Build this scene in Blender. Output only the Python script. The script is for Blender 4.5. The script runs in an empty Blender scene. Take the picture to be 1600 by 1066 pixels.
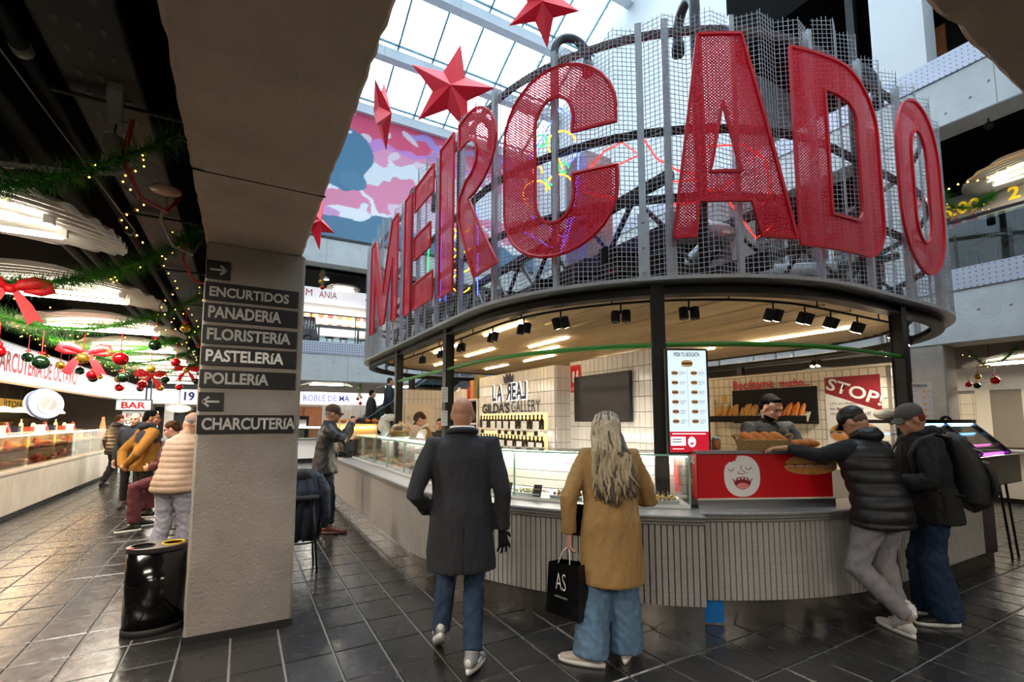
import bpy, bmesh, math, random
import numpy as np
from mathutils import Vector, Matrix
from mathutils.geometry import tessellate_polygon
random.seed(7); rng = np.random.default_rng(7)
PI = math.pi; R = math.radians
sc = bpy.context.scene
col = sc.collection
# ---------------------------------------------------------------- camera
cam_d = bpy.data.cameras.new('camera'); cam = bpy.data.objects.new('camera', cam_d); col.objects.link(cam)
cam.location = (0, 0, 1.6)
cam.rotation_euler = (R(90 + 5.4), 0, R(-29.4))
cam_d.sensor_width = 36; cam_d.lens = 745.6 / 1600 * 36; cam_d.shift_y = (585.5 - 533) / 1600
cam_d.clip_start = .05; cam_d.clip_end = 200
sc.camera = cam
# ---------------------------------------------------------------- view, world
sc.view_settings.view_transform = 'Standard'; sc.view_settings.look = 'None'
sc.view_settings.exposure = 0.72; sc.view_settings.gamma = 1.0; sc.view_settings.use_curve_mapping = False
w = bpy.data.worlds.new('world'); sc.world = w; w.use_nodes = True
bg = w.node_tree.nodes['Background']; bg.inputs[0].default_value = (.80, .91, 1.0, 1); bg.inputs[1].default_value = 7.0
try:
    sc.cycles.max_bounces = 6; sc.cycles.diffuse_bounces = 3; sc.cycles.glossy_bounces = 3
    sc.cycles.transparent_max_bounces = 14; sc.cycles.sample_clamp_indirect = 6
    sc.cycles.caustics_reflective = False; sc.cycles.caustics_refractive = False
except Exception: pass

# ---------------------------------------------------------------- helpers
def C(h, a=1):
    h = h.lstrip('#'); v = [int(h[i:i+2], 16) / 255 for i in (0, 2, 4)]
    return tuple((x / 12.92 if x <= .04045 else ((x + .055) / 1.055) ** 2.4) for x in v) + (a,)
MATS = {}
def M(name, c='#808080', rough=.5, metal=0, var=0, scale=4, bump=0, bscale=60, emit=0, ecol=None, spec=None, stretch=None, rnd=0, trans=0, coat=0):
    if name in MATS: return MATS[name]
    m = bpy.data.materials.new(name); m.use_nodes = True; nt = m.node_tree; n = nt.nodes; L = nt.links
    p = n['Principled BSDF']; cc = C(c) if isinstance(c, str) else c
    p.inputs['Base Color'].default_value = cc; p.inputs['Roughness'].default_value = rough; p.inputs['Metallic'].default_value = metal
    if spec is not None: p.inputs['Specular IOR Level'].default_value = spec
    if coat: p.inputs['Coat Weight'].default_value = coat
    if trans: p.inputs['Transmission Weight'].default_value = trans
    if emit:
        p.inputs['Emission Color'].default_value = C(ecol) if ecol else cc; p.inputs['Emission Strength'].default_value = emit
    co = None
    if var or bump:
        tc = n.new('ShaderNodeTexCoord'); mp = n.new('ShaderNodeMapping'); L.new(tc.outputs['Object'], mp.inputs[0])
        if stretch: mp.inputs['Scale'].default_value = stretch
        if rnd:
            oi = n.new('ShaderNodeObjectInfo'); ml = n.new('ShaderNodeMath'); ml.operation = 'MULTIPLY'; ml.inputs[1].default_value = 37
            L.new(oi.outputs['Random'], ml.inputs[0]); L.new(ml.outputs[0], mp.inputs['Location'])
        co = mp.outputs[0]
    if var:
        t = n.new('ShaderNodeTexNoise'); t.inputs['Scale'].default_value = scale; t.inputs['Detail'].default_value = 6; t.inputs['Roughness'].default_value = .65; L.new(co, t.inputs[0])
        r = n.new('ShaderNodeValToRGB'); e = r.color_ramp.elements
        e[0].position = .3; e[1].position = .7
        e[0].color = tuple(x * (1 - var) for x in cc[:3]) + (1,); e[1].color = tuple(min(1, x * (1 + var)) for x in cc[:3]) + (1,)
        L.new(t.outputs[0], r.inputs[0]); out = r.outputs[0]
        if rnd:
            hs = n.new('ShaderNodeHueSaturation'); mr = n.new('ShaderNodeMapRange'); mr.inputs[3].default_value = 1 - rnd; mr.inputs[4].default_value = 1 + rnd
            L.new(oi.outputs['Random'], mr.inputs[0]); L.new(mr.outputs[0], hs.inputs['Value']); L.new(out, hs.inputs['Color']); out = hs.outputs[0]
        L.new(out, p.inputs['Base Color'])
    if bump:
        t = n.new('ShaderNodeTexNoise'); t.inputs['Scale'].default_value = bscale; t.inputs['Detail'].default_value = 5; L.new(co, t.inputs[0])
        b = n.new('ShaderNodeBump'); b.inputs['Strength'].default_value = bump; b.inputs['Distance'].default_value = .02
        L.new(t.outputs[0], b.inputs['Height']); L.new(b.outputs[0], p.inputs['Normal'])
    MATS[name] = m; return m
def glass(name, tint=(1, 1, 1), refl=.12, alpha=.93, rough=.02):
    m = bpy.data.materials.new(name); m.use_nodes = True; nt = m.node_tree; n = nt.nodes; n.clear()
    o = n.new('ShaderNodeOutputMaterial'); mx = n.new('ShaderNodeMixShader'); t = n.new('ShaderNodeBsdfTransparent'); g = n.new('ShaderNodeBsdfGlossy')
    fr = n.new('ShaderNodeFresnel'); fr.inputs[0].default_value = 1.45
    t.inputs[0].default_value = tuple(x * alpha for x in tint) + (1,); g.inputs['Roughness'].default_value = rough; g.inputs[0].default_value = (1, 1, 1, 1)
    mm = n.new('ShaderNodeMath'); mm.operation = 'MULTIPLY_ADD'; mm.inputs[1].default_value = .8; mm.inputs[2].default_value = refl * .3
    nt.links.new(fr.outputs[0], mm.inputs[0]); nt.links.new(mm.outputs[0], mx.inputs[0]); nt.links.new(t.outputs[0], mx.inputs[1]); nt.links.new(g.outputs[0], mx.inputs[2]); nt.links.new(mx.outputs[0], o.inputs[0])
    MATS[name] = m; return m

def V(*a): return Vector(a[0] if len(a) == 1 else a)
class MB:
    def __init__(s): s.v = []; s.f = []
    def add(s, vs, fs):
        b = len(s.v); s.v.extend([tuple(x) for x in vs]); s.f.extend([tuple(b + i for i in f) for f in fs]); return s
    def box(s, x0, x1, y0, y1, z0, z1):
        return s.add([(x0,y0,z0),(x1,y0,z0),(x1,y1,z0),(x0,y1,z0),(x0,y0,z1),(x1,y0,z1),(x1,y1,z1),(x0,y1,z1)],
                     [(0,3,2,1),(4,5,6,7),(0,1,5,4),(1,2,6,5),(2,3,7,6),(3,0,4,7)])
    def cbox(s, c, sx, sy, sz): return s.box(c[0]-sx/2, c[0]+sx/2, c[1]-sy/2, c[1]+sy/2, c[2]-sz/2, c[2]+sz/2)
    def obox(s, c, a, b, d):   # centre and three half vectors
        c, a, b, d = V(c), V(a), V(b), V(d)
        return s.add([c-a-b-d, c+a-b-d, c+a+b-d, c-a+b-d, c-a-b+d, c+a-b+d, c+a+b+d, c-a+b+d],
                     [(0,3,2,1),(4,5,6,7),(0,1,5,4),(1,2,6,5),(2,3,7,6),(3,0,4,7)])
    def bar(s, p, q, w_, h_, up=(0,0,1)):
        p, q = V(p), V(q); t = (q-p); l = t.length; t.normalize(); u = V(up)
        if abs(t.dot(u)) > .95: u = V(1,0,0)
        r = t.cross(u).normalized(); u = r.cross(t).normalized()
        return s.obox((p+q)/2, t*l/2, r*w_/2, u*h_/2)
    def tube(s, pts, r, n=8, closed=False, caps=True, rot=0):
        P = [V(p) for p in pts]; k = len(P); rr = r if isinstance(r, (list, tuple)) else [r]*k
        prev = None; vs = []; fs = []
        for i in range(k):
            if closed: t = P[(i+1) % k] - P[i-1]
            else: t = P[min(i+1, k-1)] - P[max(i-1, 0)]
            if t.length < 1e-9: t = V(0,0,1)
            t.normalize()
            if prev is None:
                a = V(0,0,1) if abs(t.z) < .9 else V(1,0,0); u = t.cross(a).normalized()
            else:
                u = prev - t*prev.dot(t); u = u.normalized() if u.length > 1e-6 else t.orthogonal().normalized()
            prev = u; v = t.cross(u); rx = rr[i]
            rx, ry = rx if isinstance(rx, tuple) else (rx, rx)
            for j in range(n):
                a = 2*PI*j/n + rot; vs.append(P[i] + u*math.cos(a)*rx + v*math.sin(a)*ry)
        m = k if closed else k-1
        for i in range(m):
            for j in range(n):
                a = i*n+j; b = i*n+(j+1) % n; c_ = ((i+1) % k)*n+(j+1) % n; d = ((i+1) % k)*n+j
                fs.append((a, b, c_, d))
        if caps and not closed:
            fs.append(tuple(range(n-1, -1, -1))); fs.append(tuple((k-1)*n+j for j in range(n)))
        return s.add(vs, fs)
    def loft(s, rings, front=(0,1,0), n=18):
        """rings: (centre, half width, half depth) elliptical sections swept along the centres; rounded closed ends"""
        F = V(front); P = [V(r_[0]) for r_ in rings]; k = len(P); vs = []; fs = []
        for i in range(k):
            t = (P[min(i+1, k-1)] - P[max(i-1, 0)]).normalized()
            f = F - t*F.dot(t)
            if f.length < .05: f = V(0,0,1) - t*t.z
            f.normalize(); r_ = f.cross(t).normalized()
            for j in range(n):
                a = 2*PI*j/n; vs.append(P[i] + r_*math.cos(a)*rings[i][1] + f*math.sin(a)*rings[i][2])
        for i in range(k-1):
            for j in range(n): fs.append((i*n+j, i*n+(j+1) % n, (i+1)*n+(j+1) % n, (i+1)*n+j))
        fs.append(tuple(range(n-1, -1, -1))); fs.append(tuple((k-1)*n+j for j in range(n)))
        return s.add(vs, fs)
    def ball(s, c, r, n=12, m=8, q=None):
        r = r if isinstance(r, (tuple, list)) else (r, r, r); c = V(c); vs = []; fs = []
        for i in range(m+1):
            a = PI*i/m
            for j in range(n):
                b = 2*PI*j/n; p = V(r[0]*math.sin(a)*math.cos(b), r[1]*math.sin(a)*math.sin(b), r[2]*math.cos(a))
                if q is not None: p = q @ p
                vs.append(c + p)
        for i in range(m):
            for j in range(n): fs.append((i*n+j, (i+1)*n+j, (i+1)*n+(j+1) % n, i*n+(j+1) % n))
        return s.add(vs, fs)
    def lathe(s, prof, c=(0,0,0), n=16):
        vs = []; fs = []
        for r_, z in prof:
            for j in range(n): a = 2*PI*j/n; vs.append((c[0]+r_*math.cos(a), c[1]+r_*math.sin(a), c[2]+z))
        k = len(prof)
        for i in range(k-1):
            for j in range(n): fs.append((i*n+j, i*n+(j+1) % n, (i+1)*n+(j+1) % n, (i+1)*n+j))
        fs.append(tuple(range(n-1, -1, -1))); fs.append(tuple((k-1)*n+j for j in range(n)))
        return s.add(vs, fs)
    def prism(s, loops, o, u, v, t):
        """polygon loops (first outer, rest holes) in the u,v plane at o, thickened along u x v by t (front face at o)"""
        o, u, v = V(o), V(u), V(v); nn = u.cross(v).normalized()
        if loops and not isinstance(loops[0][0], (tuple, list)): loops = [loops]
        flat = [p for l in loops for p in l]; b = len(flat)
        tri = tessellate_polygon([[V(p[0], p[1], 0) for p in l] for l in loops])
        vs = [o + u*p[0] + v*p[1] for p in flat] + [o + u*p[0] + v*p[1] - nn*t for p in flat]; fs = []
        for a, b_, c_ in tri:
            A, B, D = [V(*flat[i], 0) for i in (a, b_, c_)]
            if (B-A).cross(D-A).z < 0: a, b_, c_ = a, c_, b_
            fs.append((a, b_, c_)); fs.append((a+b, c_+b, b_+b))
        k = 0
        for l in loops:
            m = len(l)
            for i in range(m): fs.append((k+i, k+b+i, k+b+(i+1) % m, k+(i+1) % m))
            k += m
        return s.add(vs, fs)
    def grid(s, pts):      # 2-D list of points
        a, b = len(pts), len(pts[0]); vs = [p for r_ in pts for p in r_]
        return s.add(vs, [(i*b+j, i*b+j+1, (i+1)*b+j+1, (i+1)*b+j) for i in range(a-1) for j in range(b-1)])
    def mesh(s, name='mesh'):
        me = bpy.data.meshes.new(name); me.from_pydata(s.v, [], s.f); return me
    def build(s, name, m, parent=None, smooth=False, bevel=0, local=False, fix=True):
        me = s.mesh(name)
        if fix or bevel:
            bm = bmesh.new(); bm.from_mesh(me)
            if bevel: bmesh.ops.bevel(bm, geom=[e for e in bm.edges if e.is_manifold and e.calc_face_angle(0) > .5], offset=bevel, segments=2, affect='EDGES', profile=.6)
            if fix: bmesh.ops.recalc_face_normals(bm, faces=bm.faces)
            bm.to_mesh(me); bm.free()
        return link(name, me, m, parent, smooth, local)
def link(name, me, m, parent=None, smooth=False, local=False):
    o = bpy.data.objects.new(name, me); col.objects.link(o)
    if m is not None: me.materials.append(MATS[m] if isinstance(m, str) else m)
    if smooth: me.shade_smooth()
    if parent is not None: setp(o, parent, local)
    return o
def WM(o):
    m = Matrix.LocRotScale(o.location, o.rotation_euler, o.scale)
    return (WM(o.parent) @ o.matrix_parent_inverse @ m) if o.parent else m
def setp(o, parent, local=False):
    o.parent = parent
    if not local: o.matrix_parent_inverse = WM(parent).inverted()
def tag(o, label=None, cat=None, group=None, kind=None):
    if label: o['label'] = label
    if cat: o['category'] = cat
    if group: o['group'] = group
    if kind: o['kind'] = kind
    return o
def thing(name, label, cat, loc=(0,0,0), rz=0, group=None):
    o = bpy.data.objects.new(name, None); col.objects.link(o); o.location = loc; o.rotation_euler = (0,0,rz); o.empty_display_size = .1
    return tag(o, label, cat, group)
def dup(root, loc=None, rz=None, label=None, scale=None):
    def cp(o, par):
        c = o.copy(); col.objects.link(c)
        if par: c.parent = par
        for ch in list(kids.get(o.name, ())): cp(ch, c)
        return c
    kids = {}
    def walk(o):
        kids[o.name] = list(o.children)
        for ch in o.children: walk(ch)
    walk(root); c = cp(root, root.parent)
    if loc is not None: c.location = loc
    if rz is not None: c.rotation_euler = (0, 0, rz)
    if scale is not None: c.scale = scale if isinstance(scale, tuple) else (scale,)*3
    if label: c['label'] = label
    return c
ORD = 'first second third fourth fifth sixth seventh eighth ninth tenth eleventh twelfth thirteenth fourteenth fifteenth sixteenth seventeenth eighteenth nineteenth twentieth'.split()
def nth(k): return ORD[k] if k < 20 else 'twenty-'+ORD[k-20] if k < 29 else 'thirtieth' if k == 29 else 'thirty-'+ORD[k-30] if k < 39 else 'fortieth' if k == 39 else 'forty-'+ORD[k-40]
def struct(o): o['kind'] = 'structure'; return o
def text_mesh(txt, bold=.0, name='lettering'):
    cu = bpy.data.curves.new('t', 'FONT'); cu.body = txt; cu.size = 1; cu.offset = bold; cu.resolution_u = 3; cu.extrude = 0
    ob = bpy.data.objects.new('t', cu); me = bpy.data.meshes.new_from_object(ob); bpy.data.objects.remove(ob); bpy.data.curves.remove(cu)
    return me
def text(txt, o, u, v, W=None, H=None, m='white', parent=None, name='lettering', bold=.015, align='l', depth=.003, arc=None):
    """lettering whose box (W wide, H tall) starts at o, along unit vectors u (reading) and v (up)"""
    me = text_mesh(txt, bold); n = len(me.vertices); a = np.empty(n*3); me.vertices.foreach_get('co', a); a = a.reshape(-1, 3)
    mn, mx = a.min(0), a.max(0); w0, h0 = mx[0]-mn[0], mx[1]-mn[1]
    sy = H/h0 if H else W/w0; sx = W/w0 if W else sy
    if align == 'c': ox = -(w0*sx)/2
    elif align == 'r': ox = -w0*sx
    else: ox = 0
    x = (a[:,0]-mn[0])*sx+ox; y = (a[:,1]-mn[1])*sy
    O, U, W_ = np.array(o), np.array(u, float), np.array(v, float); N = np.cross(U, W_)
    if arc: p = np.array([arc(xx, yy) for xx, yy in zip(x, y)])
    else: p = O + x[:,None]*U + y[:,None]*W_ + N*depth
    me.vertices.foreach_set('co', p.ravel()); me.update()
    return link(name, me, m, parent)
def aim(o, p, q):
    d = V(q)-V(p); o.location = p; o.rotation_euler = d.to_track_quat('-Z', 'Y').to_euler()
def lamp(kind, name, p, power, color=(1,1,1), size=.1, q=None, spot=None, blend=.6, parent=None):
    l = bpy.data.lights.new(name, kind); l.energy = power; l.color = color
    if kind == 'AREA': l.size = size if not isinstance(size, tuple) else size[0]
    elif kind != 'SUN': l.shadow_soft_size = size
    if kind == 'AREA' and isinstance(size, tuple): l.shape = 'RECTANGLE'; l.size_y = size[1]
    if spot: l.spot_size = R(spot); l.spot_blend = blend
    o = bpy.data.objects.new(name, l); col.objects.link(o); o.location = p
    if q is not None: aim(o, p, q)
    if parent is not None: setp(o, parent)
    return o
def arcpts(c, r, a0, a1, n, z=0): return [(c[0]+r*math.cos(R(a0+(a1-a0)*i/n)), c[1]+r*math.sin(R(a0+(a1-a0)*i/n)), z) for i in range(n+1)]

# ---------------------------------------------------------------- materials
M('concrete_beam_brightened', '#cfb9a5', .85, var=.16, scale=2.2, bump=.35, bscale=45)  # browner beam concrete, its colour also lightened to stand in for bounced light
M('concrete', '#978e85', .85, var=.16, scale=2.2, bump=.35, bscale=45)
M('concrete_light', '#c9ccca', .85, var=.10, scale=1.6, bump=.25, bscale=40)
M('plaster', '#dfe2e2', .8, var=.04, scale=1)
M('soffit', '#0b0a09', .95, spec=.1); M('black', '#0c0c0d', .5); M('black_gloss', '#0a0a0b', .12); M('matte_black', '#141414', .85)
M('steel_dark', '#2b2a29', .42, metal=.6, var=.15, scale=6); M('steel', '#b9bcbf', .28, metal=1, var=.05, scale=10)
M('galv', '#bcbfc1', .38, metal=.6, var=.12, scale=14); M('wire', '#d2d4d6', .4, metal=.35)
M('white', '#f2f0ec', .5); M('sign_grey', '#c8c4bf', .6); M('white_gloss', '#eeece7', .15); M('cream', '#e9dfcb', .5)
M('red', '#c8102a', .45); M('bright_red', '#e2081e', .4); M('navy', '#1b2345', .5); M('print_red', '#d5121f', .35)
M('stone', '#8a8886', .35, var=.25, scale=60, bump=.1, bscale=120)
M('rib', '#b3afa9', .62, var=.22, scale=90, bump=.25, bscale=140)
M('kick', '#8d8781', .22, metal=.85, var=.1, scale=6)
M('grout', '#6f6c68', .8); M('wall_tile', '#ece9e2', .12, var=.03, scale=3, rnd=.03); M('tile_grout', '#8d8983', .8)
M('wood_ceiling', '#dcc59e', .55, var=.2, scale=3, stretch=(14, .8, 1), rnd=.12)
M('marble', '#e0d4c4', .25, var=.12, scale=2.5); M('alu', '#c9cbcd', .35, metal=.9)
M('rubber', '#1a1918', .7)
# dark slate floor tile: colour drift plus soft, undulating glaze
m = M('slate', '#2a2928', .16, var=.25, scale=2.2, rnd=.16)
nt = m.node_tree; n_ = nt.nodes; p_ = n_['Principled BSDF']; mp = [x for x in n_ if x.type == 'MAPPING'][0]
t = n_.new('ShaderNodeTexNoise'); t.inputs['Scale'].default_value = 6; t.inputs['Detail'].default_value = 3; nt.links.new(mp.outputs[0], t.inputs[0])
b = n_.new('ShaderNodeBump'); b.inputs['Strength'].default_value = .22; b.inputs['Distance'].default_value = .02; nt.links.new(t.outputs[0], b.inputs['Height']); nt.links.new(b.outputs[0], p_.inputs['Normal'])
t2 = n_.new('ShaderNodeTexNoise'); t2.inputs['Scale'].default_value = 14; nt.links.new(mp.outputs[0], t2.inputs[0])
p_.inputs['Specular IOR Level'].default_value = .85
mr = n_.new('ShaderNodeMapRange'); mr.inputs[3].default_value = .12; mr.inputs[4].default_value = .36; nt.links.new(t2.outputs[0], mr.inputs[0]); nt.links.new(mr.outputs[0], p_.inputs['Roughness'])
glass('glass_green', (.86, .97, .93), .15, .97); glass('glass_clear', (.97, .99, .98), .12, .98); glass('glass_roof', (.93, .97, 1.0), .1, .96); glass('glass_rail', (.55, .65, .66), .3, .9)
# perforated metal sheet (parapets): round holes in rows, dark behind
def perforated(name, c, hole, scale, size):
    m = bpy.data.materials.new(name); m.use_nodes = True; nt = m.node_tree; n = nt.nodes; p = n['Principled BSDF']; L = nt.links
    tc = n.new('ShaderNodeTexCoord'); vo = n.new('ShaderNodeTexVoronoi'); vo.inputs['Scale'].default_value = scale; vo.inputs['Randomness'].default_value = 0
    L.new(tc.outputs['Object'], vo.inputs['Vector']); lt = n.new('ShaderNodeMath'); lt.operation = 'LESS_THAN'; lt.inputs[1].default_value = size; L.new(vo.outputs['Distance'], lt.inputs[0])
    mx = n.new('ShaderNodeMix'); mx.data_type = 'RGBA'; mx.inputs[6].default_value = C(c); mx.inputs[7].default_value = C(hole); L.new(lt.outputs[0], mx.inputs[0]); L.new(mx.outputs[2], p.inputs['Base Color'])
    p.inputs['Roughness'].default_value = .4; p.inputs['Metallic'].default_value = .3; MATS[name] = m
perforated('perforated_grey', '#c3c6d2', '#6d7080', 12, .28)
# perforated red sheet of the big letters: real see-through holes, mapped on the sheet's own UV in metres
def perf_red():
    m = bpy.data.materials.new('red_perforated'); m.use_nodes = True; nt = m.node_tree; n = nt.nodes; p = n['Principled BSDF']; L = nt.links
    p.inputs['Base Color'].default_value = C('#f0122e'); p.inputs['Specular IOR Level'].default_value = .3; p.inputs['Roughness'].default_value = .45; p.inputs['Metallic'].default_value = .0
    uv = n.new('ShaderNodeUVMap'); uv.uv_map = 'sheet'; mp = n.new('ShaderNodeMapping'); mp.inputs['Rotation'].default_value = (0, 0, R(45)); mp.inputs['Scale'].default_value = (1/.021,)*3
    L.new(uv.outputs[0], mp.inputs[0]); fr = n.new('ShaderNodeVectorMath'); fr.operation = 'FRACTION'; L.new(mp.outputs[0], fr.inputs[0])
    sb = n.new('ShaderNodeVectorMath'); sb.operation = 'SUBTRACT'; sb.inputs[1].default_value = (.5, .5, 0); L.new(fr.outputs[0], sb.inputs[0])
    fl = n.new('ShaderNodeVectorMath'); fl.operation = 'MULTIPLY'; fl.inputs[1].default_value = (1, 1, 0); L.new(sb.outputs[0], fl.inputs[0])
    ln = n.new('ShaderNodeVectorMath'); ln.operation = 'LENGTH'; L.new(fl.outputs[0], ln.inputs[0])
    gt = n.new('ShaderNodeMath'); gt.operation = 'GREATER_THAN'; gt.inputs[1].default_value = .23; L.new(ln.outputs['Value'], gt.inputs[0]); L.new(gt.outputs[0], p.inputs['Alpha'])
    MATS['red_perforated'] = m
perf_red()
# ================================================================ SETTING
# ---- floor: slate tiles .313 x .4125 m
TX, TY, X0T, Y0T = .313, .4125, 0.0, 4.03
mb = MB(); mb.box(-9.05, 16.05, -6.05, 24.4, -.25, -.008); floor = struct(mb.build('floor', 'grout'))
def tile_bm(wx, wy):
    b = MB(); g = .0045; c = .006
    x0, x1, y0, y1 = -wx/2+g, wx/2-g, -wy/2+g, wy/2-g
    b.add([(x0,y0,-.01),(x1,y0,-.01),(x1,y1,-.01),(x0,y1,-.01),(x0+c,y0+c,0),(x1-c,y0+c,0),(x1-c,y1-c,0),(x0+c,y1-c,0)],
          [(4,5,6,7),(0,1,5,4),(1,2,6,5),(2,3,7,6),(3,0,4,7)])
    return b
F0 = V(math.sin(R(29.4)), math.cos(R(29.4)), 0); R0 = V(math.cos(R(29.4)), -math.sin(R(29.4)), 0)
def hidden(x, y):
    if -.2 < x < .35 and 4.3 < y < 4.9: return True
    if x > 1.9 and 5.4 < y < 13 and x < 9.5: return True
    if math.hypot(x-5.05, y-5.35) < 3.1: return True
    if 5.05 < x < 7 and 2.3 < y < 6: return True
    return x < -3.5
cells = []
for i in range(-12, 52):
    for j in range(-25, 51):
        x, y = X0T+(i+.5)*TX, Y0T+(j+.5)*TY
        if x > 15.9 or y > 24.5 or y < -5.5: continue
        d = V(x, y, 0); dep = d.dot(F0); lat = d.dot(R0)
        vis = dep > .3 and abs(lat/max(dep, .01)) < 1.14 and dep < 6.5*1.6 and 1.6/max(dep,.01) < .68 and not hidden(x, y)
        cells.append((0 if vis else 1, dep if vis else 0, x, y))
cells.sort()
tm = tile_bm(TX, TY).mesh('tile'); tm.materials.append(MATS['slate'])
rest = MB()
for k, (vv, dep, x, y) in enumerate(cells):
    tl = [random.uniform(-.003, .003) for _ in range(2)]
    if k < 300 and vv == 0:
        o = bpy.data.objects.new('tile', tm); col.objects.link(o); o.location = (x, y, random.uniform(-.0008, .0004)); o.rotation_euler = (tl[0], tl[1], 0); o.parent = floor
    else:
        t_ = tile_bm(TX, TY); rest.add([(x+a, y+b_, c_+a*tl[1]*.6+b_*tl[0]*.6) for a, b_, c_ in t_.v], t_.f)
o = rest.build('tile_field', 'slate', floor, fix=False); o['kind'] = 'stuff'

# ---- rough concrete pillar and beams (edges chipped by hand)
def rough_box(name, x0, x1, y0, y1, z0, z1, m, seg=.12, amp=.012, parent=None):
    me = bpy.data.meshes.new(name); bm = bmesh.new()
    b = MB().box(x0, x1, y0, y1, z0, z1); b_me = b.mesh(); bm.from_mesh(b_me); bpy.data.meshes.remove(b_me)
    bmesh.ops.bevel(bm, geom=list(bm.edges), offset=.018, segments=1, affect='EDGES')
    for ax, a0, a1 in ((0, x0, x1), (1, y0, y1), (2, z0, z1)):
        k = max(1, int((a1-a0)/seg))
        if k > 280: k = 280
        for i in range(1, k):
            co = [0, 0, 0]; co[ax] = a0+(a1-a0)*i/k; no = [0, 0, 0]; no[ax] = 1
            if max(x1-x0, y1-y0, z1-z0) == (a1-a0) or (a1-a0) < 1.2: bmesh.ops.bisect_plane(bm, geom=bm.verts[:]+bm.edges[:]+bm.faces[:], plane_co=co, plane_no=no)
    for v in bm.verts:
        on = sum((abs(v.co.x-x0) < .02 or abs(v.co.x-x1) < .02, abs(v.co.y-y0) < .02 or abs(v.co.y-y1) < .02, abs(v.co.z-z0) < .02 or abs(v.co.z-z1) < .02))
        if on >= 2:
            c_ = V((x0+x1)/2, (y0+y1)/2, (z0+z1)/2); d = c_-v.co
            for ax, s_ in ((0, x1-x0), (1, y1-y0), (2, z1-z0)):
                if s_ > 1.2 and s_ == max(x1-x0, y1-y0, z1-z0): d[ax] = 0
            if d.length: v.co += d.normalized()*abs(random.gauss(0, amp))
    bmesh.ops.recalc_face_normals(bm, faces=bm.faces); bm.to_mesh(me); bm.free()
    return struct(link(name, me, m, parent))
pillar = rough_box('pillar', -.30, .41, 4.24, 4.95, 0, 2.97, 'concrete', amp=.004)
mb = MB(); mb.box(-.305, .415, 4.232, 4.96, 0, .055); mb.build('baseboard', 'rubber', pillar)
beam = rough_box('beam', -.31, .385, -3, 18, 2.965, 3.93, 'concrete_beam_brightened', seg=.07, amp=.006)
mb = MB(); mb.box(-.312, .387, 3.02, 3.03, 2.9635, 2.97); mb.build('joint_line', 'soffit', beam)
beam2 = rough_box('beam_cross', .385, 12, -.1, .60, 2.965, 3.93, 'concrete_beam_brightened', seg=.07, amp=.006)
# ---- left aisle shell
mb = MB(); mb.box(-9, -.31, -6, 24.3, 3.72, 3.93); struct(mb.build('ceiling', 'soffit'))
mb = MB(); mb.box(.385, 16, -6, -.1, 3.72, 3.93); struct(mb.build('ceiling_near', 'soffit'))
mb = MB(); mb.box(-9.1, -9, -6, 24.4, -.3, 3.93); struct(mb.build('wall_left', 'soffit'))
mb = MB(); mb.box(-9, 16, -6.1, -6, -.3, 3.93); struct(mb.build('wall_near', 'concrete'))
mb = MB(); mb.box(-9, 16, 24.3, 24.4, -.3, 3.93); struct(mb.build('wall_back', 'concrete'))
# ---- atrium, upper storeys on the two sides behind the camera
mb = MB(); mb.box(.0, .38, .6, 17.6, 3.93, 13.5); struct(mb.build('wall_atrium_left', 'plaster'))
mb = MB(); mb.box(0, 12, .25, .6, 3.93, 13.5); struct(mb.build('wall_atrium_near', 'plaster'))
# ---- far side
YF = 17.6
def groove_box(name, x0, x1, y0, y1, z0, z1, m, lines=(), ax=0, marks=()):
    o = rough_box(name, x0, x1, y0, y1, z0, z1, m, seg=.3, amp=.004)
    b = MB()
    for g in lines:
        if ax == 0: b.box(g-.006, g+.006, y0-.004, y0+.01, z0+.02, z1-.02)
        else: b.box(x0-.004, x0+.01, g-.006, g+.006, z0+.02, z1-.02)
    for (g, zz) in marks:
        if ax == 0: b.ball((g, y0, zz), (.025, .006, .025), 8, 5)
        else: b.ball((x0, g, zz), (.006, .025, .025), 8, 5)
    if b.v: b.build('formwork_joint', 'concrete', o)
    return o
groove_box('beam_far', -.2, 11.6, YF, YF+.6, 2.93, 3.88, 'concrete_light', (1.0, 3.2, 5.4, 7.6), 0, [(2.2, 3.3), (2.7, 3.6), (3.6, 3.25)])
mb = MB(); mb.box(-.2, 11, YF-.02, YF+.02, 3.88, 4.32); struct(mb.build('trim_1', 'perforated_grey'))
groove_box('beam_far_upper', -.2, 11.6, YF, YF+.6, 7.12, 8.05, 'concrete_light', (2.35, 5.0))
mb = MB(); mb.box(-.5, 16, YF+.6, 24.3, 3.72, 3.93); struct(mb.build('ceiling_far', 'soffit'))
mb = MB(); mb.box(-.5, 16, YF+.6, 24.3, 7.0, 7.2); struct(mb.build('ceiling_far_upper', 'soffit'))
mb = MB(); mb.box(-.5, 16, 24.2, 24.3, 3.93, 7); struct(mb.build('wall_far_upper', 'soffit'))
mb = MB(); mb.box(-.6, -.5, 18.2, 24.3, 3.93, 7); struct(mb.build('wall_far_side', 'soffit'))
mb = MB(); mb.box(-.2, 12, YF-.03, YF+.0, 8.05, 8.13); mb.build('flashing', 'steel_dark', struct(MB().box(-.2, 12, YF, YF+.5, 8.05, 13.6).build('wall_far', 'plaster')))
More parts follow.
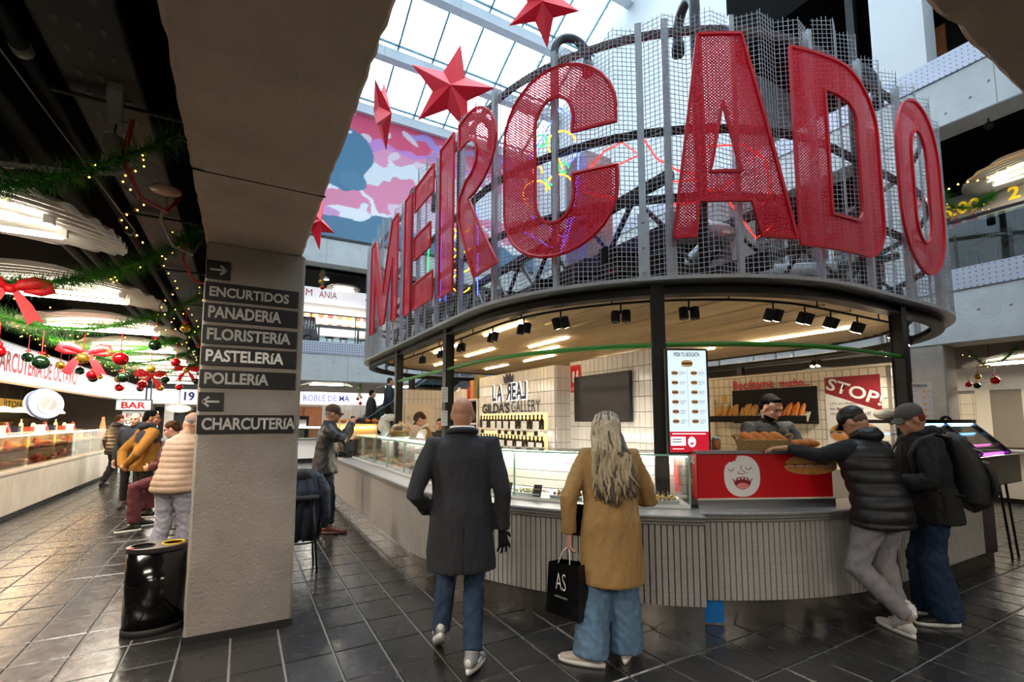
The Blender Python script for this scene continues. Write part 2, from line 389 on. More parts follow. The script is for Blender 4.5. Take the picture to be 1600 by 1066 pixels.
# mural: a printed abstract of pink, white and slate blue (flat print on the wall)
def mural():
    nx, nz = 220, 150; x0, x1, z0, z1 = .4, 11.0, 8.15, 13.55
    xs = np.linspace(x0, x1, nx+1); zs = np.linspace(z0, z1, nz+1); Xg, Zg = np.meshgrid(xs, zs)
    nz_ = lambda f, p: np.sin(Xg*f+1.3*np.sin(Zg*f*.7+p)+p)*np.sin(Zg*f*1.1+np.sin(Xg*f*.6+2*p))
    c_ = np.zeros(Xg.shape+(3,)); c_[:] = C('#eef0f4')[:3]
    def paint(mask, h_): c_[mask] = C(h_)[:3]
    wob = .25*nz_(2.2, 1)+.12*nz_(5.5, 2)
    paint((np.abs(Zg-9.9+.35*np.sin(Xg*.9)+wob) < .55), '#ee8fb0'); paint(np.abs(Zg-9.7+.5*np.sin(Xg*1.4+1)+wob) < .12, '#f4f4f6')
    paint((Zg > 11.55+.25*np.sin(Xg*1.1+.5)+wob), '#ef9cc0'); paint((Zg > 12.1+.3*np.sin(Xg*.8+2)+wob*1.5), '#e9557a'); paint(np.abs(Zg-12.0-.15*np.sin(Xg*1.3)-wob) < .14, '#d78fd6')
    paint((np.abs(Zg-12.75+wob) < .16) & (Xg > 5), '#b79be0'); paint((Zg > 13.1+.2*wob), '#f2a9bf'); paint((np.abs(nz_(3.1, 4)) > .82) & (Zg > 11.4), '#f6dbe6')
    e = ((Xg-2.5)/1.35)**2+((Zg-11.25-.1*nz_(3, 2))/1.25)**2+.25*nz_(2.6, 3); paint(e < 1, '#4d7f9d')
    paint(((Xg-3.2)/.5)**2+((Zg-10.4)/.35)**2+.2*nz_(4, 1) < 1, '#5585a2'); paint((np.abs(Zg-12.15-.18*(Xg-2.5)) < .05) & (np.abs(Xg-2.7) < .35), '#f3e8ee')
    paint((Zg < 9.0+.18*np.sin(Xg*1.7)+.5*wob), '#56809b'); paint(((Xg-3.0)/.75)**2+((Zg-9.15)/.22)**2 < 1, '#f5f3f6'); paint(((Xg-5.6)/1.3)**2+((Zg-9.6)/.7)**2+.4*nz_(3, 5) < .8, '#f0cfe0')
    paint(((Xg-2.2)/.55)**2+((Zg-9.05)/.16)**2 < 1, '#dc9fcf')
    b = MB(); b.grid([[(x, YF-.012, z) for x in xs] for z in zs]); me = b.mesh('mural'); a = me.color_attributes.new('print', 'FLOAT_COLOR', 'POINT')
    a.data.foreach_set('color', np.concatenate([c_, np.ones(Xg.shape+(1,))], 2).reshape(-1))
    m = bpy.data.materials.new('mural_print'); m.use_nodes = True; n = m.node_tree.nodes; at = n.new('ShaderNodeVertexColor'); at.layer_name = 'print'
    m.node_tree.links.new(at.outputs[0], n['Principled BSDF'].inputs['Base Color']); n['Principled BSDF'].inputs['Roughness'].default_value = .6
    b2 = MB().box(x0, x1, YF-.010, YF-.001, z0, z1); o = thing('mural', 'huge pink white and slate blue abstract mural print on the far upper wall', 'mural', (5, YF, z0))
    b2.build('backing_board', 'white', o); link('printed_face', me, m, o)
mural()
# ---- right side (X = 11): beams, column, openings
XR = 11.0
groove_box('beam_right', XR, XR+.6, -.1, 17.6, 2.95, 3.9, 'concrete_light', (2.1, 4.6, 7.0), 1, [(3.1, 3.5), (2.7, 3.5)])
mb = MB(); mb.box(XR-.02, XR+.02, .6, YF, 3.9, 4.28); struct(mb.build('trim_2', 'perforated_grey'))
groove_box('beam_right_upper', XR, XR+.6, -.1, 17.6, 6.98, 7.9, 'concrete_light', (2.62, 5.5), 1, [(2.95, 7.3), (2.7, 7.45), (3.3, 7.2)])
mb = MB(); mb.box(XR-.02, XR+.02, .6, YF, 7.9, 8.32); struct(mb.build('trim_3', 'perforated_grey'))
rough_box('column', XR+.004, XR+.5, 3.62, 4.42, 0, 2.95, 'concrete', seg=.3, amp=.004)
rough_box('column_upper', XR+.004, XR+.5, 3.62, 4.42, 3.9, 6.98, 'concrete_light', seg=.3, amp=.004)
mb = MB(); mb.box(XR+.004, XR+.5, 3.5, 4.36, 7.9, 13.5); mb.build('column_top', 'plaster').__setitem__('kind', 'structure')
mb = MB(); mb.box(XR+.6, 16, -6, 17.6, 3.72, 3.93); struct(mb.build('ceiling_right', 'soffit'))
mb = MB(); mb.box(XR+.6, 16, -.1, 17.6, 7.0, 7.2); struct(mb.build('ceiling_right_upper', 'soffit'))
mb = MB(); mb.box(15.9, 16.1, -6.1, 24.4, -.3, 13.5); struct(mb.build('wall_right', 'soffit'))
mb = MB(); mb.box(XR, 16, -.2, -.1, 3.93, 13.5); struct(mb.build('wall_right_near', 'soffit'))
mb = MB(); mb.box(XR, 16, 7.6, 17.6, 7.9, 16); struct(mb.build('wall_right_upper', 'plaster'))
mb = MB(); mb.box(XR, 16, -.1, 7.6, 11.3, 13.5); struct(mb.build('ceiling_right_top', 'soffit'))
# timber and blue-glazed partition behind the upper right opening
mb = MB(); mb.box(14.5, 14.6, -.1, 7.6, 7.9, 11.3); pw = struct(mb.build('wall_partition', 'black'))
M('orange_wood', '#b0693a', .5, var=.2, scale=3, stretch=(1, 6, 1)); M('blue_glaze', '#5fa3c9', .2, var=.35, scale=2)
for k, (y0, y1, z0, z1, mm) in enumerate([(1.0, 2.6, 7.9, 9.5, 'orange_wood'), (2.62, 4.0, 7.9, 9.6, 'orange_wood'), (4.2, 5.2, 8.2, 10.3, 'blue_glaze'), (5.25, 6.1, 8.0, 9.4, 'orange_wood'), (1.0, 2.5, 9.55, 11.2, 'blue_glaze'), (4.2, 5.1, 10.4, 11.2, 'orange_wood')]):
    MB().box(14.44, 14.5, y0, y1, z0, z1).build('panel', mm, pw)
mb = MB(); mb.box(XR+.25, XR+.4, 4.75, 4.9, 7.9, 11.3); struct(mb.build('column_steel', 'steel_dark'))
# ---- skylight: two slopes of glass on white purlins and teal rafters
KR, Z0R, YR = .42, 13.5, 9.1
def rz_(y): return Z0R + KR*((YF-y) if y > YR else (y-.6))
sky = thing('skylight_roof', 'pitched skylight of clear panes with white beams and teal glazing bars above the atrium', 'skylight', (5.5, YR, 13.5)); sky['kind'] = 'structure'; del sky['category']
M('purlin', '#dfe5ea', .5); M('glazing_bar', '#5c93a3', .4)
xs = [.38]+[4.12-1.25*2+1.25*k for k in range(9)]; xs = sorted(x for x in xs if x < 11.2)+[11.3]
ys = [.6, 2.6, 4.8, 7.0, 9.1, 11.2, 13.4, 15.5, 17.6]
for a in range(len(ys)-1):
    for b_ in range(len(xs)-1):
        y0, y1, x0, x1 = ys[a], ys[a+1], xs[b_], xs[b_+1]
        q = MB(); g = .03; q.add([(x0+g, y0+g, rz_(y0+g)), (x1-g, y0+g, rz_(y0+g)), (x1-g, y1-g, rz_(y1-g)), (x0+g, y1-g, rz_(y1-g))], [(0,1,2,3)])
        q.v += [(x, y, z+.02) for x, y, z in q.v]; q.f += [(4,7,6,5),(0,4,5,1),(1,5,6,2),(2,6,7,3),(3,7,4,0)]
        q.build('pane', 'glass_roof', sky)
for y in ys:
    MB().box(.38, 11.3, y-.16, y+.16, rz_(y)-.42, rz_(y)-.06).build('purlin', 'purlin', sky)
    for s_ in (-1, 1): MB().box(.38, 11.3, y+s_*.24-.025, y+s_*.24+.025, rz_(y+s_*.24)-.09, rz_(y+s_*.24)-.02).build('glazing_bar', 'glazing_bar', sky)
for x in xs:
    for a in range(len(ys)-1):
        MB().bar((x, ys[a], rz_(ys[a])-.05), (x, ys[a+1], rz_(ys[a+1])-.05), .06, .12).build('glazing_bar', 'glazing_bar', sky)
# gable wedges closing the roof ends
for x0, x1 in ((.28, .38), (11.3, 11.4)):
    MB().prism([(.6, 13.4), (17.6, 13.4), (17.6, 13.5), (9.1, 13.5+KR*8.5), (.6, 13.5)], (x1, 0, 0), (0,1,0), (0,0,1), x1-x0).build('gable', 'plaster', sky)
# ================================================================ KIOSK
class Path:
    def __init__(s, segs):
        s.segs = segs; s.len = []
        for g in segs: s.len.append(math.hypot(g[2][0]-g[1][0], g[2][1]-g[1][1]) if g[0] == 'l' else abs(R(g[4]-g[3]))*g[2])
        s.L = sum(s.len)
    def at(s, t, off=0):
        """point at arc length t, pushed outwards by off; returns x, y, outward normal"""
        t = max(0, min(t, s.L)) if not getattr(s, 'closed', False) else t % s.L
        for g, l in zip(s.segs, s.len):
            if t <= l+1e-9: break
            t -= l
        if g[0] == 'l':
            dx, dy = (g[2][0]-g[1][0])/l, (g[2][1]-g[1][1])/l; nx, ny = dy, -dx
            return g[1][0]+dx*t+nx*off, g[1][1]+dy*t+ny*off, nx, ny
        a = R(g[3]+(g[4]-g[3])*t/l); return g[1][0]+math.cos(a)*(g[2]+off), g[1][1]+math.sin(a)*(g[2]+off), math.cos(a), math.sin(a)
    def stations(s, a, b, step=.12):
        k = max(1, int(math.ceil((b-a)/step))); return [a+(b-a)*i/k for i in range(k+1)]
    def sweep(s, mb, prof, a, b, step=.12, closed=True):
        """profile of (offset, z) swept along the path"""
        st = s.stations(a, b, step); n = len(prof); vs = []; fs = []
        for t in st:
            for o, z in prof: x, y, _, _ = s.at(t, o); vs.append((x, y, z))
        for i in range(len(st)-1):
            for j in range(n if closed else n-1): fs.append((i*n+j, i*n+(j+1) % n, (i+1)*n+(j+1) % n, (i+1)*n+j))
        if closed: fs.append(tuple(range(n))); fs.append(tuple((len(st)-1)*n+j for j in range(n-1, -1, -1)))
        return mb.add(vs, fs)
S1 = Path([('l', (1.63, 10.1), (1.63, 5.35)), ('a', (5.05, 5.35), 3.42, 180, 235.4)])
S2 = Path([('a', (5.05, 5.35), 3.27, 235.4, 270), ('l', (5.05, 2.08), (6.9, 2.08))])
LP = Path([('l', (2.35, 10.2), (2.35, 5.15)), ('a', (5.15, 5.15), 2.8, 180, 270), ('l', (5.15, 2.35), (6.8, 2.35)), ('a', (6.8, 5.15), 2.8, 270, 360),
           ('l', (9.6, 5.15), (9.6, 10.2)), ('a', (6.8, 10.2), 2.8, 0, 90), ('l', (6.8, 13), (5.15, 13)), ('a', (5.15, 10.2), 2.8, 90, 180)]); LP.closed = True
M('blue_panel', '#1e7fd6', .3)
slat_me = MB().box(-.0185, .0185, -.014, .014, .2, .795).mesh('slat'); slat_me.materials.append(MATS['rib'])
def counter(path, label, loc, depth, blue=False):
    c = thing('service_counter', label, 'counter', loc)
    q = MB(); path.sweep(q, [(-.016, .19), (-.016, .80), (-depth, .80), (-depth, .0), (-.06, 0), (-.06, .19)], 0, path.L, .15); q.build('body', 'matte_black', c)
    n = int(path.L/.0455)
    for i in range(n):
        t = (i+.5)*path.L/n; x, y, nx, ny = path.at(t, 0); o = bpy.data.objects.new('slat', slat_me); col.objects.link(o); o.location = (x, y, 0); o.rotation_euler = (0, 0, math.atan2(ny, nx)-PI/2); setp(o, c)
    k = max(2, int(path.L/1.15))
    for i in range(k):
        q = MB(); path.sweep(q, [(-.045, .0), (-.045, .197), (-.058, .197), (-.058, 0)], i*path.L/k+.003, (i+1)*path.L/k-.003, .12)
        q.build('kick_panel', 'kick', c)
    if blue:
        q = MB(); path.sweep(q, [(-.04, .01), (-.04, .19), (-.044, .19), (-.044, .01)], .02, .19); q.build('kick_sticker', 'blue_panel', c)
    q = MB(); prof = [(.02, .795), (.04, .805), (.04, .815), (.03, .82), (.045, .828), (.045, .84), (.035, .845), (.05, .853), (.05, .866), (.04, .874), (-depth, .874), (-depth, .795)]
    path.sweep(q, prof, 0, path.L, .12); q.build('countertop', 'stone', c)
    return c
counter(S1, 'long curved counter of grey ribbed slats with polished stone top under the glass display', (2.3, 3.5, 0), .30)
counter(S2, 'grey ribbed counter section below the red sandwich stand', (4.5, 2.2, 0), .34, True)
# dark polished end of the counter run
q = MB(); q.box(6.93, 7.5, 2.14, 2.7, .12, .87); e_ = q.build('counter_end', M('dark_marble', '#2a2023', .12, var=.4, scale=3)); tag(e_, 'dark polished stone block at the end of the ribbed counter', 'counter')
MB().box(6.95, 7.48, 2.17, 2.68, 0, .12).build('plinth', 'kick', e_)
# ---- refrigerated glass display on the long counter
M('white_lit', '#f4f3ef', .35); M('led_white', '#ffffff', emit=38, ecol='#fff6e6')
gc = thing('glass_display', 'curved refrigerated glass display filled with pintxos on the long counter', 'display case', (2.4, 4.2, .875))
A0, A1 = .55, S1.L-.03
q = MB(); S1.sweep(q, [(-.24, .876), (-.24, .905), (-.80, .905), (-.80, .876)], A0, A1); q.build('deck', 'white_lit', gc)
for k, z in enumerate((.915, 1.0, 1.085, 1.17)):
    q = MB(); S1.sweep(q, [(-.79, z), (-.78, z+.076), (-.80, z+.076), (-.80, z)], A0, A1); q.build('rear_slat', 'white_lit', gc)
st = S1.stations(A0, A1, .92)
for a, b_ in zip(st[:-1], st[1:]):
    q = MB(); S1.sweep(q, [(-.245, .906), (-.245, 1.30), (-.255, 1.30), (-.255, .906)], a+.006, b_-.006, .15); q.build('front_pane', 'glass_clear', gc)
    q = MB(); S1.sweep(q, [(-.235, 1.302), (-.235, 1.314), (-.70, 1.314), (-.70, 1.302)], a+.004, b_-.004, .15); q.build('top_pane', 'glass_green', gc)
    x, y, nx, ny = S1.at(b_, -.25); q = MB().obox((x, y, 1.10), (nx*.008, ny*.008, 0), (-ny*.006, nx*.006, 0), (0, 0, .195)); q.build('pane_joint', M('glass_edge', '#9fd0be', .2), gc)
q = MB(); S1.sweep(q, [(-.231, 1.300), (-.231, 1.316), (-.2345, 1.316), (-.2345, 1.300)], A0, A1, .1); q.build('green_edge', 'glass_edge', gc)
x, y, nx, ny = S1.at(A1, -.48); q = MB().obox((x, y, 1.10), (nx*.23, ny*.23, 0), (-ny*.005, nx*.005, 0), (0, 0, .195)); q.build('end_pane', 'glass_green', gc)
q = MB(); S1.sweep(q, [(-.71, 1.255), (-.71, 1.29), (-.75, 1.29), (-.75, 1.255)], A0, A1, .12); q.build('light_strip', 'led_white', gc)
q = MB(); S1.sweep(q, [(-.70, 1.29), (-.70, 1.316), (-.80, 1.316), (-.80, 1.29)], A0, A1, .12); q.build('rear_rail', 'alu', gc)
# trays of pintxos
FOOD = ['#c9a24a', '#8d9a3a', '#b5482f', '#e3d6b4', '#7a6a2f', '#d98a3c']
for i, c_ in enumerate(FOOD): M('food%d' % i, c_, .5)
M('tray_white', '#f5f5f2', .3)
def tray(t, off, kind, lab):
    x, y, nx, ny = S1.at(t, off); a = math.atan2(ny, nx)-PI/2
    th = thing('food_tray', lab, 'tray', (x, y, .906), a, 'pintxo trays in the glass display')
    q = MB(); q.box(-.15, .15, -.10, .10, 0, .012)
    for s_ in (-1, 1): q.box(-.15, .15, s_*.1-.005, s_*.1+.005, .012, .025)
    q.build('tray', 'tray_white', th, local=True)
    for f in range(2):
        q = MB()
        for k in range(14):
            px_, py_ = -.12+.24*((k % 7)/6.0), (-.05 if k < 7 else .05)+(f-.5)*.03+random.uniform(-.01, .01)
            q.ball((px_+random.uniform(-.01, .01), py_, .03+f*.01), (.015, .017, .014), 7, 5)
            if f: q.tube([(px_, py_, .03), (px_+.004, py_, .085)], .0018, 4)
        o = q.build('pintxos', 'food%d' % ((kind+f*2) % 6), th, True, local=True); o['kind'] = 'stuff'
for k in range(17):
    tray(A0+.25+k*(A1-A0-.5)/16, -.385, k, nth(k)+' pintxo tray from the far end in the front display row')
for k in range(9):
    tray(A0+.25+k*.62, -.62, k+3, nth(k)+' pintxo tray from the far end in the rear display row')
# price cards
cards = [5.6, 5.95, 6.25, 6.6, 7.0, 7.62, 2.2, 3.1, 4.0]
for i, t in enumerate(cards):
    x, y, nx, ny = S1.at(t, -.30); big = (i == 5); h_ = .095 if big else .05; w_ = .055 if big else .04
    lab = 'tall stack of black chalk price cards in the display beside the camel coat' if big else nth(i if i < 5 else i-1)+' small black price card standing among the pintxos'
    c_ = MB().obox((x, y, .907+h_), (-ny*w_, nx*w_, 0), (nx*.004, ny*.004, 0), (nx*-.02, ny*-.02, h_)).build('price_card', 'matte_black'); tag(c_, lab, 'price card', None if big else 'black price cards')
    for r_ in range(2): MB().obox((x+nx*.005, y+ny*.005, .907+h_*(1.25-.5*r_)), (-ny*w_*.75, nx*w_*.75, 0), (nx*.0012, ny*.0012, 0), (0, 0, .004)).build('chalk_line', 'sign_grey', c_)

# ---- canopy: poles, rings, folded wire mesh
can = thing('kiosk_canopy', 'round-cornered steel canopy of folded wire mesh panels on black poles around the kiosk', 'canopy', (5.9, 7.7, 0))
POLES = [1.8, 4.16, 7.38, 10.5, 13.6, 17.0, 20.4, 24.0, 27.8]
for t in POLES:
    x, y, nx, ny = LP.at(t, -.06); a = math.atan2(ny, nx); q = MB(); ux, uy = math.cos(a), math.sin(a)
    for s_ in (-1, 1): q.obox((x+ux*.055*s_, y+uy*.055*s_, 1.42), (ux*.006, uy*.006, 0), (-uy*.06, ux*.06, 0), (0, 0, 1.42))
    q.obox((x, y, 1.42), (ux*.05, uy*.05, 0), (-uy*.045, ux*.045, 0), (0, 0, 1.42)); q.obox((x, y, .008), (ux*.1, uy*.1, 0), (-uy*.1, ux*.1, 0), (0, 0, .008))
    q.build('pole', 'steel_dark', can)
q = MB(); LP.sweep(q, [(-.13, 2.74), (.0, 2.74), (.0, 2.755), (-.05, 2.76), (-.05, 2.82), (0, 2.825), (0, 2.84), (-.13, 2.84), (-.13, 2.825), (-.08, 2.82), (-.08, 2.76), (-.13, 2.755)], 0, LP.L-.001, .25); q.build('ring_beam', 'steel_dark', can)
q = MB(); LP.sweep(q, [(-.05, 2.85), (.11, 2.85), (.11, 2.885), (.102, 2.885), (.102, 2.858), (-.05, 2.858)], 0, LP.L-.001, .25); q.build('ring_rail', 'galv', can)
for z in (3.68, 4.35, 5.36):
    q = MB(); LP.sweep(q, [(-.09, z-.035), (-.05, z-.035), (-.05, z+.035), (-.09, z+.035)], 0, LP.L-.001, .25); q.build('hoop', 'steel_dark' if z < 5 else M('hoop_brown', '#5a4644', .5, metal=.5), can)
NP = 36; PL = LP.L/NP; shift = 7.38-.11-8*PL
FW = .215
def panel(a, b_):
    q = MB(); nf = max(2, int(round((b_-a)/FW))); top = 5.42+random.choice((0, .0, .06, .14, -.05)); z0 = 2.87
    tri = lambda f: .02+.085*(1-abs((f % 2)-1))
    st = [a+(b_-a)*i/nf for i in range(nf+1)]; fold = [(LP.at(t, tri(i))[:2]) for i, t in enumerate(st)]
    nz = int((top-z0)/.046)
    for k in range(nz+1):
        z = z0+k*.046
        vs = []; fs = []
        for (x, y) in fold: vs += [(x, y, z-.0034), (x, y, z+.0034)]
        for i in range(len(fold)-1): fs.append((2*i, 2*i+2, 2*i+3, 2*i+1))
        q.add(vs, fs)
        # give the wire depth: a second, horizontal flat
        vs = []
        for i, (x, y) in enumerate(fold):
            _, _, nx, ny = LP.at(st[i]); vs += [(x-nx*.003, y-ny*.003, z), (x+nx*.003, y+ny*.003, z)]
        q.add(vs, fs)
    for i in range(nf):
        p0, p1 = V(*fold[i], 0), V(*fold[i+1], 0); m_ = 5
        for j in range(m_):
            p = p0.lerp(p1, (j+.5*(i == 0))/m_); ext = top+random.uniform(-.01, .03)
            d = (p1-p0).normalized()*.0034; e = V(-d.y, d.x, 0)
            q.add([p-d+V(0,0,z0), p+d+V(0,0,z0), p+d+V(0,0,ext), p-d+V(0,0,ext), p-e+V(0,0,z0), p+e+V(0,0,z0), p+e+V(0,0,ext), p-e+V(0,0,ext)], [(0,1,2,3), (4,5,6,7)])
    q.build('mesh_panel', 'wire', can, fix=False)
for k in range(NP):
    t0 = shift+k*PL; panel(t0+.03, t0+PL-.03)
    x, y, nx, ny = LP.at(t0, -.02); dbl = abs((t0-7.27) % LP.L) < .05
    for dt in ((0, .24) if dbl else (0,)):
        x, y, nx, ny = LP.at(t0+dt, .0); w_ = .032 if dbl else .024
        MB().obox((x, y, 4.14), (-ny*w_, nx*w_, 0), (nx*.03, ny*.03, 0), (0, 0, 1.29)).build('post', 'galv', can)
        if dbl:
            x, y, nx, ny = LP.at(t0+dt, .042); q = MB().obox((x, y, 3.18), (-ny*.05, nx*.05, 0), (nx*.006, ny*.006, 0), (0, 0, .32))
            for zz in (2.95, 3.18, 3.42): q.tube([(x, y, zz), (x+nx*.03, y+ny*.03, zz)], .014, 6)
            q.build('bolted_plate', 'galv', can)
# inner roof steel, pipes with crook tops, boxes
q = MB()
for y in np.arange(3.4, 12.6, 1.15): q.box(2.9, 9.0, y-.05, y+.05, 3.06, 3.22)
q.build('joist', 'steel_dark', can)
for x in (3.4, 4.9, 6.4, 7.9):
    q = MB().box(x-.06, x+.06, 3.0, 12.4, 3.24, 3.42); q.box(x-.05, x+.05, 3.0, 12.4, 3.85, 3.93)
    for k in range(12): q.bar((x, 3.1+.77*k, 3.42), (x, 3.1+.77*(k+.5), 3.86), .04, .04); q.bar((x, 3.1+.77*(k+.5), 3.86), (x, 3.1+.77*(k+1), 3.42), .04, .04)
    q.build('truss', 'steel_dark', can)
def crook(x, y, z0, z1, dx, dy, r):
    n = math.hypot(dx, dy); dx, dy = dx/n, dy/n; pts = [(x, y, z0), (x, y, z1)]
    pts += [(x+dx*r*(1-math.cos(a)), y+dy*r*(1-math.cos(a)), z1+r*math.sin(a)) for a in np.linspace(.2, PI, 12)]; e = pts[-1]; pts.append((e[0], e[1], e[2]-.12))
    MB().tube(pts, .055, 10).build('crook_pipe', M('pipe_grey', '#4a4d50', .4, metal=.4), can, True)
    MB().lathe([(.07, 0), (.07, .14), (.05, .16)], (e[0], e[1], e[2]-.24), 12).build('crook_lamp', 'steel_dark', can, True)
crook(3.2, 4.6, 3.1, 6.2, 1, -.3, .22); crook(6.05, 2.62, 3.0, 5.55, 1, -.2, .2); crook(2.55, 6.0, 3.0, 5.75, 1, -.3, .22); crook(2.6, 8.5, 3.0, 5.8, 1, -.3, .22); crook(3.95, 3.1, 3.1, 5.95, .4, .9, .2); crook(8.2, 3.4, 3.1, 5.9, 1, .2, .2)
q = MB().box(3.35, 3.75, 4.2, 4.6, 3.45, 4.75); q.build('duct', 'galv', can, bevel=.01)
q = MB().box(5.1, 5.6, 3.6, 4.1, 3.45, 4.4); q.build('duct', 'galv', can, bevel=.01)
q = MB().tube([(4.2, 3.5, 3.7), (4.8, 3.5, 3.75), (5.4, 4.4, 3.8), (6.6, 4.4, 3.8), (7.4, 3.6, 3.75)], .14, 12); q.build('round_duct', 'galv', can, True)
# ---- plank ceiling with light slots
cl = thing('kiosk_ceiling', 'oval timber plank ceiling with recessed light slots inside the kiosk canopy', 'ceiling panel', (5.9, 7.7, 2.97))
def yrange(x, off):
    c_lo, c_hi, r_ = 5.15, 10.2, 2.8-off; d = 0
    if x < 5.15: d = 5.15-x
    elif x > 6.8: d = x-6.8
    if d >= r_: return None
    h_ = math.sqrt(r_*r_-d*d); return c_lo-h_, c_hi+h_
x = 2.74; pw = .118
while x < 9.2:
    yr = yrange(x+pw/2, .36)
    if yr: MB().box(x+.004, x+pw-.004, yr[0], yr[1], 2.955, 2.985).build('plank', 'wood_ceiling', cl)
    x += pw
MB().prism([LP.at(t, -.30)[:2] for t in np.arange(0, LP.L, .3)], (0, 0, 2.995), (1,0,0), (0,1,0), .008).build('backing', 'matte_black', cl)
q = MB(); LP.sweep(q, [(-.33, 2.93), (-.29, 2.93), (-.29, 3.0), (-.33, 3.0)], 0, LP.L-.001, .25); q.build('edge_band', 'steel_dark', cl)
M('led_warm', '#fff0d8', emit=30, ecol='#ffe2b4'); M('led_off', '#d9c8a6', .4)
for (xx, y0, y1, on) in [(3.33, 5.6, 6.8, 1), (3.33, 7.9, 9.1, 1), (4.11, 8.0, 9.3, 1), (4.11, 10.0, 11.2, 1), (4.6, 6.3, 7.5, 1), (5.04, 7.2, 8.4, 1), (5.62, 8.2, 9.4, 1), (5.62, 10.2, 11.4, 1), (7.7, 3.5, 5.4, 1), (7.7, 5.9, 7.2, 1), (6.9, 7.0, 8.3, 1),
                         (3.08, 4.4, 5.5, 0), (3.7, 4.0, 5.6, 0), (4.12, 3.9, 5.5, 0), (4.7, 3.4, 5.2, 0), (5.3, 3.2, 5.2, 0), (5.9, 3.0, 5.0, 0), (6.5, 3.0, 5.1, 0)]:
    MB().box(xx-.017, xx+.017, y0, y1, 2.930, 2.954).build('light_slot', 'led_warm' if on else 'led_off', cl)
# ---- lighting rail and spots
q = MB().tube([(*LP.at(t, -.36)[:2], 2.77) for t in np.arange(0, LP.L, .22)], .013, 6, closed=True); rail = tag(q.build('lighting_rail', 'matte_black', smooth=True), 'thin black lighting rail curving around below the kiosk ceiling', 'rail')
for t in np.arange(.4, LP.L, 1.3):
    x, y, _, _ = LP.at(t, -.36); MB().tube([(x, y, 2.77), (x, y, 2.95)], .008, 6).build('hanger', 'matte_black', rail)
M('spot_lens_on', '#fff4e0', emit=30, ecol='#fff0d8'); M('spot_lens_off', '#404040', .1)
def spot(p, d, on, label, pair=True):
    th = thing('track_spotlight', label, 'spotlight', p, 0, 'spotlights on the kiosk rail'); d = V(d).normalized(); x, y, z = p
    MB().tube([(x, y, z+.0), (x, y, z-.10)], .009, 6).build('stem', 'matte_black', th)
    s_ = d.cross(V(0,0,1)).normalized()
    for k in ((-1, 1) if pair else (0,)):
        c_ = V(x, y, z-.13)+s_*.052*k
        MB().tube([c_-d*.055, c_+d*.055], .045, 14).build('can', 'matte_black', th, True)
        MB().tube([c_+d*.0555, c_+d*.058], .036, 14).build('lens', 'spot_lens_on' if on else 'spot_lens_off', th, True)
    if on: lamp('SPOT', 'spot_light', tuple(V(x, y, z-.13)+d*.08), 48, (1, .9, .74), .04, tuple(V(x, y, z-.13)+d*3), 85, .7, th)
spots = [(2.2, 0), (3.1, 0), (3.9, 0), (4.9, 0), (5.65, 0), (6.25, 1), (7.0, 0), (7.75, 0), (8.75, 1), (9.25, 1), (9.75, 1), (10.3, 1), (11.2, 1), (12.0, 1), (13.4, 1), (15.2, 1)]
where = ['over the farthest stretch of glass display', 'second along from the far end of the display', 'third from the far end of the display', 'just beyond the second black pole', 'above the bald man', 'lit bright above the crown sign', 'just before the screen pole', 'just after the screen pole',
         'lit, first past the screen pole', 'lit, second past the screen pole', 'lit, third past the screen pole', 'lit, fourth past the screen pole', 'lit, at the corner by the stop poster', 'lit, behind the stop poster corner', 'lit, over the far side of the sandwich wall', 'lit, deepest behind the sandwich wall']
for (t, on), wl in zip(spots, where):
    x, y, nx, ny = LP.at(t, -.36)
    spot((x, y, 2.765), (-nx*.55 if on else nx*.2, -ny*.55 if on else ny*.2, -1), on, 'black twin spotlight '+wl)
q = MB().tube([(*LP.at(t, -.04)[:2], 2.28) for t in np.arange(1.75, 10.46, .15)], .024, 10); tag(q.build('green_tube', M('green_paint', '#3f8f2a', .3), smooth=True), 'bent bright green tube running around the kiosk poles', 'tube')
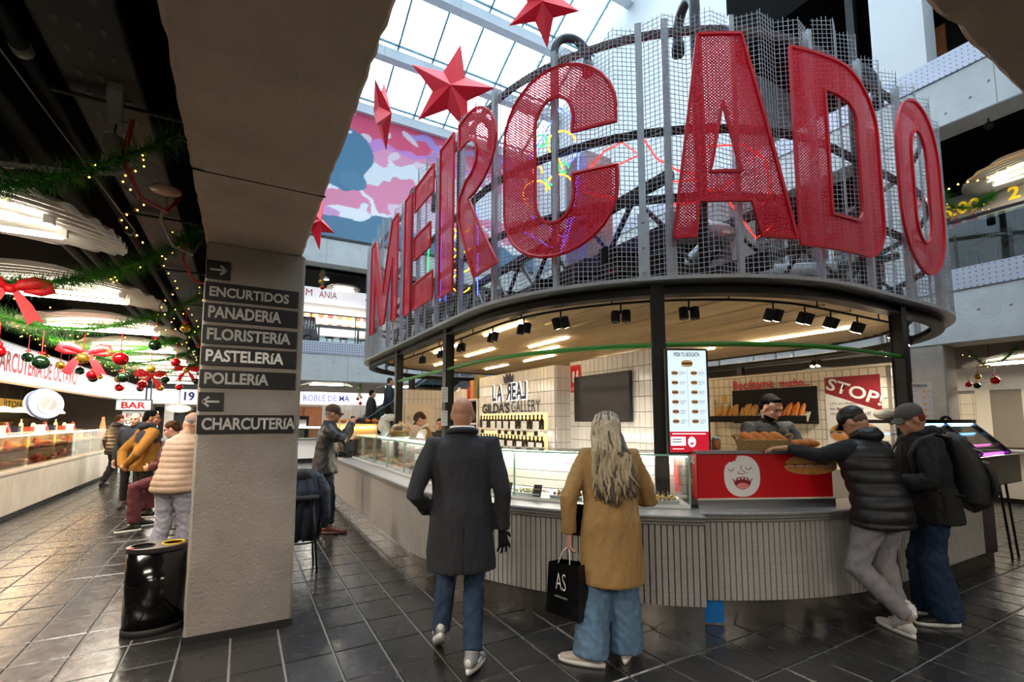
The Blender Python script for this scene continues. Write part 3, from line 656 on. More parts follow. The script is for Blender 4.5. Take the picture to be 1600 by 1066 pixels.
# ---- MERCADO letters
def poly_arc(cx, cy, rx, ry, a0, a1, n): return [(cx+rx*math.cos(R(a0+(a1-a0)*i/n)), cy+ry*math.sin(R(a0+(a1-a0)*i/n))) for i in range(n+1)]
def rrect(x0, x1, y0, y1, rx, ry, n=8):
    p = []
    for cx, cy, a in ((x1-rx, y1-ry, 0), (x0+rx, y1-ry, 90), (x0+rx, y0+ry, 180), (x1-rx, y0+ry, 270)): p += poly_arc(cx, cy, rx, ry, a, a+90, n)
    return p
GL = {
 'M': [[[(0,0),(.17,0),(.17,.62),(.42,.03),(.58,.03),(.83,.62),(.83,0),(1,0),(1,1),(.80,1),(.5,.36),(.20,1),(0,1)]]],
 'E': [[[(0,0),(.25,0),(.25,1),(0,1)]], [[(.38,0),(1,0),(1,.2),(.38,.2)]], [[(.38,.40),(.92,.40),(.92,.58),(.38,.58)]], [[(.38,.8),(1,.8),(1,1),(.38,1)]]],
 'R': [[[(0,0),(.32,0),(.32,1),(0,1)]], [[(.44,1)]+poly_arc(.62,.74,.36,.26,90,-90,10)+[(.66,.44),(1,.03),(.72,0),(.44,.40),(.44,.52)]+poly_arc(.58,.72,.17,.12,-90,90,8)+[(.44,.84)]]],
 'C': [[poly_arc(.5,.70,.5,.30,0,180,14)+poly_arc(.5,.30,.5,.30,180,360,14)+[(1,.40),(.66,.40)]+poly_arc(.5,.31,.17,.14,0,-180,10)+poly_arc(.5,.70,.17,.14,180,0,10)+[(.66,.62),(1,.62)]]],
 'A': [[[(0,0),(.17,0),(.20,.17),(.63,.17),(.70,0),(1,0),(.60,1),(.24,1)], [(.30,.31),(.55,.31),(.42,.66)]]],
 'D': [[[(0,0),(.55,0)]+poly_arc(.68,.22,.32,.22,-90,0,8)+poly_arc(.5,.70,.5,.30,0,90,12)+[(0,1)], [(.30,.82)]+[(.42,.82)]+poly_arc(.46,.70,.22,.12,60,0,6)+poly_arc(.55,.25,.13,.08,0,-90,5)+[(.30,.17)]]],
 'O': [[rrect(0,1,0,1,.5,.36,10), rrect(.32,.68,.17,.83,.18,.16,6)]],
}
def dens(l, st=.05):
    o = []
    for i in range(len(l)):
        a, b_ = l[i], l[(i+1) % len(l)]; k = max(1, int(math.hypot(b_[0]-a[0], b_[1]-a[1])/st)); o += [(a[0]+(b_[0]-a[0])*j/k, a[1]+(b_[1]-a[1])*j/k) for j in range(k)]
    return o
def big_letter(ch, s0, s1, z0, z1, label):
    W, H = s1-s0, z1-z0; sm = (s0+s1)/2; x, y, _, _ = LP.at(sm, .14)
    th = thing('sign_letter', label, 'sign letter', (x, y, z0), 0, 'giant red sign letters around the canopy')
    mp = lambda u, v, o=.135: (*LP.at(s0+u, o)[:2], z0+v)
    for loops in GL[ch]:
        Ls = [dens([(p[0]*W, p[1]*H) for p in l]) for l in loops]
        bm = bmesh.new(); tri = tessellate_polygon([[V(*p, 0) for p in l] for l in Ls]); fl = [bm.verts.new((*p, 0)) for l in Ls for p in l]
        for t in tri:
            try: bm.faces.new([fl[i] for i in t])
            except ValueError: pass
        for k in range(1, int(W/.1)+1): bmesh.ops.bisect_plane(bm, geom=bm.verts[:]+bm.edges[:]+bm.faces[:], plane_co=(k*.1, 0, 0), plane_no=(1, 0, 0))
        uv = bm.loops.layers.uv.new('sheet')
        for f in bm.faces:
            for l in f.loops: l[uv].uv = l.vert.co.xy
        for v in bm.verts: v.co = mp(v.co.x, v.co.y)
        me = bpy.data.meshes.new('perforated_sheet'); bm.to_mesh(me); bm.free(); link('perforated_sheet', me, 'red_perforated', th)
        for l in Ls: MB().tube([mp(*p, .138) for p in l], (.019), 4, closed=True, rot=PI/4).build('rim', 'bright_red', th)
    for k in (.25, .75):
        for zz in (.25, .75):
            a, b_ = mp(W*k, H*zz, .13), mp(W*k, H*zz, .0)
            if ch in 'MEAD' or zz: pass
    return th
for ch, a, b_, z0, z1, lab in [('M', .30, 2.25, 3.33, 5.18, 'giant red perforated metal letter M at the far end of the canopy'), ('E', 2.66, 4.02, 3.28, 5.22, 'giant red perforated metal letter E between M and R'), ('R', 4.28, 5.76, 3.22, 5.28, 'giant red perforated metal letter R with split stem'),
                               ('C', 5.86, 7.06, 3.19, 5.14, 'giant red perforated metal letter C just before the double posts'), ('A', 7.52, 8.58, 3.22, 5.14, 'giant red perforated metal letter A just after the double posts'), ('D', 8.62, 9.86, 3.17, 5.07, 'giant red perforated metal letter D between A and O'), ('O', 10.28, 11.35, 3.2, 5.21, 'giant red perforated metal letter O at the right end of the canopy')]:
    big_letter(ch, a, b_, z0, z1, lab)
# ---- neon signs inside the mesh
def neon(name, label, strokes, loc):
    th = thing(name, label, 'neon sign', loc)
    for pts, c_, e in strokes:
        mn = 'neon_'+c_.strip('#')
        if mn not in MATS: M(mn, c_, emit=e)
        MB().tube(pts, .010, 6).build('neon_tube', mn, th, True)
    return th
def circ(o, u, v, cx, cy, r, a0=0, a1=300, n=12): return [tuple(V(o)+V(u)*(cx+r*math.cos(R(a0+(a1-a0)*i/n)))+V(v)*(cy+r*math.sin(R(a0+(a1-a0)*i/n)))) for i in range(n+1)]
def pl(o, u, v, pts): return [tuple(V(o)+V(u)*a+V(v)*b_) for a, b_ in pts]
U_, V_ = (.871, -.491, 0), (0, 0, 1)
o_ = (2.72, 4.55, 3.5)
neon('neon_cone', 'blue neon cone holding orange and green neon balls behind the letter C', [
    (pl(o_, U_, V_, [(0,.25),(.42,0),(.62,.55)]), '#3a50ff', 5), (pl(o_, U_, V_, [(.05,.45),(.5,.15),(.62,.8)]), '#3a50ff', 5), (pl(o_, U_, V_, [(.0,1.0),(.42,1.75),(.62,1.6)]), '#3a50ff', 5), (pl(o_, U_, V_, [(.42,0),(.62,.9)]), '#3a50ff', 5), (pl(o_, U_, V_, [(.52,1.05),(.64,1.2),(.62,.75),(.5,.4)]), '#3a50ff', 5)]
    +[(circ(o_, U_, V_, *a), '#ff9a20', 4) for a in ((.15,.7,.16,20,250),(.42,.78,.16,-20,200),(.28,1.0,.17,0,220),(.45,1.3,.17,20,260),(.1,.95,.12,0,180))]+[(circ(o_, U_, V_, *a), '#20c050', 3) for a in ((.2,1.35,.07,0,360),(.3,.88,.07,180,360),(.46,1.02,.06,0,300))], (2.9, 4.5, 3.5))
o_ = (2.75, 7.3, 3.55)
neon('neon_skewer', 'yellow neon skewer with blue side bars behind the letter E', [(circ(o_, U_, V_, .35, .3+.34*k, .16, 90, 330), '#ffd21e', 4) for k in range(4)]+[(pl(o_, U_, V_, [(.0,.0),(.0,1.5)]), '#3a50ff', 5), (pl(o_, U_, V_, [(.1,.0),(.1,1.5)]), '#3a50ff', 5), (pl(o_, U_, V_, [(.62,.1),(.62,1.6)]), '#3a50ff', 5), (pl(o_, U_, V_, [(-.2,.4),(-.2,1.1)]), '#20c050', 3)], (2.9, 7.2, 3.55))
o_ = (3.6, 4.0, 4.1)
neon('neon_crab', 'red neon outline drawing behind the double posts and the letter A', [(pl(o_, U_, V_, s_), '#ff2a1a', 2) for s_ in ([(-.3,.35),(-.1,.6),(.1,.7),(.3,.55),(.0,.4),(-.3,.35),(-.35,.1),(.1,.0),(.6,.05)], [(.35,.75),(.5,.5),(.75,.35),(1.0,.3)], [(.3,.05),(.7,-.05),(1.1,.0),(1.5,.4),(1.7,.6)], [(1.1,.65),(1.5,.68),(1.75,.5),(1.8,.1),(1.6,-.2)], [(.5,.2),(.9,.25),(1.3,.0),(1.6,-.45),(1.8,-.3)])], (3.8, 3.9, 4.1))
# ================================================================ KIOSK INTERIOR
def wall_tiles(root, o, u, v, W, H, tw, th_, m='wall_tile', skip=None, name='tile'):
    """individually set glazed tiles over a grout bed; o = lower corner on the bed, u reading direction, v up"""
    o, u, v = V(o), V(u), V(v); n = u.cross(v); key = 'wt_%g_%g_%s_%s' % (tw, th_, m, tuple(round(a, 2) for a in n))
    if key not in TILE_ME:
        b = MB(); g = .003; c = .003; x, y = tw/2-g, th_/2-g
        P = lambda a, b_, d: tuple(u*a+v*b_+n*d)
        b.add([P(-x,-y,0), P(x,-y,0), P(x,y,0), P(-x,y,0), P(-x+c,-y+c,.008), P(x-c,-y+c,.008), P(x-c,y-c,.008), P(-x+c,y-c,.008)], [(4,5,6,7),(0,1,5,4),(1,2,6,5),(2,3,7,6),(3,0,4,7)])
        me = b.mesh('tile'); me.materials.append(MATS[m]); TILE_ME[key] = me
    me = TILE_ME[key]
    for i in range(int(W/tw+.01)):
        for j in range(int(H/th_+.01)):
            if skip and skip((i+.5)*tw, (j+.5)*th_): continue
            p = o+u*((i+.5)*tw)+v*((j+.5)*th_); t = bpy.data.objects.new(name, me); col.objects.link(t); t.location = p; setp(t, root)
TILE_ME = {}
XW, UL = 4.2, (0, -1, 0); UP = (0, 0, 1)
kf = struct(MB().prism([LP.at(t, -.45)[:2] for t in np.arange(0, LP.L, .4)], (0, 0, .04), (1,0,0), (0,1,0), .04).build('floor_kiosk_bounce', M('pale_bounce_floor', '#b9b4ab', .5)))  # unseen pale slab, added to bounce light up to the plank ceiling
# crown-logo wall block, facing the aisle
w1 = struct(MB().box(XW, XW+.28, 6.08, 8.8, 0, 2.45).build('wall_kiosk', 'tile_grout'))
nich = lambda a, b_: (1.11 < b_+1.05 < 1.36 or 1.44 < b_+1.05 < 1.70) and a > .15 and a < 2.55
wall_tiles(w1, (XW, 8.8, 1.05), UL, UP, 2.7, 1.4, .1, .2, skip=None); wall_tiles(w1, (XW, 6.08, 1.05), (1,0,0), UP, .28, 1.4, .0933, .2)
w2 = struct(MB().box(4.48, 4.74, 4.25, 6.08, 0, 2.5).build('wall_kiosk_screen', 'tile_grout')); wall_tiles(w2, (4.48, 6.08, 1.1), UL, UP, 1.83, 1.4, .1, .2)
wall_tiles(w2, (4.48, 4.25, 1.1), (1,0,0), UP, .26, 1.4, .087, .2)
# crown sign
cs = thing('logo_sign', 'dark raised crown logo lettering with white halo on the tiled wall', 'sign', (XW-.01, 7.7, 1.95))
xs_ = XW-.011
M('halo', '#ffffff', emit=.7)
def lt(t, y, z, W, H, bold=.03, m='navy', par=None, flip=False, x=xs_, dep=.02):
    u = (0, 1, 0) if flip else UL; yy = y-W if flip else y
    o = text(t, (x, yy, z), u, UP, W, H, m, par, bold=bold, depth=-dep if flip else dep); return o
for t, y, W, fl in (('L', 8.17, .16, 0), ('A', 7.98, .22, 0), ('R', 7.62, .2, 1), ('E', 7.40, .14, 0), ('A', 7.25, .2, 0), ('L', 7.06, .15, 1)):
    lt(t, y+.012, 1.938, W+.024, .324, .05, 'halo', cs, fl, dep=.004); lt(t, y, 1.95, W, .30, .03, 'navy', cs, fl)
cr = [(0,0),(.3,0),(.34,.14),(.25,.07),(.21,.18),(.15,.08),(.09,.18),(.05,.07),(-.04,.14)]
MB().prism(cr, (xs_-.02, 7.70, 2.27), UL, UP, .012).build('crown', 'navy', cs)
gs = thing('wall_lettering', 'black wall lettering in bold and thin capitals below the crown logo', 'sign', (XW-.01, 7.5, 1.7))
text("GILDA'S", (xs_, 8.64, 1.715), UL, UP, 1.12, .2, 'black', gs, bold=.035, depth=.006); text('GALLERY', (xs_, 7.45, 1.73), UL, UP, .95, .2, 'black', gs, bold=-.004, depth=.006)
MB().ball((xs_-.01, 7.82, 1.95), (.008, .02, .035), 8, 6).build('olive_mark', 'black', gs)
# lit bottle shelves
sh = thing('bottle_shelf', 'two lit recessed shelves of oil bottles below the black lettering', 'shelf', (XW-.06, 7.6, 1.1))
for z in (1.445, 1.11):
    MB().box(XW-.14, XW-.009, 6.3, 8.65, z-.015, z).build('shelf_board', 'white', sh); MB().box(XW-.012, XW-.0085, 6.3, 8.65, z, z+.27).build('lit_back', M('shelf_glow', '#ffe2a0', emit=.8, ecol='#ffd98c'), sh)
M('bottle_green', '#2a2410', .15); M('cap_black', '#15120f', .4)
bt = None
for r_, z in enumerate((1.445, 1.11)):
    for k in range(19):
        y = 8.58-k*.122; lab = '%s dark oil bottle from the far end of the %s lit row' % (nth(k), ('upper', 'lower')[r_])
        if bt is None:
            bt = thing('oil_bottle', lab, 'bottle', (XW-.06, y, z), 0, 'oil bottles on the lit shelves')
            MB().lathe([(.036, 0), (.038, .01), (.038, .14), (.014, .175), (.014, .2)], (0, 0, 0), 12).build('glass_body', 'bottle_green', bt, True, local=True); MB().lathe([(.017, .2), (.017, .235)], (0, 0, 0), 10).build('cap', 'cap_black', bt, True, local=True)
        else: dup(bt, (XW-.06, y, z), None, lab)
for r_, z in enumerate((1.445, 1.11)):
    for k, y in enumerate((8.3, 7.95, 7.7, 7.45, 7.2, 6.82, 6.45) if r_ == 0 else (7.6, 7.3, 6.98, 6.6, 6.36)):
        c_ = MB().box(XW-.135, XW-.129, y-.085, y+.085, z, z+.13).build('product_card', 'white'); tag(c_, '%s white product card from the far end before the %s row of bottles' % (nth(k), ('upper', 'lower')[r_]), 'card', 'white cards before the bottles')
for k, y in enumerate((8.45, 7.75, 7.5, 7.25, 7.05, 6.85, 6.5)):
    b = MB().lathe([(.03, 0), (.035, .03), (.03, .06), (.01, .07)], (XW-.10, y, 1.3455), 10); tag(b.build('stopper', 'cap_black', smooth=True), nth(k)+' small black pot from the far end above the lower bottle row', 'pot', 'black pots over the lower bottles')
MB().box(XW-.14, XW-.05, 6.3, 8.65, 1.333, 1.345).build('shelf_board', 'white', sh)
# television and red fire sign
tv = thing('tv', 'large black switched-off television on the white tiled wall', 'television', (4.45, 5.3, 1.57))
MB().box(4.415, 4.455, 4.68, 5.90, 1.57, 2.25).build('bezel', 'black', tv, bevel=.006); MB().box(4.4125, 4.415, 4.70, 5.88, 1.59, 2.23).build('screen', M('screen_off', '#0b0b0c', .25), tv); MB().box(4.455, 4.471, 5.1, 5.5, 1.8, 2.05).build('bracket', 'steel_dark', tv)
fs_ = MB().box(4.460, 4.470, 5.80, 6.04, 2.02, 2.44).build('fire_sign', 'print_red'); tag(fs_, 'red fire extinguisher sign above the black television corner', 'sign')
MB().prism(rrect(-.03, .03, -.1, .08, .025, .025, 4), (4.459, 5.97, 2.27), UL, UP, .002).build('pictogram', 'white', fs_); MB().prism([(-.03,-.08),(.03,-.08),(.035,.0),(.01,.02),(.03,.06),(.0,.1),(-.03,.03)], (4.459, 5.87, 2.27), UL, UP, .002).build('pictogram', 'white', fs_); text('EXTINTOR', (4.4595, 6.02, 2.05), UL, UP, .2, .05, 'white', fs_, depth=.001)
# sandwich wall X = 7.28
w3 = struct(MB().box(7.3, 7.5, 2.96, 6.15, 0, 2.30).build('wall_kiosk_sandwich', 'tile_grout')); M('tile_cream', '#efe3cd', .15, var=.03, scale=3, rnd=.03)
wall_tiles(w3, (7.3, 6.15, .9), UL, UP, 3.15, 1.4, .105, .14, 'tile_cream'); wall_tiles(w3, (7.3, 2.96, .9), (1,0,0), UP, .2, 1.4, .1, .14, 'tile_cream')
MB().box(7.27, 7.52, 2.94, 6.17, 2.30, 2.335).build('cap_rail', 'cream', w3)
bs = thing('red_lettering', 'red raised slogan lettering above the black bread shelf', 'sign', (7.28, 4.6, 2.12)); text('Bocátame', (7.291, 5.23, 2.10), UL, UP, .72, .15, 'red', bs, bold=.02, depth=.015); text('mucho...', (7.291, 4.43, 2.10), UL, UP, .46, .125, 'red', bs, bold=.02, depth=.015)
bd = thing('bread_shelf', 'black wall board with slanted shelf of bread baskets behind the vendor', 'shelf', (7.2, 4.6, 1.5)); MB().box(7.262, 7.288, 3.87, 5.24, 1.54, 2.09).build('backboard', 'matte_black', bd)
MB().box(6.98, 7.262, 3.87, 5.56, 1.56, 1.575).build('shelf_board', 'matte_black', bd); MB().box(6.972, 6.98, 3.87, 5.56, 1.56, 1.66).build('front_lip', 'matte_black', bd)
M('bread_pale', '#d9a95c', .6, var=.2, scale=20, bump=.2, bscale=30); M('bread_gold', '#c9752a', .55, var=.25, scale=20, bump=.2, bscale=30); M('wicker', '#a98a55', .7, var=.35, scale=50, bump=.6, bscale=120); M('tray_paper', '#e9dcc2', .7)
for bi, (y0, y1, mm, lab) in enumerate([(5.45, 4.98, 'bread_pale', 'pale baguettes in the first basket'), (4.94, 4.66, 'bread_pale', 'short rolls in the middle basket'), (4.4, 3.95, 'bread_gold', 'golden baguettes in the last basket')]):
    bk = thing('bread_basket', ('basket of pale baguettes at the far end of the black shelf', 'basket of short rolls in the middle of the black shelf', 'basket of golden baguettes at the near end of the black shelf')[bi], 'basket', (7.12, (y0+y1)/2, 1.576))
    q = MB(); ym, hw = (y0+y1)/2, (y0-y1)/2
    q.add([(7.0, ym-hw*.8, 1.576), (7.24, ym-hw*.8, 1.576), (7.24, ym+hw*.8, 1.576), (7.0, ym+hw*.8, 1.576), (6.99, ym-hw, 1.66), (7.25, ym-hw, 1.72), (7.25, ym+hw, 1.72), (6.99, ym+hw, 1.66)], [(0,1,2,3),(0,1,5,4),(1,2,6,5),(2,3,7,6),(3,0,4,7)]); q.build('basket', 'tray_paper', bk)
    nb = int((y0-y1)/.062)
    for k in range(nb*2):
        yy = y0-.03-(k % nb)*.062; up = k//nb; l = .22+random.uniform(-.02, .03); tl = random.uniform(.2, .6)
        p0 = V(7.04+.03*up, yy, 1.62+.06*up); p1 = p0+V(.09+.03*up, random.uniform(-.06, .06), l*.75)
        rr = [.008, .026, .032, .033, .031, .024, .008]
        b = MB().tube([p0.lerp(p1, i/6) for i in range(7)], rr, 8); o = b.build('baguette' if bi != 1 else 'bread_roll', mm, smooth=True)
        tag(o, nth(k % nb)+' '+('rear ' if up else 'front ')+('pale baguette from the far end in the far shelf basket', 'short roll from the far end in the middle shelf basket', 'golden baguette from the far end in the near shelf basket')[bi], 'bread', ('pale baguettes on the shelf', 'rolls on the shelf', 'golden baguettes on the shelf')[bi])
# STOP poster, flat print
po = thing('stop_poster', 'white poster with dark red slanted stop headline on the tiled sandwich wall', 'poster', (7.28, 3.4, 1.4)); xp = 7.282
MB().box(xp, xp+.008, 3.07, 3.76, 1.25, 2.20).build('sheet', 'white', po)
MB().prism([(0,.95),(.69,.95),(.69,.46),(0,.73)], (xp-.001, 3.76, 1.25), UL, UP, .001).build('red_band', M('deep_red', '#8f1f2a', .5), po)
ang = R(-21); uu = (0, -math.cos(ang), math.sin(ang)); vv = (0, math.sin(ang), math.cos(ang))
text('STOP!', (xp-.001, 3.752, 2.035), uu, vv, .72, .17, 'white', po, bold=.02, depth=.002)
M('brown_ink', '#6b4a48', .6)
text('¿Ya probaste', (xp-.001, 3.70, 1.80), UL, UP, .36, .045, 'brown_ink', po, bold=0); text('los', (xp-.001, 3.70, 1.735), UL, UP, .07, .04, 'brown_ink', po, bold=0); text('bocatas', (xp-.001, 3.61, 1.735), UL, UP, .25, .04, 'brown_ink', po, bold=.03); text('de', (xp-.001, 3.34, 1.735), UL, UP, .06, .04, 'brown_ink', po, bold=0); text('moda en Madrid?', (xp-.001, 3.70, 1.665), UL, UP, .5, .045, 'brown_ink', po, bold=0)
M('bun', '#c98a45', .6, var=.2, scale=25); M('leaf_green', '#4c6b22', .6); M('ham', '#e0a090', .6)
def flat_sandwich(o, u, v, W, H, par, d=.002):
    o, u, v = V(o), V(u), V(v); n = V(u).cross(V(v))
    P = lambda pts, m, k, nm: MB().prism([(a*W, b_*H) for a, b_ in pts], o+n*d*k, u, v, d*.5).build(nm, m, par)
    P(poly_arc(.5,.36,.5,.36,180,360,12)+[(1,.45),(0,.45)], 'bun', 1, 'printed_bread'); P([(.0,.4)]+[(i/14, .33+.10*(i % 2)+.03*math.sin(i)) for i in range(15)]+[(1,.5),(0,.5)], 'ham', 2, 'printed_ham')
    P([(0,.5)]+[(i/16, .44+.13*((i*7) % 3)/2) for i in range(17)]+[(1,.66),(.0,.66)], 'leaf_green', 3, 'printed_leaf'); P(poly_arc(.5,.55,.5,.45,0,180,14), 'bun', 4, 'printed_bread')
flat_sandwich((xp-.001, 3.72, 1.27), UL, UP, .62, .3, po)
# cabinet door, warning stickers
ed = thing('wall_cabinet', 'beige electrical cabinet on the tiled sandwich wall beside the bread shelf', 'cabinet', (7.27, 5.8, 1.3)); MB().box(7.25, 7.29, 5.60, 6.05, 1.25, 1.95).build('door', 'cream', ed, bevel=.008); MB().box(7.242, 7.25, 5.63, 5.66, 1.55, 1.65).build('handle', 'steel', ed)
M('yellow', '#e8b51a', .5)
y_ = MB().prism([(0,0),(.11,0),(.055,.1)], (7.249, 5.85, 1.6), UL, UP, .003).build('warning_sticker', 'yellow'); tag(y_, 'yellow triangular warning sticker on the beige cabinet', 'sticker'); y_ = MB().box(7.284, 7.29, 5.38, 5.46, 1.9, 2.02).build('warning_sticker', 'yellow'); tag(y_, 'yellow rectangular warning sticker on the cream tiles', 'sticker')
# ---- red sandwich stand on the second counter
rs = thing('sandwich_stand', 'bright red counter-top stand printed with a laughing bread logo and a sandwich', 'stand', (3.8, 2.4, .875))
def p2(t, off, z): x, y, _, _ = S2.at(t, off); return (x, y, z)
a, b_ = .04, 1.26
A = V(p2(a, -.10, 0)); B = V(p2(b_, -.06, 0)); ur = (B-A).normalized(); LN = (B-A).length; nn = V(ur.y, -ur.x, 0)   # outward
back = -nn
def bx(u0, u1, d0, d1, z0, z1): return MB().obox(A+ur*(u0+u1)/2-nn*(d0+d1)/2+V(0,0,(z0+z1)/2), ur*(u1-u0)/2, nn*(d1-d0)/2, V(0,0,(z1-z0)/2))
bx(0, LN, .0, .5, .8745, .945).build('steel_base', 'steel', rs); bx(0.01, LN-.01, .012, .48, .945, 1.315).build('body', 'print_red', rs); bx(-.01, LN, -.01, .5, 1.315, 1.345).build('worktop', 'steel', rs, bevel=.004)
bx(.0, LN, -.004, .006, .945, .958).build('trim_strip', 'cream', rs)
# logo: white bread face with a bite, closed eyes, laughing mouth
lo = A+ur*.385+nn*-.009+V(0, 0, 1.135); LR = lambda pts: [(p[0], p[1]) for p in pts]
outl = [(.135*math.cos(a_)*(1-.08*math.sin(a_)**4), .165*math.sin(a_)) for a_ in np.linspace(R(100), R(100+295), 40)]
bite = [(.085-.02*0, .128), (.06, .118), (.055, .135), (.03, .128), (.022, .150), (.0, .148), (-.012, .163)]
outl = [(-x_, y_) for x_, y_ in outl] ; bite = [(-x_, y_) for x_, y_ in bite]
face = [(.155*math.cos(R(t_)), .168*math.sin(R(t_))) for t_ in range(105, -216, -8)]
face = [(.155*abs(math.cos(R(t_)))**.85*(1 if math.cos(R(t_)) > 0 else -1), .168*abs(math.sin(R(t_)))**.85*(1 if math.sin(R(t_)) > 0 else -1)) for t_ in range(100, -212, -6)]+[(-.115, .108), (-.10, .118), (-.082, .112), (-.072, .125), (-.05, .122), (-.052, .14), (-.038, .15), (-.04, .163)]
off_ = lambda k: lo+nn*(.0012*k)
MB().prism(face, off_(1), ur, (0,0,1), .001).build('logo_face', 'white', rs)
M('logo_red', '#8e1230', .5); M('tongue', '#f0908a', .5)
mouth = [(-.08,-.03),(-.04,-.012),(0,-.005),(.04,-.012),(.08,-.03)]+[(.075*math.cos(R(t_)), -.035+.075*math.sin(R(t_))) for t_ in range(0, -181, -15)]
MB().prism(mouth, off_(2), ur, (0,0,1), .001).build('logo_mouth', 'logo_red', rs); MB().prism([(.055*math.cos(R(t_)), -.085+.03*abs(math.sin(R(t_)))*(1 if math.sin(R(t_)) > 0 else -.7)) for t_ in range(0, 360, 20)], off_(3), ur, (0,0,1), .001).build('logo_tongue', 'tongue', rs)
for k in range(5): xk = -.06+.03*k; zz = -.012-.006*abs(k-2); MB().prism([(xk-.012, zz), (xk, zz-.018), (xk+.012, zz)], off_(3), ur, (0,0,1), .001).build('logo_tooth', 'white', rs)
def stroke(pts, r=.0028): P = [off_(2)+ur*x_+V(0,0,y_) for x_, y_ in pts]; MB().tube(P, r, 5).build('logo_line', 'logo_red', rs)
stroke([(-.095+.025*math.cos(R(t_))+.0, .068+.025*math.sin(R(t_))) for t_ in range(190, 351, 20)]); stroke([(.055+.025*math.cos(R(t_)), .078+.025*math.sin(R(t_))) for t_ in range(190, 351, 20)])
stroke([(-.005,.09),(-.012,.06),(.004,.045),(.018,.04),(.02,.025),(.0,.015),(-.02,.02),(-.034,.02),(-.036,.032),(-.025,.038)]); stroke([(.035,.022),(.042,.03)])
stroke([(-.09,-.022),(-.078,-.034)]); stroke([(.09,-.022),(.078,-.034)])
flat_sandwich(A+ur*.76+nn*-.009+V(0,0,1.14), ur, (0,0,1), .46, .17, rs, .0012)
# slanted side panel
sA = A+V(0,0,0); sd = (V(.42, .90, 0)).normalized()
q = MB(); pts3 = [A+V(0,0,.955), A+V(0,0,1.335), A+sd*.30+V(0,0,1.335), A+sd*.42+V(0,0,1.04)]; q.add([p-ur*.008 for p in pts3]+[p for p in pts3], [(0,1,2,3),(7,6,5,4),(0,4,5,1),(1,5,6,2),(2,6,7,3),(3,7,4,0)]); sp = q.build('side_panel', 'print_red', rs)
su = -sd; text('BOCATAS', tuple(A+sd*.30-ur*.010+V(0,0,1.235)), tuple(su), UP, .27, .06, 'white', rs, depth=.002); flat_sandwich(A+sd*.33-ur*.011+V(0,0,1.04), su, (0,0,1), .26, .15, rs, .001)
# wicker basket with rolls
bk = thing('bread_basket', 'long wicker basket with a handle on the red stand in front of the vendor', 'basket', tuple(A+ur*.66-nn*.14+V(0,0,1.346)), math.atan2(ur.y, ur.x)); bk.scale = (.86, .9, .95)
q = MB()
for k in range(7):
    z = .006+k*.013; e = 1+.12*k/6; q.tube([(.23*e*c_[0], .10*e*c_[1], z) for c_ in [(math.copysign(abs(math.cos(t_))**.5, math.cos(t_)), math.copysign(abs(math.sin(t_))**.5, math.sin(t_))) for t_ in np.linspace(0, 2*PI, 33)[:-1]]], .0085, 6, closed=True)
q.build('woven_wall', 'wicker', bk, True, local=True); MB().box(-.22, .22, -.09, .09, 0, .012).build('base', 'wicker', bk, local=True)
for s_ in (-1, 1): MB().tube([(s_*.25, -.05, .08), (s_*.285, -.05, .125), (s_*.29, 0, .135), (s_*.285, .05, .125), (s_*.25, .05, .08)], .009, 6).build('handle', 'wicker', bk, True, local=True)
for k, (u_, tl) in enumerate([(-.16, .5), (-.05, .65), (.06, .6), (.16, .7)]):
    c0 = A+ur*(.69+u_*.85)-nn*.14+V(0,0,1.415); d = (ur*(-.55)+V(0,0,.55)-nn*.3).normalized(); P = [c0+d*(-.09+.2*i/8) for i in range(9)]
    o = MB().tube(P, [.012, .036, .044, .047, .048, .047, .043, .034, .012], 12).build('bread_roll', 'bread_gold', smooth=True); tag(o, ('first', 'second', 'third', 'last')[k]+' crusty roll counted along the wicker basket from the white face logo', 'bread', 'crusty rolls in the wicker basket')
jr = thing('condiment_jar', 'amber condiment jar beside the wicker basket on the red stand', 'jar', tuple(A+ur*.27-nn*.2+V(0,0,1.346))); jc = A+ur*.27-nn*.2
MB().lathe([(.035, 0), (.038, .01), (.038, .075), (.03, .085)], (jc.x, jc.y, 1.346), 14).build('glass_body', M('amber', '#a8602a', .2), jr, True); MB().lathe([(.034, .085), (.034, .105)], (jc.x, jc.y, 1.346), 14).build('lid', 'steel', jr, True)
jc = A+ur*.19-nn*.25; jr = thing('napkin_holder', 'small steel napkin holder at the corner of the red stand', 'holder', (jc.x, jc.y, 1.346)); MB().obox(jc+V(0,0,1.39), ur*.035, nn*.03, V(0,0,.043)).build('body', 'steel', jr, bevel=.004); MB().obox(jc+V(0,0,1.44), ur*.025, nn*.012, V(0,0,.02)).build('napkins', 'white', jr)
for k in range(3):
    c0 = A+ur*(1.02+.09*k)-nn*.3+V(0,0,1.385); P = [c0+(ur*.3+nn*.9).normalized()*(-.09+.18*i/6) for i in range(7)]; o = MB().tube(P, [.012, .032, .038, .04, .038, .03, .012], 10).build('bread_roll', 'bread_gold', smooth=True); tag(o, nth(k)+' loose roll behind the leaning arm on the red stand', 'bread', 'loose rolls on the red stand')
for k, z in enumerate((1.62, 1.93)):
    x, y, _, _ = LP.at(4.16, -.06); o = MB().obox((x-.09, y-.105, z), (.045, 0, 0), (0, .003, 0), (0, 0, .10)).build('paper_notice', 'white'); tag(o, ('lower', 'upper')[k]+' white paper notice taped on the second black pole', 'notice')
    for l in range(4): MB().obox((x-.09, y-.109, z+.07-.04*l), (.03, 0, 0), (0, .0008, 0), (0, 0, .004)).build('printed_line', 'scr_grey' if 'scr_grey' in MATS else 'sign_grey', o)
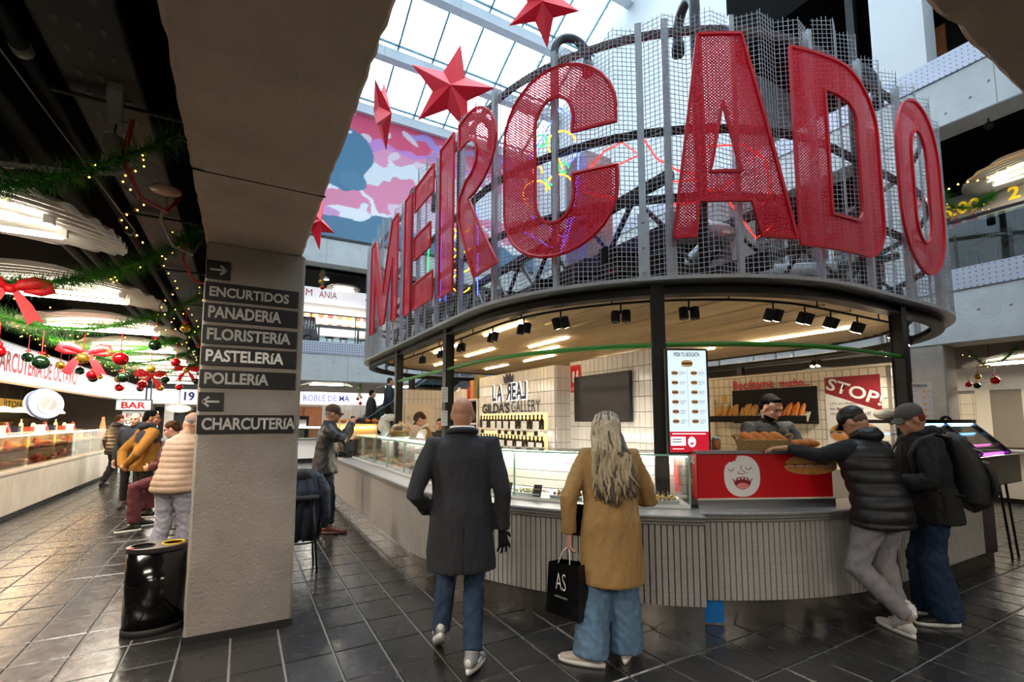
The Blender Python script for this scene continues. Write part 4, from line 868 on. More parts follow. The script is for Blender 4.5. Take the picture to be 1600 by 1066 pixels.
# menu screen on the pole
ms = thing('menu_screen', 'tall lit menu screen with rows of sandwiches and a red footer on the pole', 'screen', (3.35, 2.9, 1.32))
O = V(3.215, 2.985, 1.325); mu = V(.30, -.155, 0).normalized(); SW, SH = .335, .87; mn_ = V(mu.y, -mu.x, 0); O = O+mn_*.10
MB().obox(O+mu*SW/2-mn_*.02+V(0,0,SH/2), mu*(SW/2+.018), mn_*.018, V(0,0,SH/2+.018)).build('frame', 'black', ms); M('screen_glow', '#dff2fa', emit=.5, ecol='#d8eef8', rough=.3)
def sc_(u0, u1, z0, z1, m, k, nm): return MB().prism([(u0*SW, z0*SH), (u1*SW, z0*SH), (u1*SW, z1*SH), (u0*SW, z1*SH)], O+mn_*(.0008*k), mu, (0,0,1), .0006).build(nm, m, ms)
M('scr_red', '#c01028', emit=.5, ecol='#c01028'); M('scr_navy', '#142038', .5); M('scr_bun', '#b88a55', emit=.35, ecol='#b88a55'); M('scr_fill', '#5a3a22', .5); M('scr_grey', '#9fb0ba', .5); M('scr_white', '#ffffff', emit=.8)
sc_(0, 1, 0, 1, 'screen_glow', 1, 'display'); sc_(0, 1, 0, .20, 'scr_red', 2, 'footer')
text('PIDE TU BOCATA', tuple(O+mu*.055+V(0,0,.94*SH)+mn_*.0015), tuple(mu), UP, .225, .035, 'scr_navy', ms, bold=.02)
def mini(u, z, w_, h_, par, o=None, uu=None, nv=None, k=3):
    c_ = (o or O)+(uu or mu)*u+V(0,0,z)+(nv or mn_)*.0008*k
    MB().prism([(w_*.5*math.copysign(abs(math.cos(R(t_)))**.6, math.cos(R(t_))), h_*.5*math.sin(R(t_))) for t_ in range(0, 360, 30)], c_, (uu or mu), (0,0,1), .0005).build('sandwich_icon', 'scr_bun', par)
    MB().prism([(-w_*.4, -h_*.14), (w_*.4, -h_*.14), (w_*.4, h_*.14), (-w_*.4, h_*.14)], c_+(nv or mn_)*.0008, (uu or mu), (0,0,1), .0005).build('filling_icon', 'scr_fill', par)
mini(.5*SW, .87*SH, .105, .06, ms)
for r_ in range(6):
    for c_ in range(2):
        mini((.17+.5*c_)*SW, (.775-.095*r_)*SH, .06, .036, ms)
        for l in range(3): sc_(.29+.5*c_, .29+.5*c_+(.15 if l < 2 else .1), .785-.095*r_-l*.015, .789-.095*r_-l*.015, 'scr_grey', 2, 'caption_line')
sc_(.497, .503, .25, .82, 'scr_grey', 2, 'divider'); sc_(.02, .40, .065, .15, 'scr_white', 3, 'coupon'); sc_(.06, .92, .175, .182, 'scr_white', 3, 'caption_line'); sc_(.06, .35, .03, .036, 'scr_white', 3, 'caption_line')
for l in range(2): sc_(.06, .30, .12-l*.025, .13-l*.025, 'scr_navy', 4, 'caption_line')
MB().prism([(.034*math.cos(R(t_)), .044*math.sin(R(t_))) for t_ in range(0, 360, 20)], O+mu*.56*SW+V(0,0,.1*SH)+mn_*.0024, mu, (0,0,1), .0006).build('logo_face', 'scr_white', ms); MB().prism([(-.018,0),(.018,0),(.012,-.016),(0,-.022),(-.012,-.016)], O+mu*.56*SW+V(0,0,.095*SH)+mn_*.0034, mu, (0,0,1), .0006).build('logo_mouth', 'scr_red', ms)
MB().obox(O+mu*.05+V(0,0,.5)-mn_*.058, mu*.05, mn_*.02, V(0,0,.10)).build('bracket', 'steel_dark', ms)
# small paper menu by the black display
pm = thing('paper_menu', 'white paper menu propped on the counter beyond the man with the backpack', 'poster', (6.7, 2.5, 1.45)); O2 = V(6.58, 2.56, 1.45); mu2 = V(.29, -.155, 0).normalized(); n2 = V(mu2.y, -mu2.x, 0)
MB().obox(O2+mu2*.17+V(0,0,.29)-n2*.004, mu2*.17, n2*.004, V(0,0,.29)).build('sheet', 'white', pm); text('PIDE TU BOCATA', tuple(O2+mu2*.05+V(0,0,.525)+n2*.001), tuple(mu2), UP, .24, .03, 'scr_navy', pm, bold=.02); MB().prism([(0,0),(.34,0),(.34,.05),(0,.05)], O2+n2*.001, mu2, (0,0,1), .0006).build('footer', 'print_red', pm)
for r_ in range(6):
    for c_ in range(2):
        mini(.08+.17*c_, .47-.07*r_, .05, .024, pm, O2, mu2, n2, 2)
        MB().prism([(0,0),(.05,0),(.05,.004),(0,.004)], O2+mu2*(.115+.17*c_)+V(0,0,.475-.07*r_)+n2*.001, mu2, (0,0,1), .0006).build('caption_line', 'scr_grey', pm)
MB().obox(O2+mu2*.17+V(0,0,-.27)-n2*.012, mu2*.012, n2*.006, V(0,0,.30)).build('stand', 'alu', pm)
# ---- black multi-deck display with purple light on the far corner
bd = thing('black_display', 'black slanted glass display with purple light on the counter beyond the backpack', 'display case', (7.1, 2.4, .875))
MB().box(6.25, 8.02, 2.02, 2.9, .876, 1.20).build('base', 'black_gloss', bd, bevel=.015); M('purple_led', '#c04cff', emit=12, ecol='#d050ff'); M('blue_led', '#7fb8ff', emit=6)
for x in (6.3, 7.15, 8.0):
    MB().bar((x, 2.1, 1.2), (x, 2.42, 1.56), .035, .05).build('upright', 'black_gloss', bd); MB().bar((x, 2.86, 1.2), (x, 2.86, 1.56), .035, .05).build('upright', 'black_gloss', bd)
MB().box(6.28, 8.02, 2.38, 2.9, 1.56, 1.60).build('top', 'black_gloss', bd)
q = MB(); q.add([(6.32, 2.1, 1.2), (7.98, 2.1, 1.2), (7.98, 2.42, 1.56), (6.32, 2.42, 1.56)], [(0,1,2,3)]); q.v += [(x, y-.006, z+.006) for x, y, z in q.v]; q.f += [(7,6,5,4),(0,4,5,1),(1,5,6,2),(2,6,7,3),(3,7,4,0)]; q.build('slanted_pane', 'glass_clear', bd)
for z, y0 in ((1.30, 2.25), (1.43, 2.38)): MB().box(6.32, 7.98, y0, 2.84, z, z+.012).build('glass_shelf', 'glass_clear', bd); MB().box(6.32, 7.98, y0, y0+.012, z-.008, z+.012).build('shelf_light', 'blue_led' if z > 1.4 else M('pink_led', '#ff8ad8', emit=3), bd)
MB().box(6.32, 7.98, 2.14, 2.17, 1.205, 1.22).build('purple_strip', 'purple_led', bd); MB().box(6.32, 7.98, 2.40, 2.42, 1.54, 1.556).build('blue_strip', 'blue_led', bd)
for k, (x, y, z, c_) in enumerate([(6.6, 2.5, 1.205, '#8a2b3a'), (7.0, 2.55, 1.205, '#c76a6a'), (7.45, 2.5, 1.205, '#b8464e'), (7.8, 2.5, 1.205, '#e3b7a8'), (6.8, 2.6, 1.315, '#d9c9c0'), (7.4, 2.6, 1.315, '#a2404e')]):
    q = MB()
    for j in range(6): q.ball((x+random.uniform(-.1, .1), y+random.uniform(-.06, .06), z+.03), (.05, .04, .03), 8, 6)
    o = q.build('meat_portion', M('meat%d' % k, c_, .4), smooth=True); tag(o, 'pile of %s inside the purple-lit black display' % ('dark red cured meat', 'pink meat', 'red sausage', 'pale cheese', 'white cheese', 'purple ham')[k], 'meat'); o['kind'] = 'stuff'
for x in (7.75, 7.95): MB().bar((x, 2.15, .876), (x+.02, 2.1, 0), .02, .02).build('leg', 'black', bd)
for k, (x, c_) in enumerate([(6.35, '#d8d2c4'), (6.55, '#e4ddcf')]):
    q = MB().ball((x, 2.66, 1.66), (.12, .1, .06), 12, 8); tag(q.build('plastic_bag', M('bag%d' % k, c_, .3), smooth=True), ('crumpled white bag on top of the black display', 'second pale bag lying atop the black display')[k], 'bag')
# ---- back-of-house: tiled wall with cabinet, shelf with boxes
w4 = struct(MB().box(3.5, 5.0, 12.5, 12.6, 0, 2.42).build('wall_kiosk_back', 'tile_grout')); wall_tiles(w4, (3.5, 12.5, .9), (1,0,0), UP, 1.5, 1.5, .125, .25, 'wall_tile')
ec = thing('wall_cabinet', 'cream electrical cabinet on the white tiles behind the employee in the cap', 'cabinet', (4.1, 12.45, 1.25)); MB().box(3.76, 4.5, 12.42, 12.49, 1.26, 2.03).build('door', 'cream', ec, bevel=.01); MB().box(3.82, 3.85, 12.40, 12.42, 1.6, 1.7).build('handle', 'steel', ec)
us = thing('high_shelf', 'white shelf of tubs and boxes behind the second black pole', 'shelf', (4.4, 9.6, 0)); MB().box(4.15, 4.45, 8.86, 10.6, 2.0, 2.03).build('shelf_board', 'white', us)
for y in (8.92, 10.54): MB().box(4.2, 4.4, y-.03, y+.03, 0, 2.0).build('upright', 'white', us)
MB().box(4.15, 4.45, 8.86, 10.6, 1.5, 1.53).build('shelf_board', 'white', us)
for k, (y, w_, h_, c_, lab) in enumerate([(10.4, .2, .22, '#e9e5da', 'white tub at the far end of the high shelf'), (10.1, .16, .3, '#e6e6e6', 'grey jug on the high shelf'), (9.82, .2, .24, '#f0ede4', 'white box in the middle of the high shelf'), (9.55, .09, .3, '#b04030', 'red bottle on the high shelf'), (9.42, .09, .3, '#a8382c', 'second red bottle on the high shelf'), (9.22, .16, .4, '#d98a30', 'orange carton on the high shelf'), (9.02, .14, .5, '#6b6a3a', 'tall olive green carton at the near end of the high shelf')]):
    if k in (1, 3, 4): q = MB().lathe([(w_/2, 0), (w_/2, h_*.7), (w_*.2, h_*.85), (w_*.2, h_)], (4.3, y, 2.031), 12)
    else: q = MB().box(4.22, 4.38, y-w_/2, y+w_/2, 2.031, 2.031+h_); q.box(4.215, 4.385, y-w_/2-.004, y+w_/2+.004, 2.031+h_*.86, 2.031+h_)
    tag(q.build('container', M('cont%d' % k, c_, .5)), lab, 'container')
for k in range(8):
    q = MB().lathe([(.04, 0), (.04, .2), (.018, .26), (.018, .31)], (4.3, 9.0+.17*k, 1.531), 10); tag(q.build('bottle', 'bottle_green', smooth=True), nth(k)+' dark bottle from the near end on the lower board of the white shelf', 'bottle', 'bottles on the white shelf')
# things on the far end of the display: scale, cake dome, bags
sl = thing('slicer', 'black point-of-sale box at the far end of the glass display', 'machine', (1.9, 9.75, .875)); MB().box(1.72, 1.98, 9.62, 9.9, .876, 1.22).build('body', 'black_gloss', sl, bevel=.015); MB().box(1.74, 1.96, 9.605, 9.62, 1.0, 1.18).build('panel', 'matte_black', sl)
st_ = thing('lamp_stand', 'brass heat lamp stand on the far end of the counter', 'lamp', (1.75, 10.0, .875)); MB().box(1.66, 1.9, 9.93, 10.07, .876, .90).build('base', 'steel_dark', st_)
for x in (1.7, 1.86): MB().tube([(x, 10, .9), (x, 10, 1.75)], .012, 8).build('post', M('brass', '#c9a25a', .3, metal=.8), st_, True)
q = MB().lathe([(.16, .05), (.17, .09), (.14, .17), (.05, .2)], (2.35, 7.9, 1.316), 18); q = thing('cake_dome', 'round cake under a clear dome on top of the glass display', 'cake', (2.2, 7.6, 1.316))
MB().lathe([(.17, 0), (.18, .015), (.18, .02)], (2.22, 7.6, 1.316), 18).build('plate', 'white_gloss', q, True); MB().lathe([(.15, .021), (.15, .10), (.14, .11)], (2.22, 7.6, 1.316), 18).build('cake', 'bread_pale', q, True); MB().lathe([(.165, .022), (.165, .13), (.12, .20), (.02, .225), (.02, .26)], (2.22, 7.6, 1.316), 18).build('dome', 'glass_clear', q, True)
q = MB(); q.ball((2.2, 8.5, 1.50), (.10, .10, .19), 10, 8); q.ball((2.26, 8.42, 1.64), (.15, .07, .05), 10, 6); o = q.build('plastic_bag', M('bag_white', '#e8e6e2', .35)); 
for v in o.data.vertices: v.co += V(random.uniform(-.02, .02), random.uniform(-.02, .02), random.uniform(-.02, .02))
tag(o, 'tall crumpled white plastic bag standing on the glass display near the cap employee', 'bag')
oc = thing('warm_display', 'small warm-lit bakery display glowing orange beyond the photographer', 'display case', (2.2, 11.6, 0)); MB().box(1.7, 2.9, 11.2, 11.9, 0, .9).build('base', 'cream', oc); MB().box(1.7, 2.9, 11.2, 11.21, .9, 1.5).build('front_pane', 'glass_clear', oc); MB().box(1.7, 2.9, 11.2, 11.9, 1.5, 1.52).build('top_pane', 'glass_clear', oc); M('led_orange', '#ffb050', emit=8, ecol='#ffb860'); MB().box(1.75, 2.85, 11.8, 11.85, 1.40, 1.43).build('light_strip', 'led_orange', oc); MB().box(1.7, 2.9, 11.86, 11.9, .9, 1.5).build('rear_panel', 'cream', oc)
for k in range(7):
    o = MB().ball((1.82+.16*k, 11.5, .955), (.07, .1, .05), 10, 6).build('bun', 'bread_gold', smooth=True); tag(o, nth(k)+' round bun along the inside of the orange-lit bakery display', 'bread', 'buns in the orange display')
for k in range(6):
    o = MB().ball((1.85+.18*k, 11.5, 1.57), (.08, .1, .05), 10, 6).build('loaf', 'bread_gold', smooth=True); tag(o, nth(k)+' loaf along the top of the orange-lit bakery display', 'bread', 'loaves on the orange display')
# ================================================================ PILLAR SIGNS
M('sign_black', '#0e0e10', .35); M('sign_text', '#b5b1ac', .6); M('sign_text_bright', '#efece8', .6)
def pillar_sign(x0, x1, z0, z1, txt, label, tw=None, bright=False):
    s_ = thing('direction_sign', label, 'sign', ((x0+x1)/2, 4.235, z0), 0, 'black direction signs on the pillar'); MB().box(x0, x1, 4.226, 4.238, z0, z1).build('plate', 'sign_black', s_, bevel=.002); tm_ = 'sign_text_bright' if bright else 'sign_text'
    h_ = z1-z0
    if txt in '><':
        sg = 1 if txt == '>' else -1; cx, cz = (x0+x1)/2, (z0+z1)/2; q = MB(); a = (cx-.055*sg, 4.2245, cz); b_ = (cx+.05*sg, 4.2245, cz)
        q.bar(a, b_, .003, .016); q.bar((cx+.052*sg, 4.2245, cz), (cx+.012*sg, 4.2245, cz+.036), .003, .016); q.bar((cx+.052*sg, 4.2245, cz), (cx+.012*sg, 4.2245, cz-.036), .003, .016); q.build('arrow', tm_, s_)
    else: text(txt, (x0+.03, 4.2255, z0+h_*.20), (1,0,0), (0,0,1), tw, h_*(.66 if 'í' in txt else .56), tm_, s_, bold=.03, depth=.001)
for z0, z1, t, x1, tw, lab, br in [(2.675, 2.82, '>', -.13, 0, 'small black sign with an arrow pointing right on the pillar', 0), (2.51, 2.65, 'ENCURTIDOS', .362, .55, 'black sign reading encurtidos on the pillar', 0), (2.345, 2.485, 'PANADERíA', .362, .50, 'black sign reading panaderia on the pillar', 0), (2.175, 2.315, 'FLORISTERíA', .362, .575, 'black sign reading floristeria on the pillar', 0),
                               (2.01, 2.15, 'PASTELERíA', .362, .53, 'black sign with bright letters reading pasteleria on the pillar', 1), (1.84, 1.975, 'POLLERíA', .362, .43, 'black sign reading polleria on the pillar', 0), (1.665, 1.805, '<', -.13, 0, 'small black sign with an arrow pointing left on the pillar', 0), (1.495, 1.635, 'CHARCUTERíA', .362, .635, 'lowest black sign reading charcuteria on the pillar', 0)]:
    pillar_sign(-.29, x1, z0, z1, t, lab, tw, br)
# ================================================================ LEFT AISLE
# bin beside the pillar
bn = thing('litter_bin', 'oval black litter bin with two openings standing against the pillar', 'bin', (-.52, 4.62, 0))
ov = lambda k, n=28: [(.205*k*math.cos(2*PI*i/n), .15*k*math.sin(2*PI*i/n)) for i in range(n)]
rot = lambda x, y: (-.52+x*math.cos(R(6))-y*math.sin(R(6)), 4.68+x*math.sin(R(6))+y*math.cos(R(6)))
def oval_shell(z0, z1, k0, k1, name, m):
    q = MB(); A_ = [(*rot(*p), z0) for p in ov(k0)]; B_ = [(*rot(*p), z1) for p in ov(k1)]; n = len(A_); q.add(A_+B_, [(i, (i+1) % n, n+(i+1) % n, n+i) for i in range(n)]+[tuple(range(n-1, -1, -1)), tuple(range(n, 2*n))]); return q.build(name, m, bn, True)
bn.location = (-.52, 4.68, 0)
oval_shell(.0, .05, .98, .98, 'base_ring', 'rubber'); oval_shell(.05, .60, .955, .955, 'body', 'black_gloss')
q = MB(); n = 28
o1 = [rot(*p) for p in ov(.985)]; h1 = [rot(-.095+.072*math.cos(a), .075*math.sin(a)) for a in np.linspace(0, 2*PI, 17)[:-1]]; h2 = [rot(.095+.072*math.cos(a), .075*math.sin(a)) for a in np.linspace(0, 2*PI, 17)[:-1]]
q.prism([o1, h1, h2], (0, 0, .635), (1,0,0), (0,1,0), .03); q.build('lid', M('bin_lid', '#2b2625', .35), bn); 
for hh, mm in ((h1, 'bright_red'), (h2, 'yellow')): MB().tube([(*p, .637) for p in hh], .006, 6, closed=True).build('opening_ring', 'matte_black' if mm == 'bright_red' else mm, bn, True)
MB().ball((*rot(-.165, -.055), .637), (.02, .02, .006), 10, 6).build('red_sticker', 'bright_red', bn); oval_shell(.598, .606, .958, .958, 'rim_band', 'rubber')
# ---- delicatessen stall
XS = -3.2
ct = thing('deli_counter', 'long pale marble delicatessen counter along the left aisle', 'counter', (XS, 13, 0))
MB().box(XS-.9, XS-.05, 7.5, 17.5, 0, .09).build('plinth', 'black', ct)
for k in range(9):
    MB().box(XS-.06, XS, 7.5+k*1.11, 7.5+(k+1)*1.11-.006, .09, .73).build('marble_panel', M('marble', rnd=0), ct)
MB().box(XS-.95, XS+.02, 7.5, 17.5, .73, .77).build('ledge', 'marble', ct); MB().box(XS-.95, XS-.86, 7.5, 17.5, 0.09, 1.05).build('rear', 'cream', ct); MB().box(XS-.86, XS-.06, 7.5, 17.5, .1, .73).build('body', 'cream', ct); MB().box(XS-.95, XS+.0, 17.3, 17.48, .77, 1.04).build('end_block', 'marble', ct)
gd = thing('deli_display', 'long glass display of cured meats and cheeses on the marble counter', 'display case', (XS-.3, 12, .771))
for k in range(7):
    y0 = 7.6+k*1.38; MB().box(XS-.10, XS-.092, y0, y0+1.36, .772, 1.34).build('front_pane', 'glass_clear', gd); MB().box(XS-.55, XS-.09, y0, y0+1.36, 1.342, 1.352).build('top_pane', 'glass_clear', gd)
M('led_deli', '#ffd9a8', emit=95, ecol='#ffc98c'); MB().box(XS-.16, XS-.13, 7.6, 17.2, 1.315, 1.338).build('light_strip', 'led_deli', gd); MB().box(XS-.84, XS-.56, 7.6, 17.2, 1.32, 1.352).build('service_shelf', 'marble', gd); MB().box(XS-.575, XS-.56, 7.6, 17.2, .772, 1.32).build('rear_panel', 'marble', gd)
DC = ['#b5452f', '#e8c58a', '#d99a52', '#8e2f22', '#e9d7b0', '#c8743a', '#f0e2c4', '#7c3a20']
for k, c_ in enumerate(DC): M('deli%d' % k, c_, .5)
MB().box(XS-.55, XS-.14, 7.6, 17.2, 1.045, 1.055).build('mid_shelf', 'glass_clear', gd)
for kk in range(92):
    k = kk % 46; up_ = kk//46; y = 8.0+k*.197; kind = (k+2*up_) % 4; mm = 'deli%d' % ((k*5+up_*3) % 8); x = XS-.3+random.uniform(-.08, .08); z = .772+.284*up_
    if kind == 0: q = MB().lathe([(.05, 0), (.055, .02), (.055, .13), (.045, .15), (.045, .18)], (x, y, z), 12); nm, lab, g = 'jar', nth(k//4)+' preserve jar from the near end on the %s deli shelf' % ('lower', 'upper')[up_], 'jars in the deli display'
    elif kind == 1: q = MB().tube([(x-.12, y, z+.06), (x, y, z+.075), (x+.13, y+.03, z+.06)], [.03, .05, .03], 10); nm, lab, g = 'sausage', nth(k//4)+' thick cured sausage from the near end on the %s deli shelf' % ('lower', 'upper')[up_], 'sausages in the deli display'
    elif kind == 2: q = MB().lathe([(.08, 0), (.085, .01), (.085, .09), (.08, .1)], (x, y, z), 14); nm, lab, g = 'cheese', nth(k//4)+' round cheese from the near end on the %s deli shelf' % ('lower', 'upper')[up_], 'cheeses in the deli display'
    else:
        q = MB()
        for j in range(7): q.ball((x+random.uniform(-.09, .09), y+random.uniform(-.07, .07), z+.03+.012*j), (.05, .035, .025), 7, 5)
        nm, lab, g = 'meat_pile', nth(k//4)+' heap of sliced meat from the near end on the %s deli shelf' % ('lower', 'upper')[up_], 'meat heaps in the deli display'
    tag(q.build(nm, mm, smooth=True), lab, nm.split('_')[0], g)
for k in range(26):
    y = 8.2+k*.345; mm = ['white', 'deli3', 'navy', 'deli4', 'deli0', 'cream'][k % 6]; h_ = [.14, .2, .12, .26, .1, .18][k % 6]; w_ = [.16, .12, .14, .08, .2, .12][k % 6]
    if k % 6 in (3,): q = MB().lathe([(.035, 0), (.035, .16), (.014, .2), (.014, .26)], (XS-.7, y, 1.353), 10); nm, lab = 'bottle', 'bottle standing on top of the deli display'
    elif k % 6 in (1, 5): q = MB(); q.add([(XS-.76, y-w_/2, 1.353), (XS-.64, y-w_/2, 1.353), (XS-.64, y+w_/2, 1.353), (XS-.76, y+w_/2, 1.353), (XS-.72, y-w_/2, 1.353+h_), (XS-.70, y-w_/2, 1.353+h_), (XS-.70, y+w_/2, 1.353+h_), (XS-.72, y+w_/2, 1.353+h_)], [(0,3,2,1),(4,5,6,7),(0,1,5,4),(1,2,6,5),(2,3,7,6),(3,0,4,7)]); nm, lab = 'price_card', 'tented card standing on top of the deli display'
    else: q = MB().box(XS-.80, XS-.62, y-w_/2, y+w_/2, 1.353, 1.353+h_); q.box(XS-.81, XS-.61, y-w_/2-.008, y+w_/2+.008, 1.353+h_*.8, 1.353+h_); nm, lab = 'product_box', 'small carton stacked on top of the deli display'
    tag(q.build(nm, mm), nth(k)+' item on top of the deli display, a '+lab.split(' standing')[0].split(' stacked')[0], nm.split('_')[-1], lab.split(' standing')[0].split(' stacked')[0]+'s on the deli display')
# ---- lit fascia signs
M('lightbox', '#d8d8d8', emit=.42, ecol='#f6f7ff'); M('lightbox_red', '#cc1020', .5); M('lightbox_blue', '#1c2a9c', .5)
fa = thing('fascia_sign', 'long white lit fascia with red charcuteria lettering above the deli counter', 'sign', (XS, 15, 2.22)); MB().box(XS-.2, XS, 7, 22.4, 2.22, 2.78).build('lightbox', 'lightbox', fa); MB().box(XS-.21, XS+.012, 7, 22.4, 2.195, 2.22).build('lower_trim', 'alu', fa); MB().box(XS-.21, XS+.012, 7, 22.4, 2.78, 2.80).build('upper_trim', 'alu', fa)
text('CHARCUTERíA DE OCTAVIO', (XS+.001, 9.45, 2.34), (0,1,0), UP, 4.3, .32, 'lightbox_red', fa, bold=.02, depth=.006); text('O  I  X', (XS+.001, 18.5, 2.38), (0,1,0), UP, 1.6, .22, 'sign_grey', fa, bold=0, depth=.006)
fb = thing('fascia_sign', 'white lit fascia with blue number nineteen at the end of the left aisle', 'sign', (-1.8, 22.4, 2.22)); MB().box(-3.15, -.3, 22.4, 22.6, 2.22, 2.78).build('lightbox', 'lightbox', fb); text('19', (-2.0, 22.399, 2.34), (1,0,0), UP, .34, .34, 'lightbox_blue', fb, bold=.03, depth=.006); MB().box(-3.15, -.3, 22.38, 22.62, 2.19, 2.22).build('lower_trim', 'alu', fb)
so = thing('oval_sign', 'white lit oval sign with a grey bean logo hanging over the deli counter', 'sign', (-3.0, 11.35, 1.62))
MB().prism([(.84*math.cos(a), .245*math.sin(a)) for a in np.linspace(0, 2*PI, 41)[:-1]], (-2.98, 11.35, 1.875), (0,1,0), UP, .09).build('lightbox', M('oval_glow', '#e0e0e0', emit=.5, ecol='#eef2ff'), so); MB().tube([(-3.02, 11.35+.85*math.cos(a), 1.875+.252*math.sin(a)) for a in np.linspace(0, 2*PI, 41)[:-1]], .02, 6, closed=True).build('rim', M('rim_blue', '#8fa8e8', .4), so, True)
for a0, a1, sx in ((70, 250, -.03), (-100, 60, .03)): MB().prism([(.42*math.cos(R(a))+sx, .11*math.sin(R(a))-.005) for a in np.linspace(a0, a1, 16)], (-2.978, 11.35, 1.875), (0,1,0), UP, .002).build('bean_mark', 'sign_grey', so)
MB().tube([(-2.977, 11.35+.55*math.cos(R(a)), 1.86+.165*math.sin(R(a))) for a in range(160, 381, 10)], .008, 5).build('curve_mark', 'sign_grey', so); MB().tube([(-3.02, 11.35, 2.11), (-3.195, 11.35, 2.215)], .006, 5).build('wire', 'alu', so)
bs_ = thing('bar_sign', 'small white sign with red bar lettering past the deli counter', 'sign', (-2.9, 18.4, 1.9)); MB().box(-3.35, -2.45, 18.4, 18.5, 1.87, 2.22).build('frame', 'steel_dark', bs_); MB().box(-3.32, -2.48, 18.39, 18.4, 1.90, 2.19).build('lightbox', 'lightbox', bs_); text('BAR', (-3.2, 18.388, 1.94), (1,0,0), UP, .6, .2, 'lightbox_red', bs_, bold=.03, depth=.003); MB().bar((-2.5, 18.45, 2.22), (-2.5, 18.45, 3.7), .03, .03).build('hanger', 'steel_dark', bs_)
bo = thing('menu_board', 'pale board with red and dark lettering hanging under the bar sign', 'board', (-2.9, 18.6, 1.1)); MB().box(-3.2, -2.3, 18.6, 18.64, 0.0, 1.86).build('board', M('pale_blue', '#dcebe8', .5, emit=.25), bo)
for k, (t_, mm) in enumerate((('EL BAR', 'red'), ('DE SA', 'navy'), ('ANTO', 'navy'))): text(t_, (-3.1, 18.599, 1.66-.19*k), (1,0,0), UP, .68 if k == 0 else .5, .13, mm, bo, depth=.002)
# ---- stall interior: back wall, gold sign band, pendants, equipment
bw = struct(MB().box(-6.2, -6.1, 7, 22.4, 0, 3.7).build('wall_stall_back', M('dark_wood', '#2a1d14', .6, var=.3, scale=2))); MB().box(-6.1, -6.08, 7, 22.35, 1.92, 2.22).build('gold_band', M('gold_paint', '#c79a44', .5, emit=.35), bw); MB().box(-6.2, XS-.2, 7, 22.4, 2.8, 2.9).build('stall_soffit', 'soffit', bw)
tl_ = text('ITON', (-6.075, 19.55, 1.98), (0,1,0), UP, 1.15, .18, 'dark_wood', bw, name='stall_lettering')
for k in range(5):
    y = 17.3+k*1.05; p_ = thing('pendant_lamp', nth(k)+' round cream pendant lamp from the near end inside the deli stall', 'lamp', (-5.4, y, 1.9), 0, 'pendants in the deli stall'); MB().lathe([(.18, 0), (.2, .03), (.12, .12), (.02, .15)], (-5.4, y, 1.8), 14).build('shade', M('pendant_glow', '#ffe9b0', emit=3, ecol='#ffdf9a'), p_, True); MB().tube([(-5.4, y, 1.95), (-5.4, y, 2.8)], .008, 5).build('cord', 'black', p_)
for k, (y, z, w_, h_, c_) in enumerate([(17.6, 0, .5, 1.5, '#7a5f2e'), (18.4, 0, .6, 1.35, '#7d744c'), (19.2, 0, .5, 1.6, '#4a3624'), (20.0, 0, .6, 1.4, '#6f6546'), (20.9, 0, .5, 1.55, '#4c4034'), (21.7, 0, .7, 1.5, '#7d6a44')]):
    q = MB().box(-5.9, -5.4, y-w_/2, y+w_/2, z, z+h_); q.box(-5.92, -5.38, y-w_/2-.02, y+w_/2+.02, z+h_, z+h_+.04); tag(q.build('stall_cabinet', M('stcab%d' % k, c_, .5)), ('brown', 'olive', 'dark brown', 'khaki', 'charcoal', 'tan')[k]+' storage cabinet against the dark back of the deli stall', 'cabinet')
lamp('AREA', 'deli_light', (-4.4, 12.5, 2.75), 200, (1, .72, .45), (1.6, 9), (-4.4, 12.5, 0), parent=bw)
# orange bottle-brush tree on the counter end
q = thing('table_tree', 'small pinkish table-top Christmas tree on the end of the deli counter', 'tree', (-3.4, 17.4, 1.04)); b = MB()
for k in range(7): b.lathe([(.16-.02*k, .0), (.03, .12)], (-3.4, 17.4, 1.08+.08*k), 10)
b.build('branches', M('pink_tree', '#e8946a', .7, emit=.2), q); MB().tube([(-3.4, 17.4, 1.041), (-3.4, 17.4, 1.1)], .02, 8).build('trunk', 'dark_wood', q)
# end wall of the aisle
ew = struct(MB().box(-3.2, .4, 22.6, 22.7, 0, 3.7).build('wall_aisle_end', M('grey_wall', '#6b6762', .6))); MB().box(-2.9, -.8, 22.56, 22.6, .9, 2.1).build('serving_hatch', 'black_gloss', ew); MB().box(-2.6, -2.3, 22.5, 22.56, 0, 2.2).build('post', 'alu', ew); MB().box(-1.5, -.9, 22.54, 22.56, 1.5, 1.95).build('notice', 'cream', ew); MB().box(-3.0, -.4, 22.3, 22.6, .8, .9).build('hatch_sill', 'alu', ew)
ol = thing('ceiling_lamp', 'small oval cream lamp glowing below the number fascia', 'lamp', (-2.1, 22.0, 2.0)); MB().ball((-2.1, 22.0, 2.02), (.38, .2, .14), 16, 8).build('shade', M('oval_lamp', '#fff0c0', emit=3, ecol='#ffe7ae'), ol, True); MB().tube([(-2.1, 22, 2.15), (-2.1, 22, 3.7)], .01, 5).build('cord', 'black', ol)
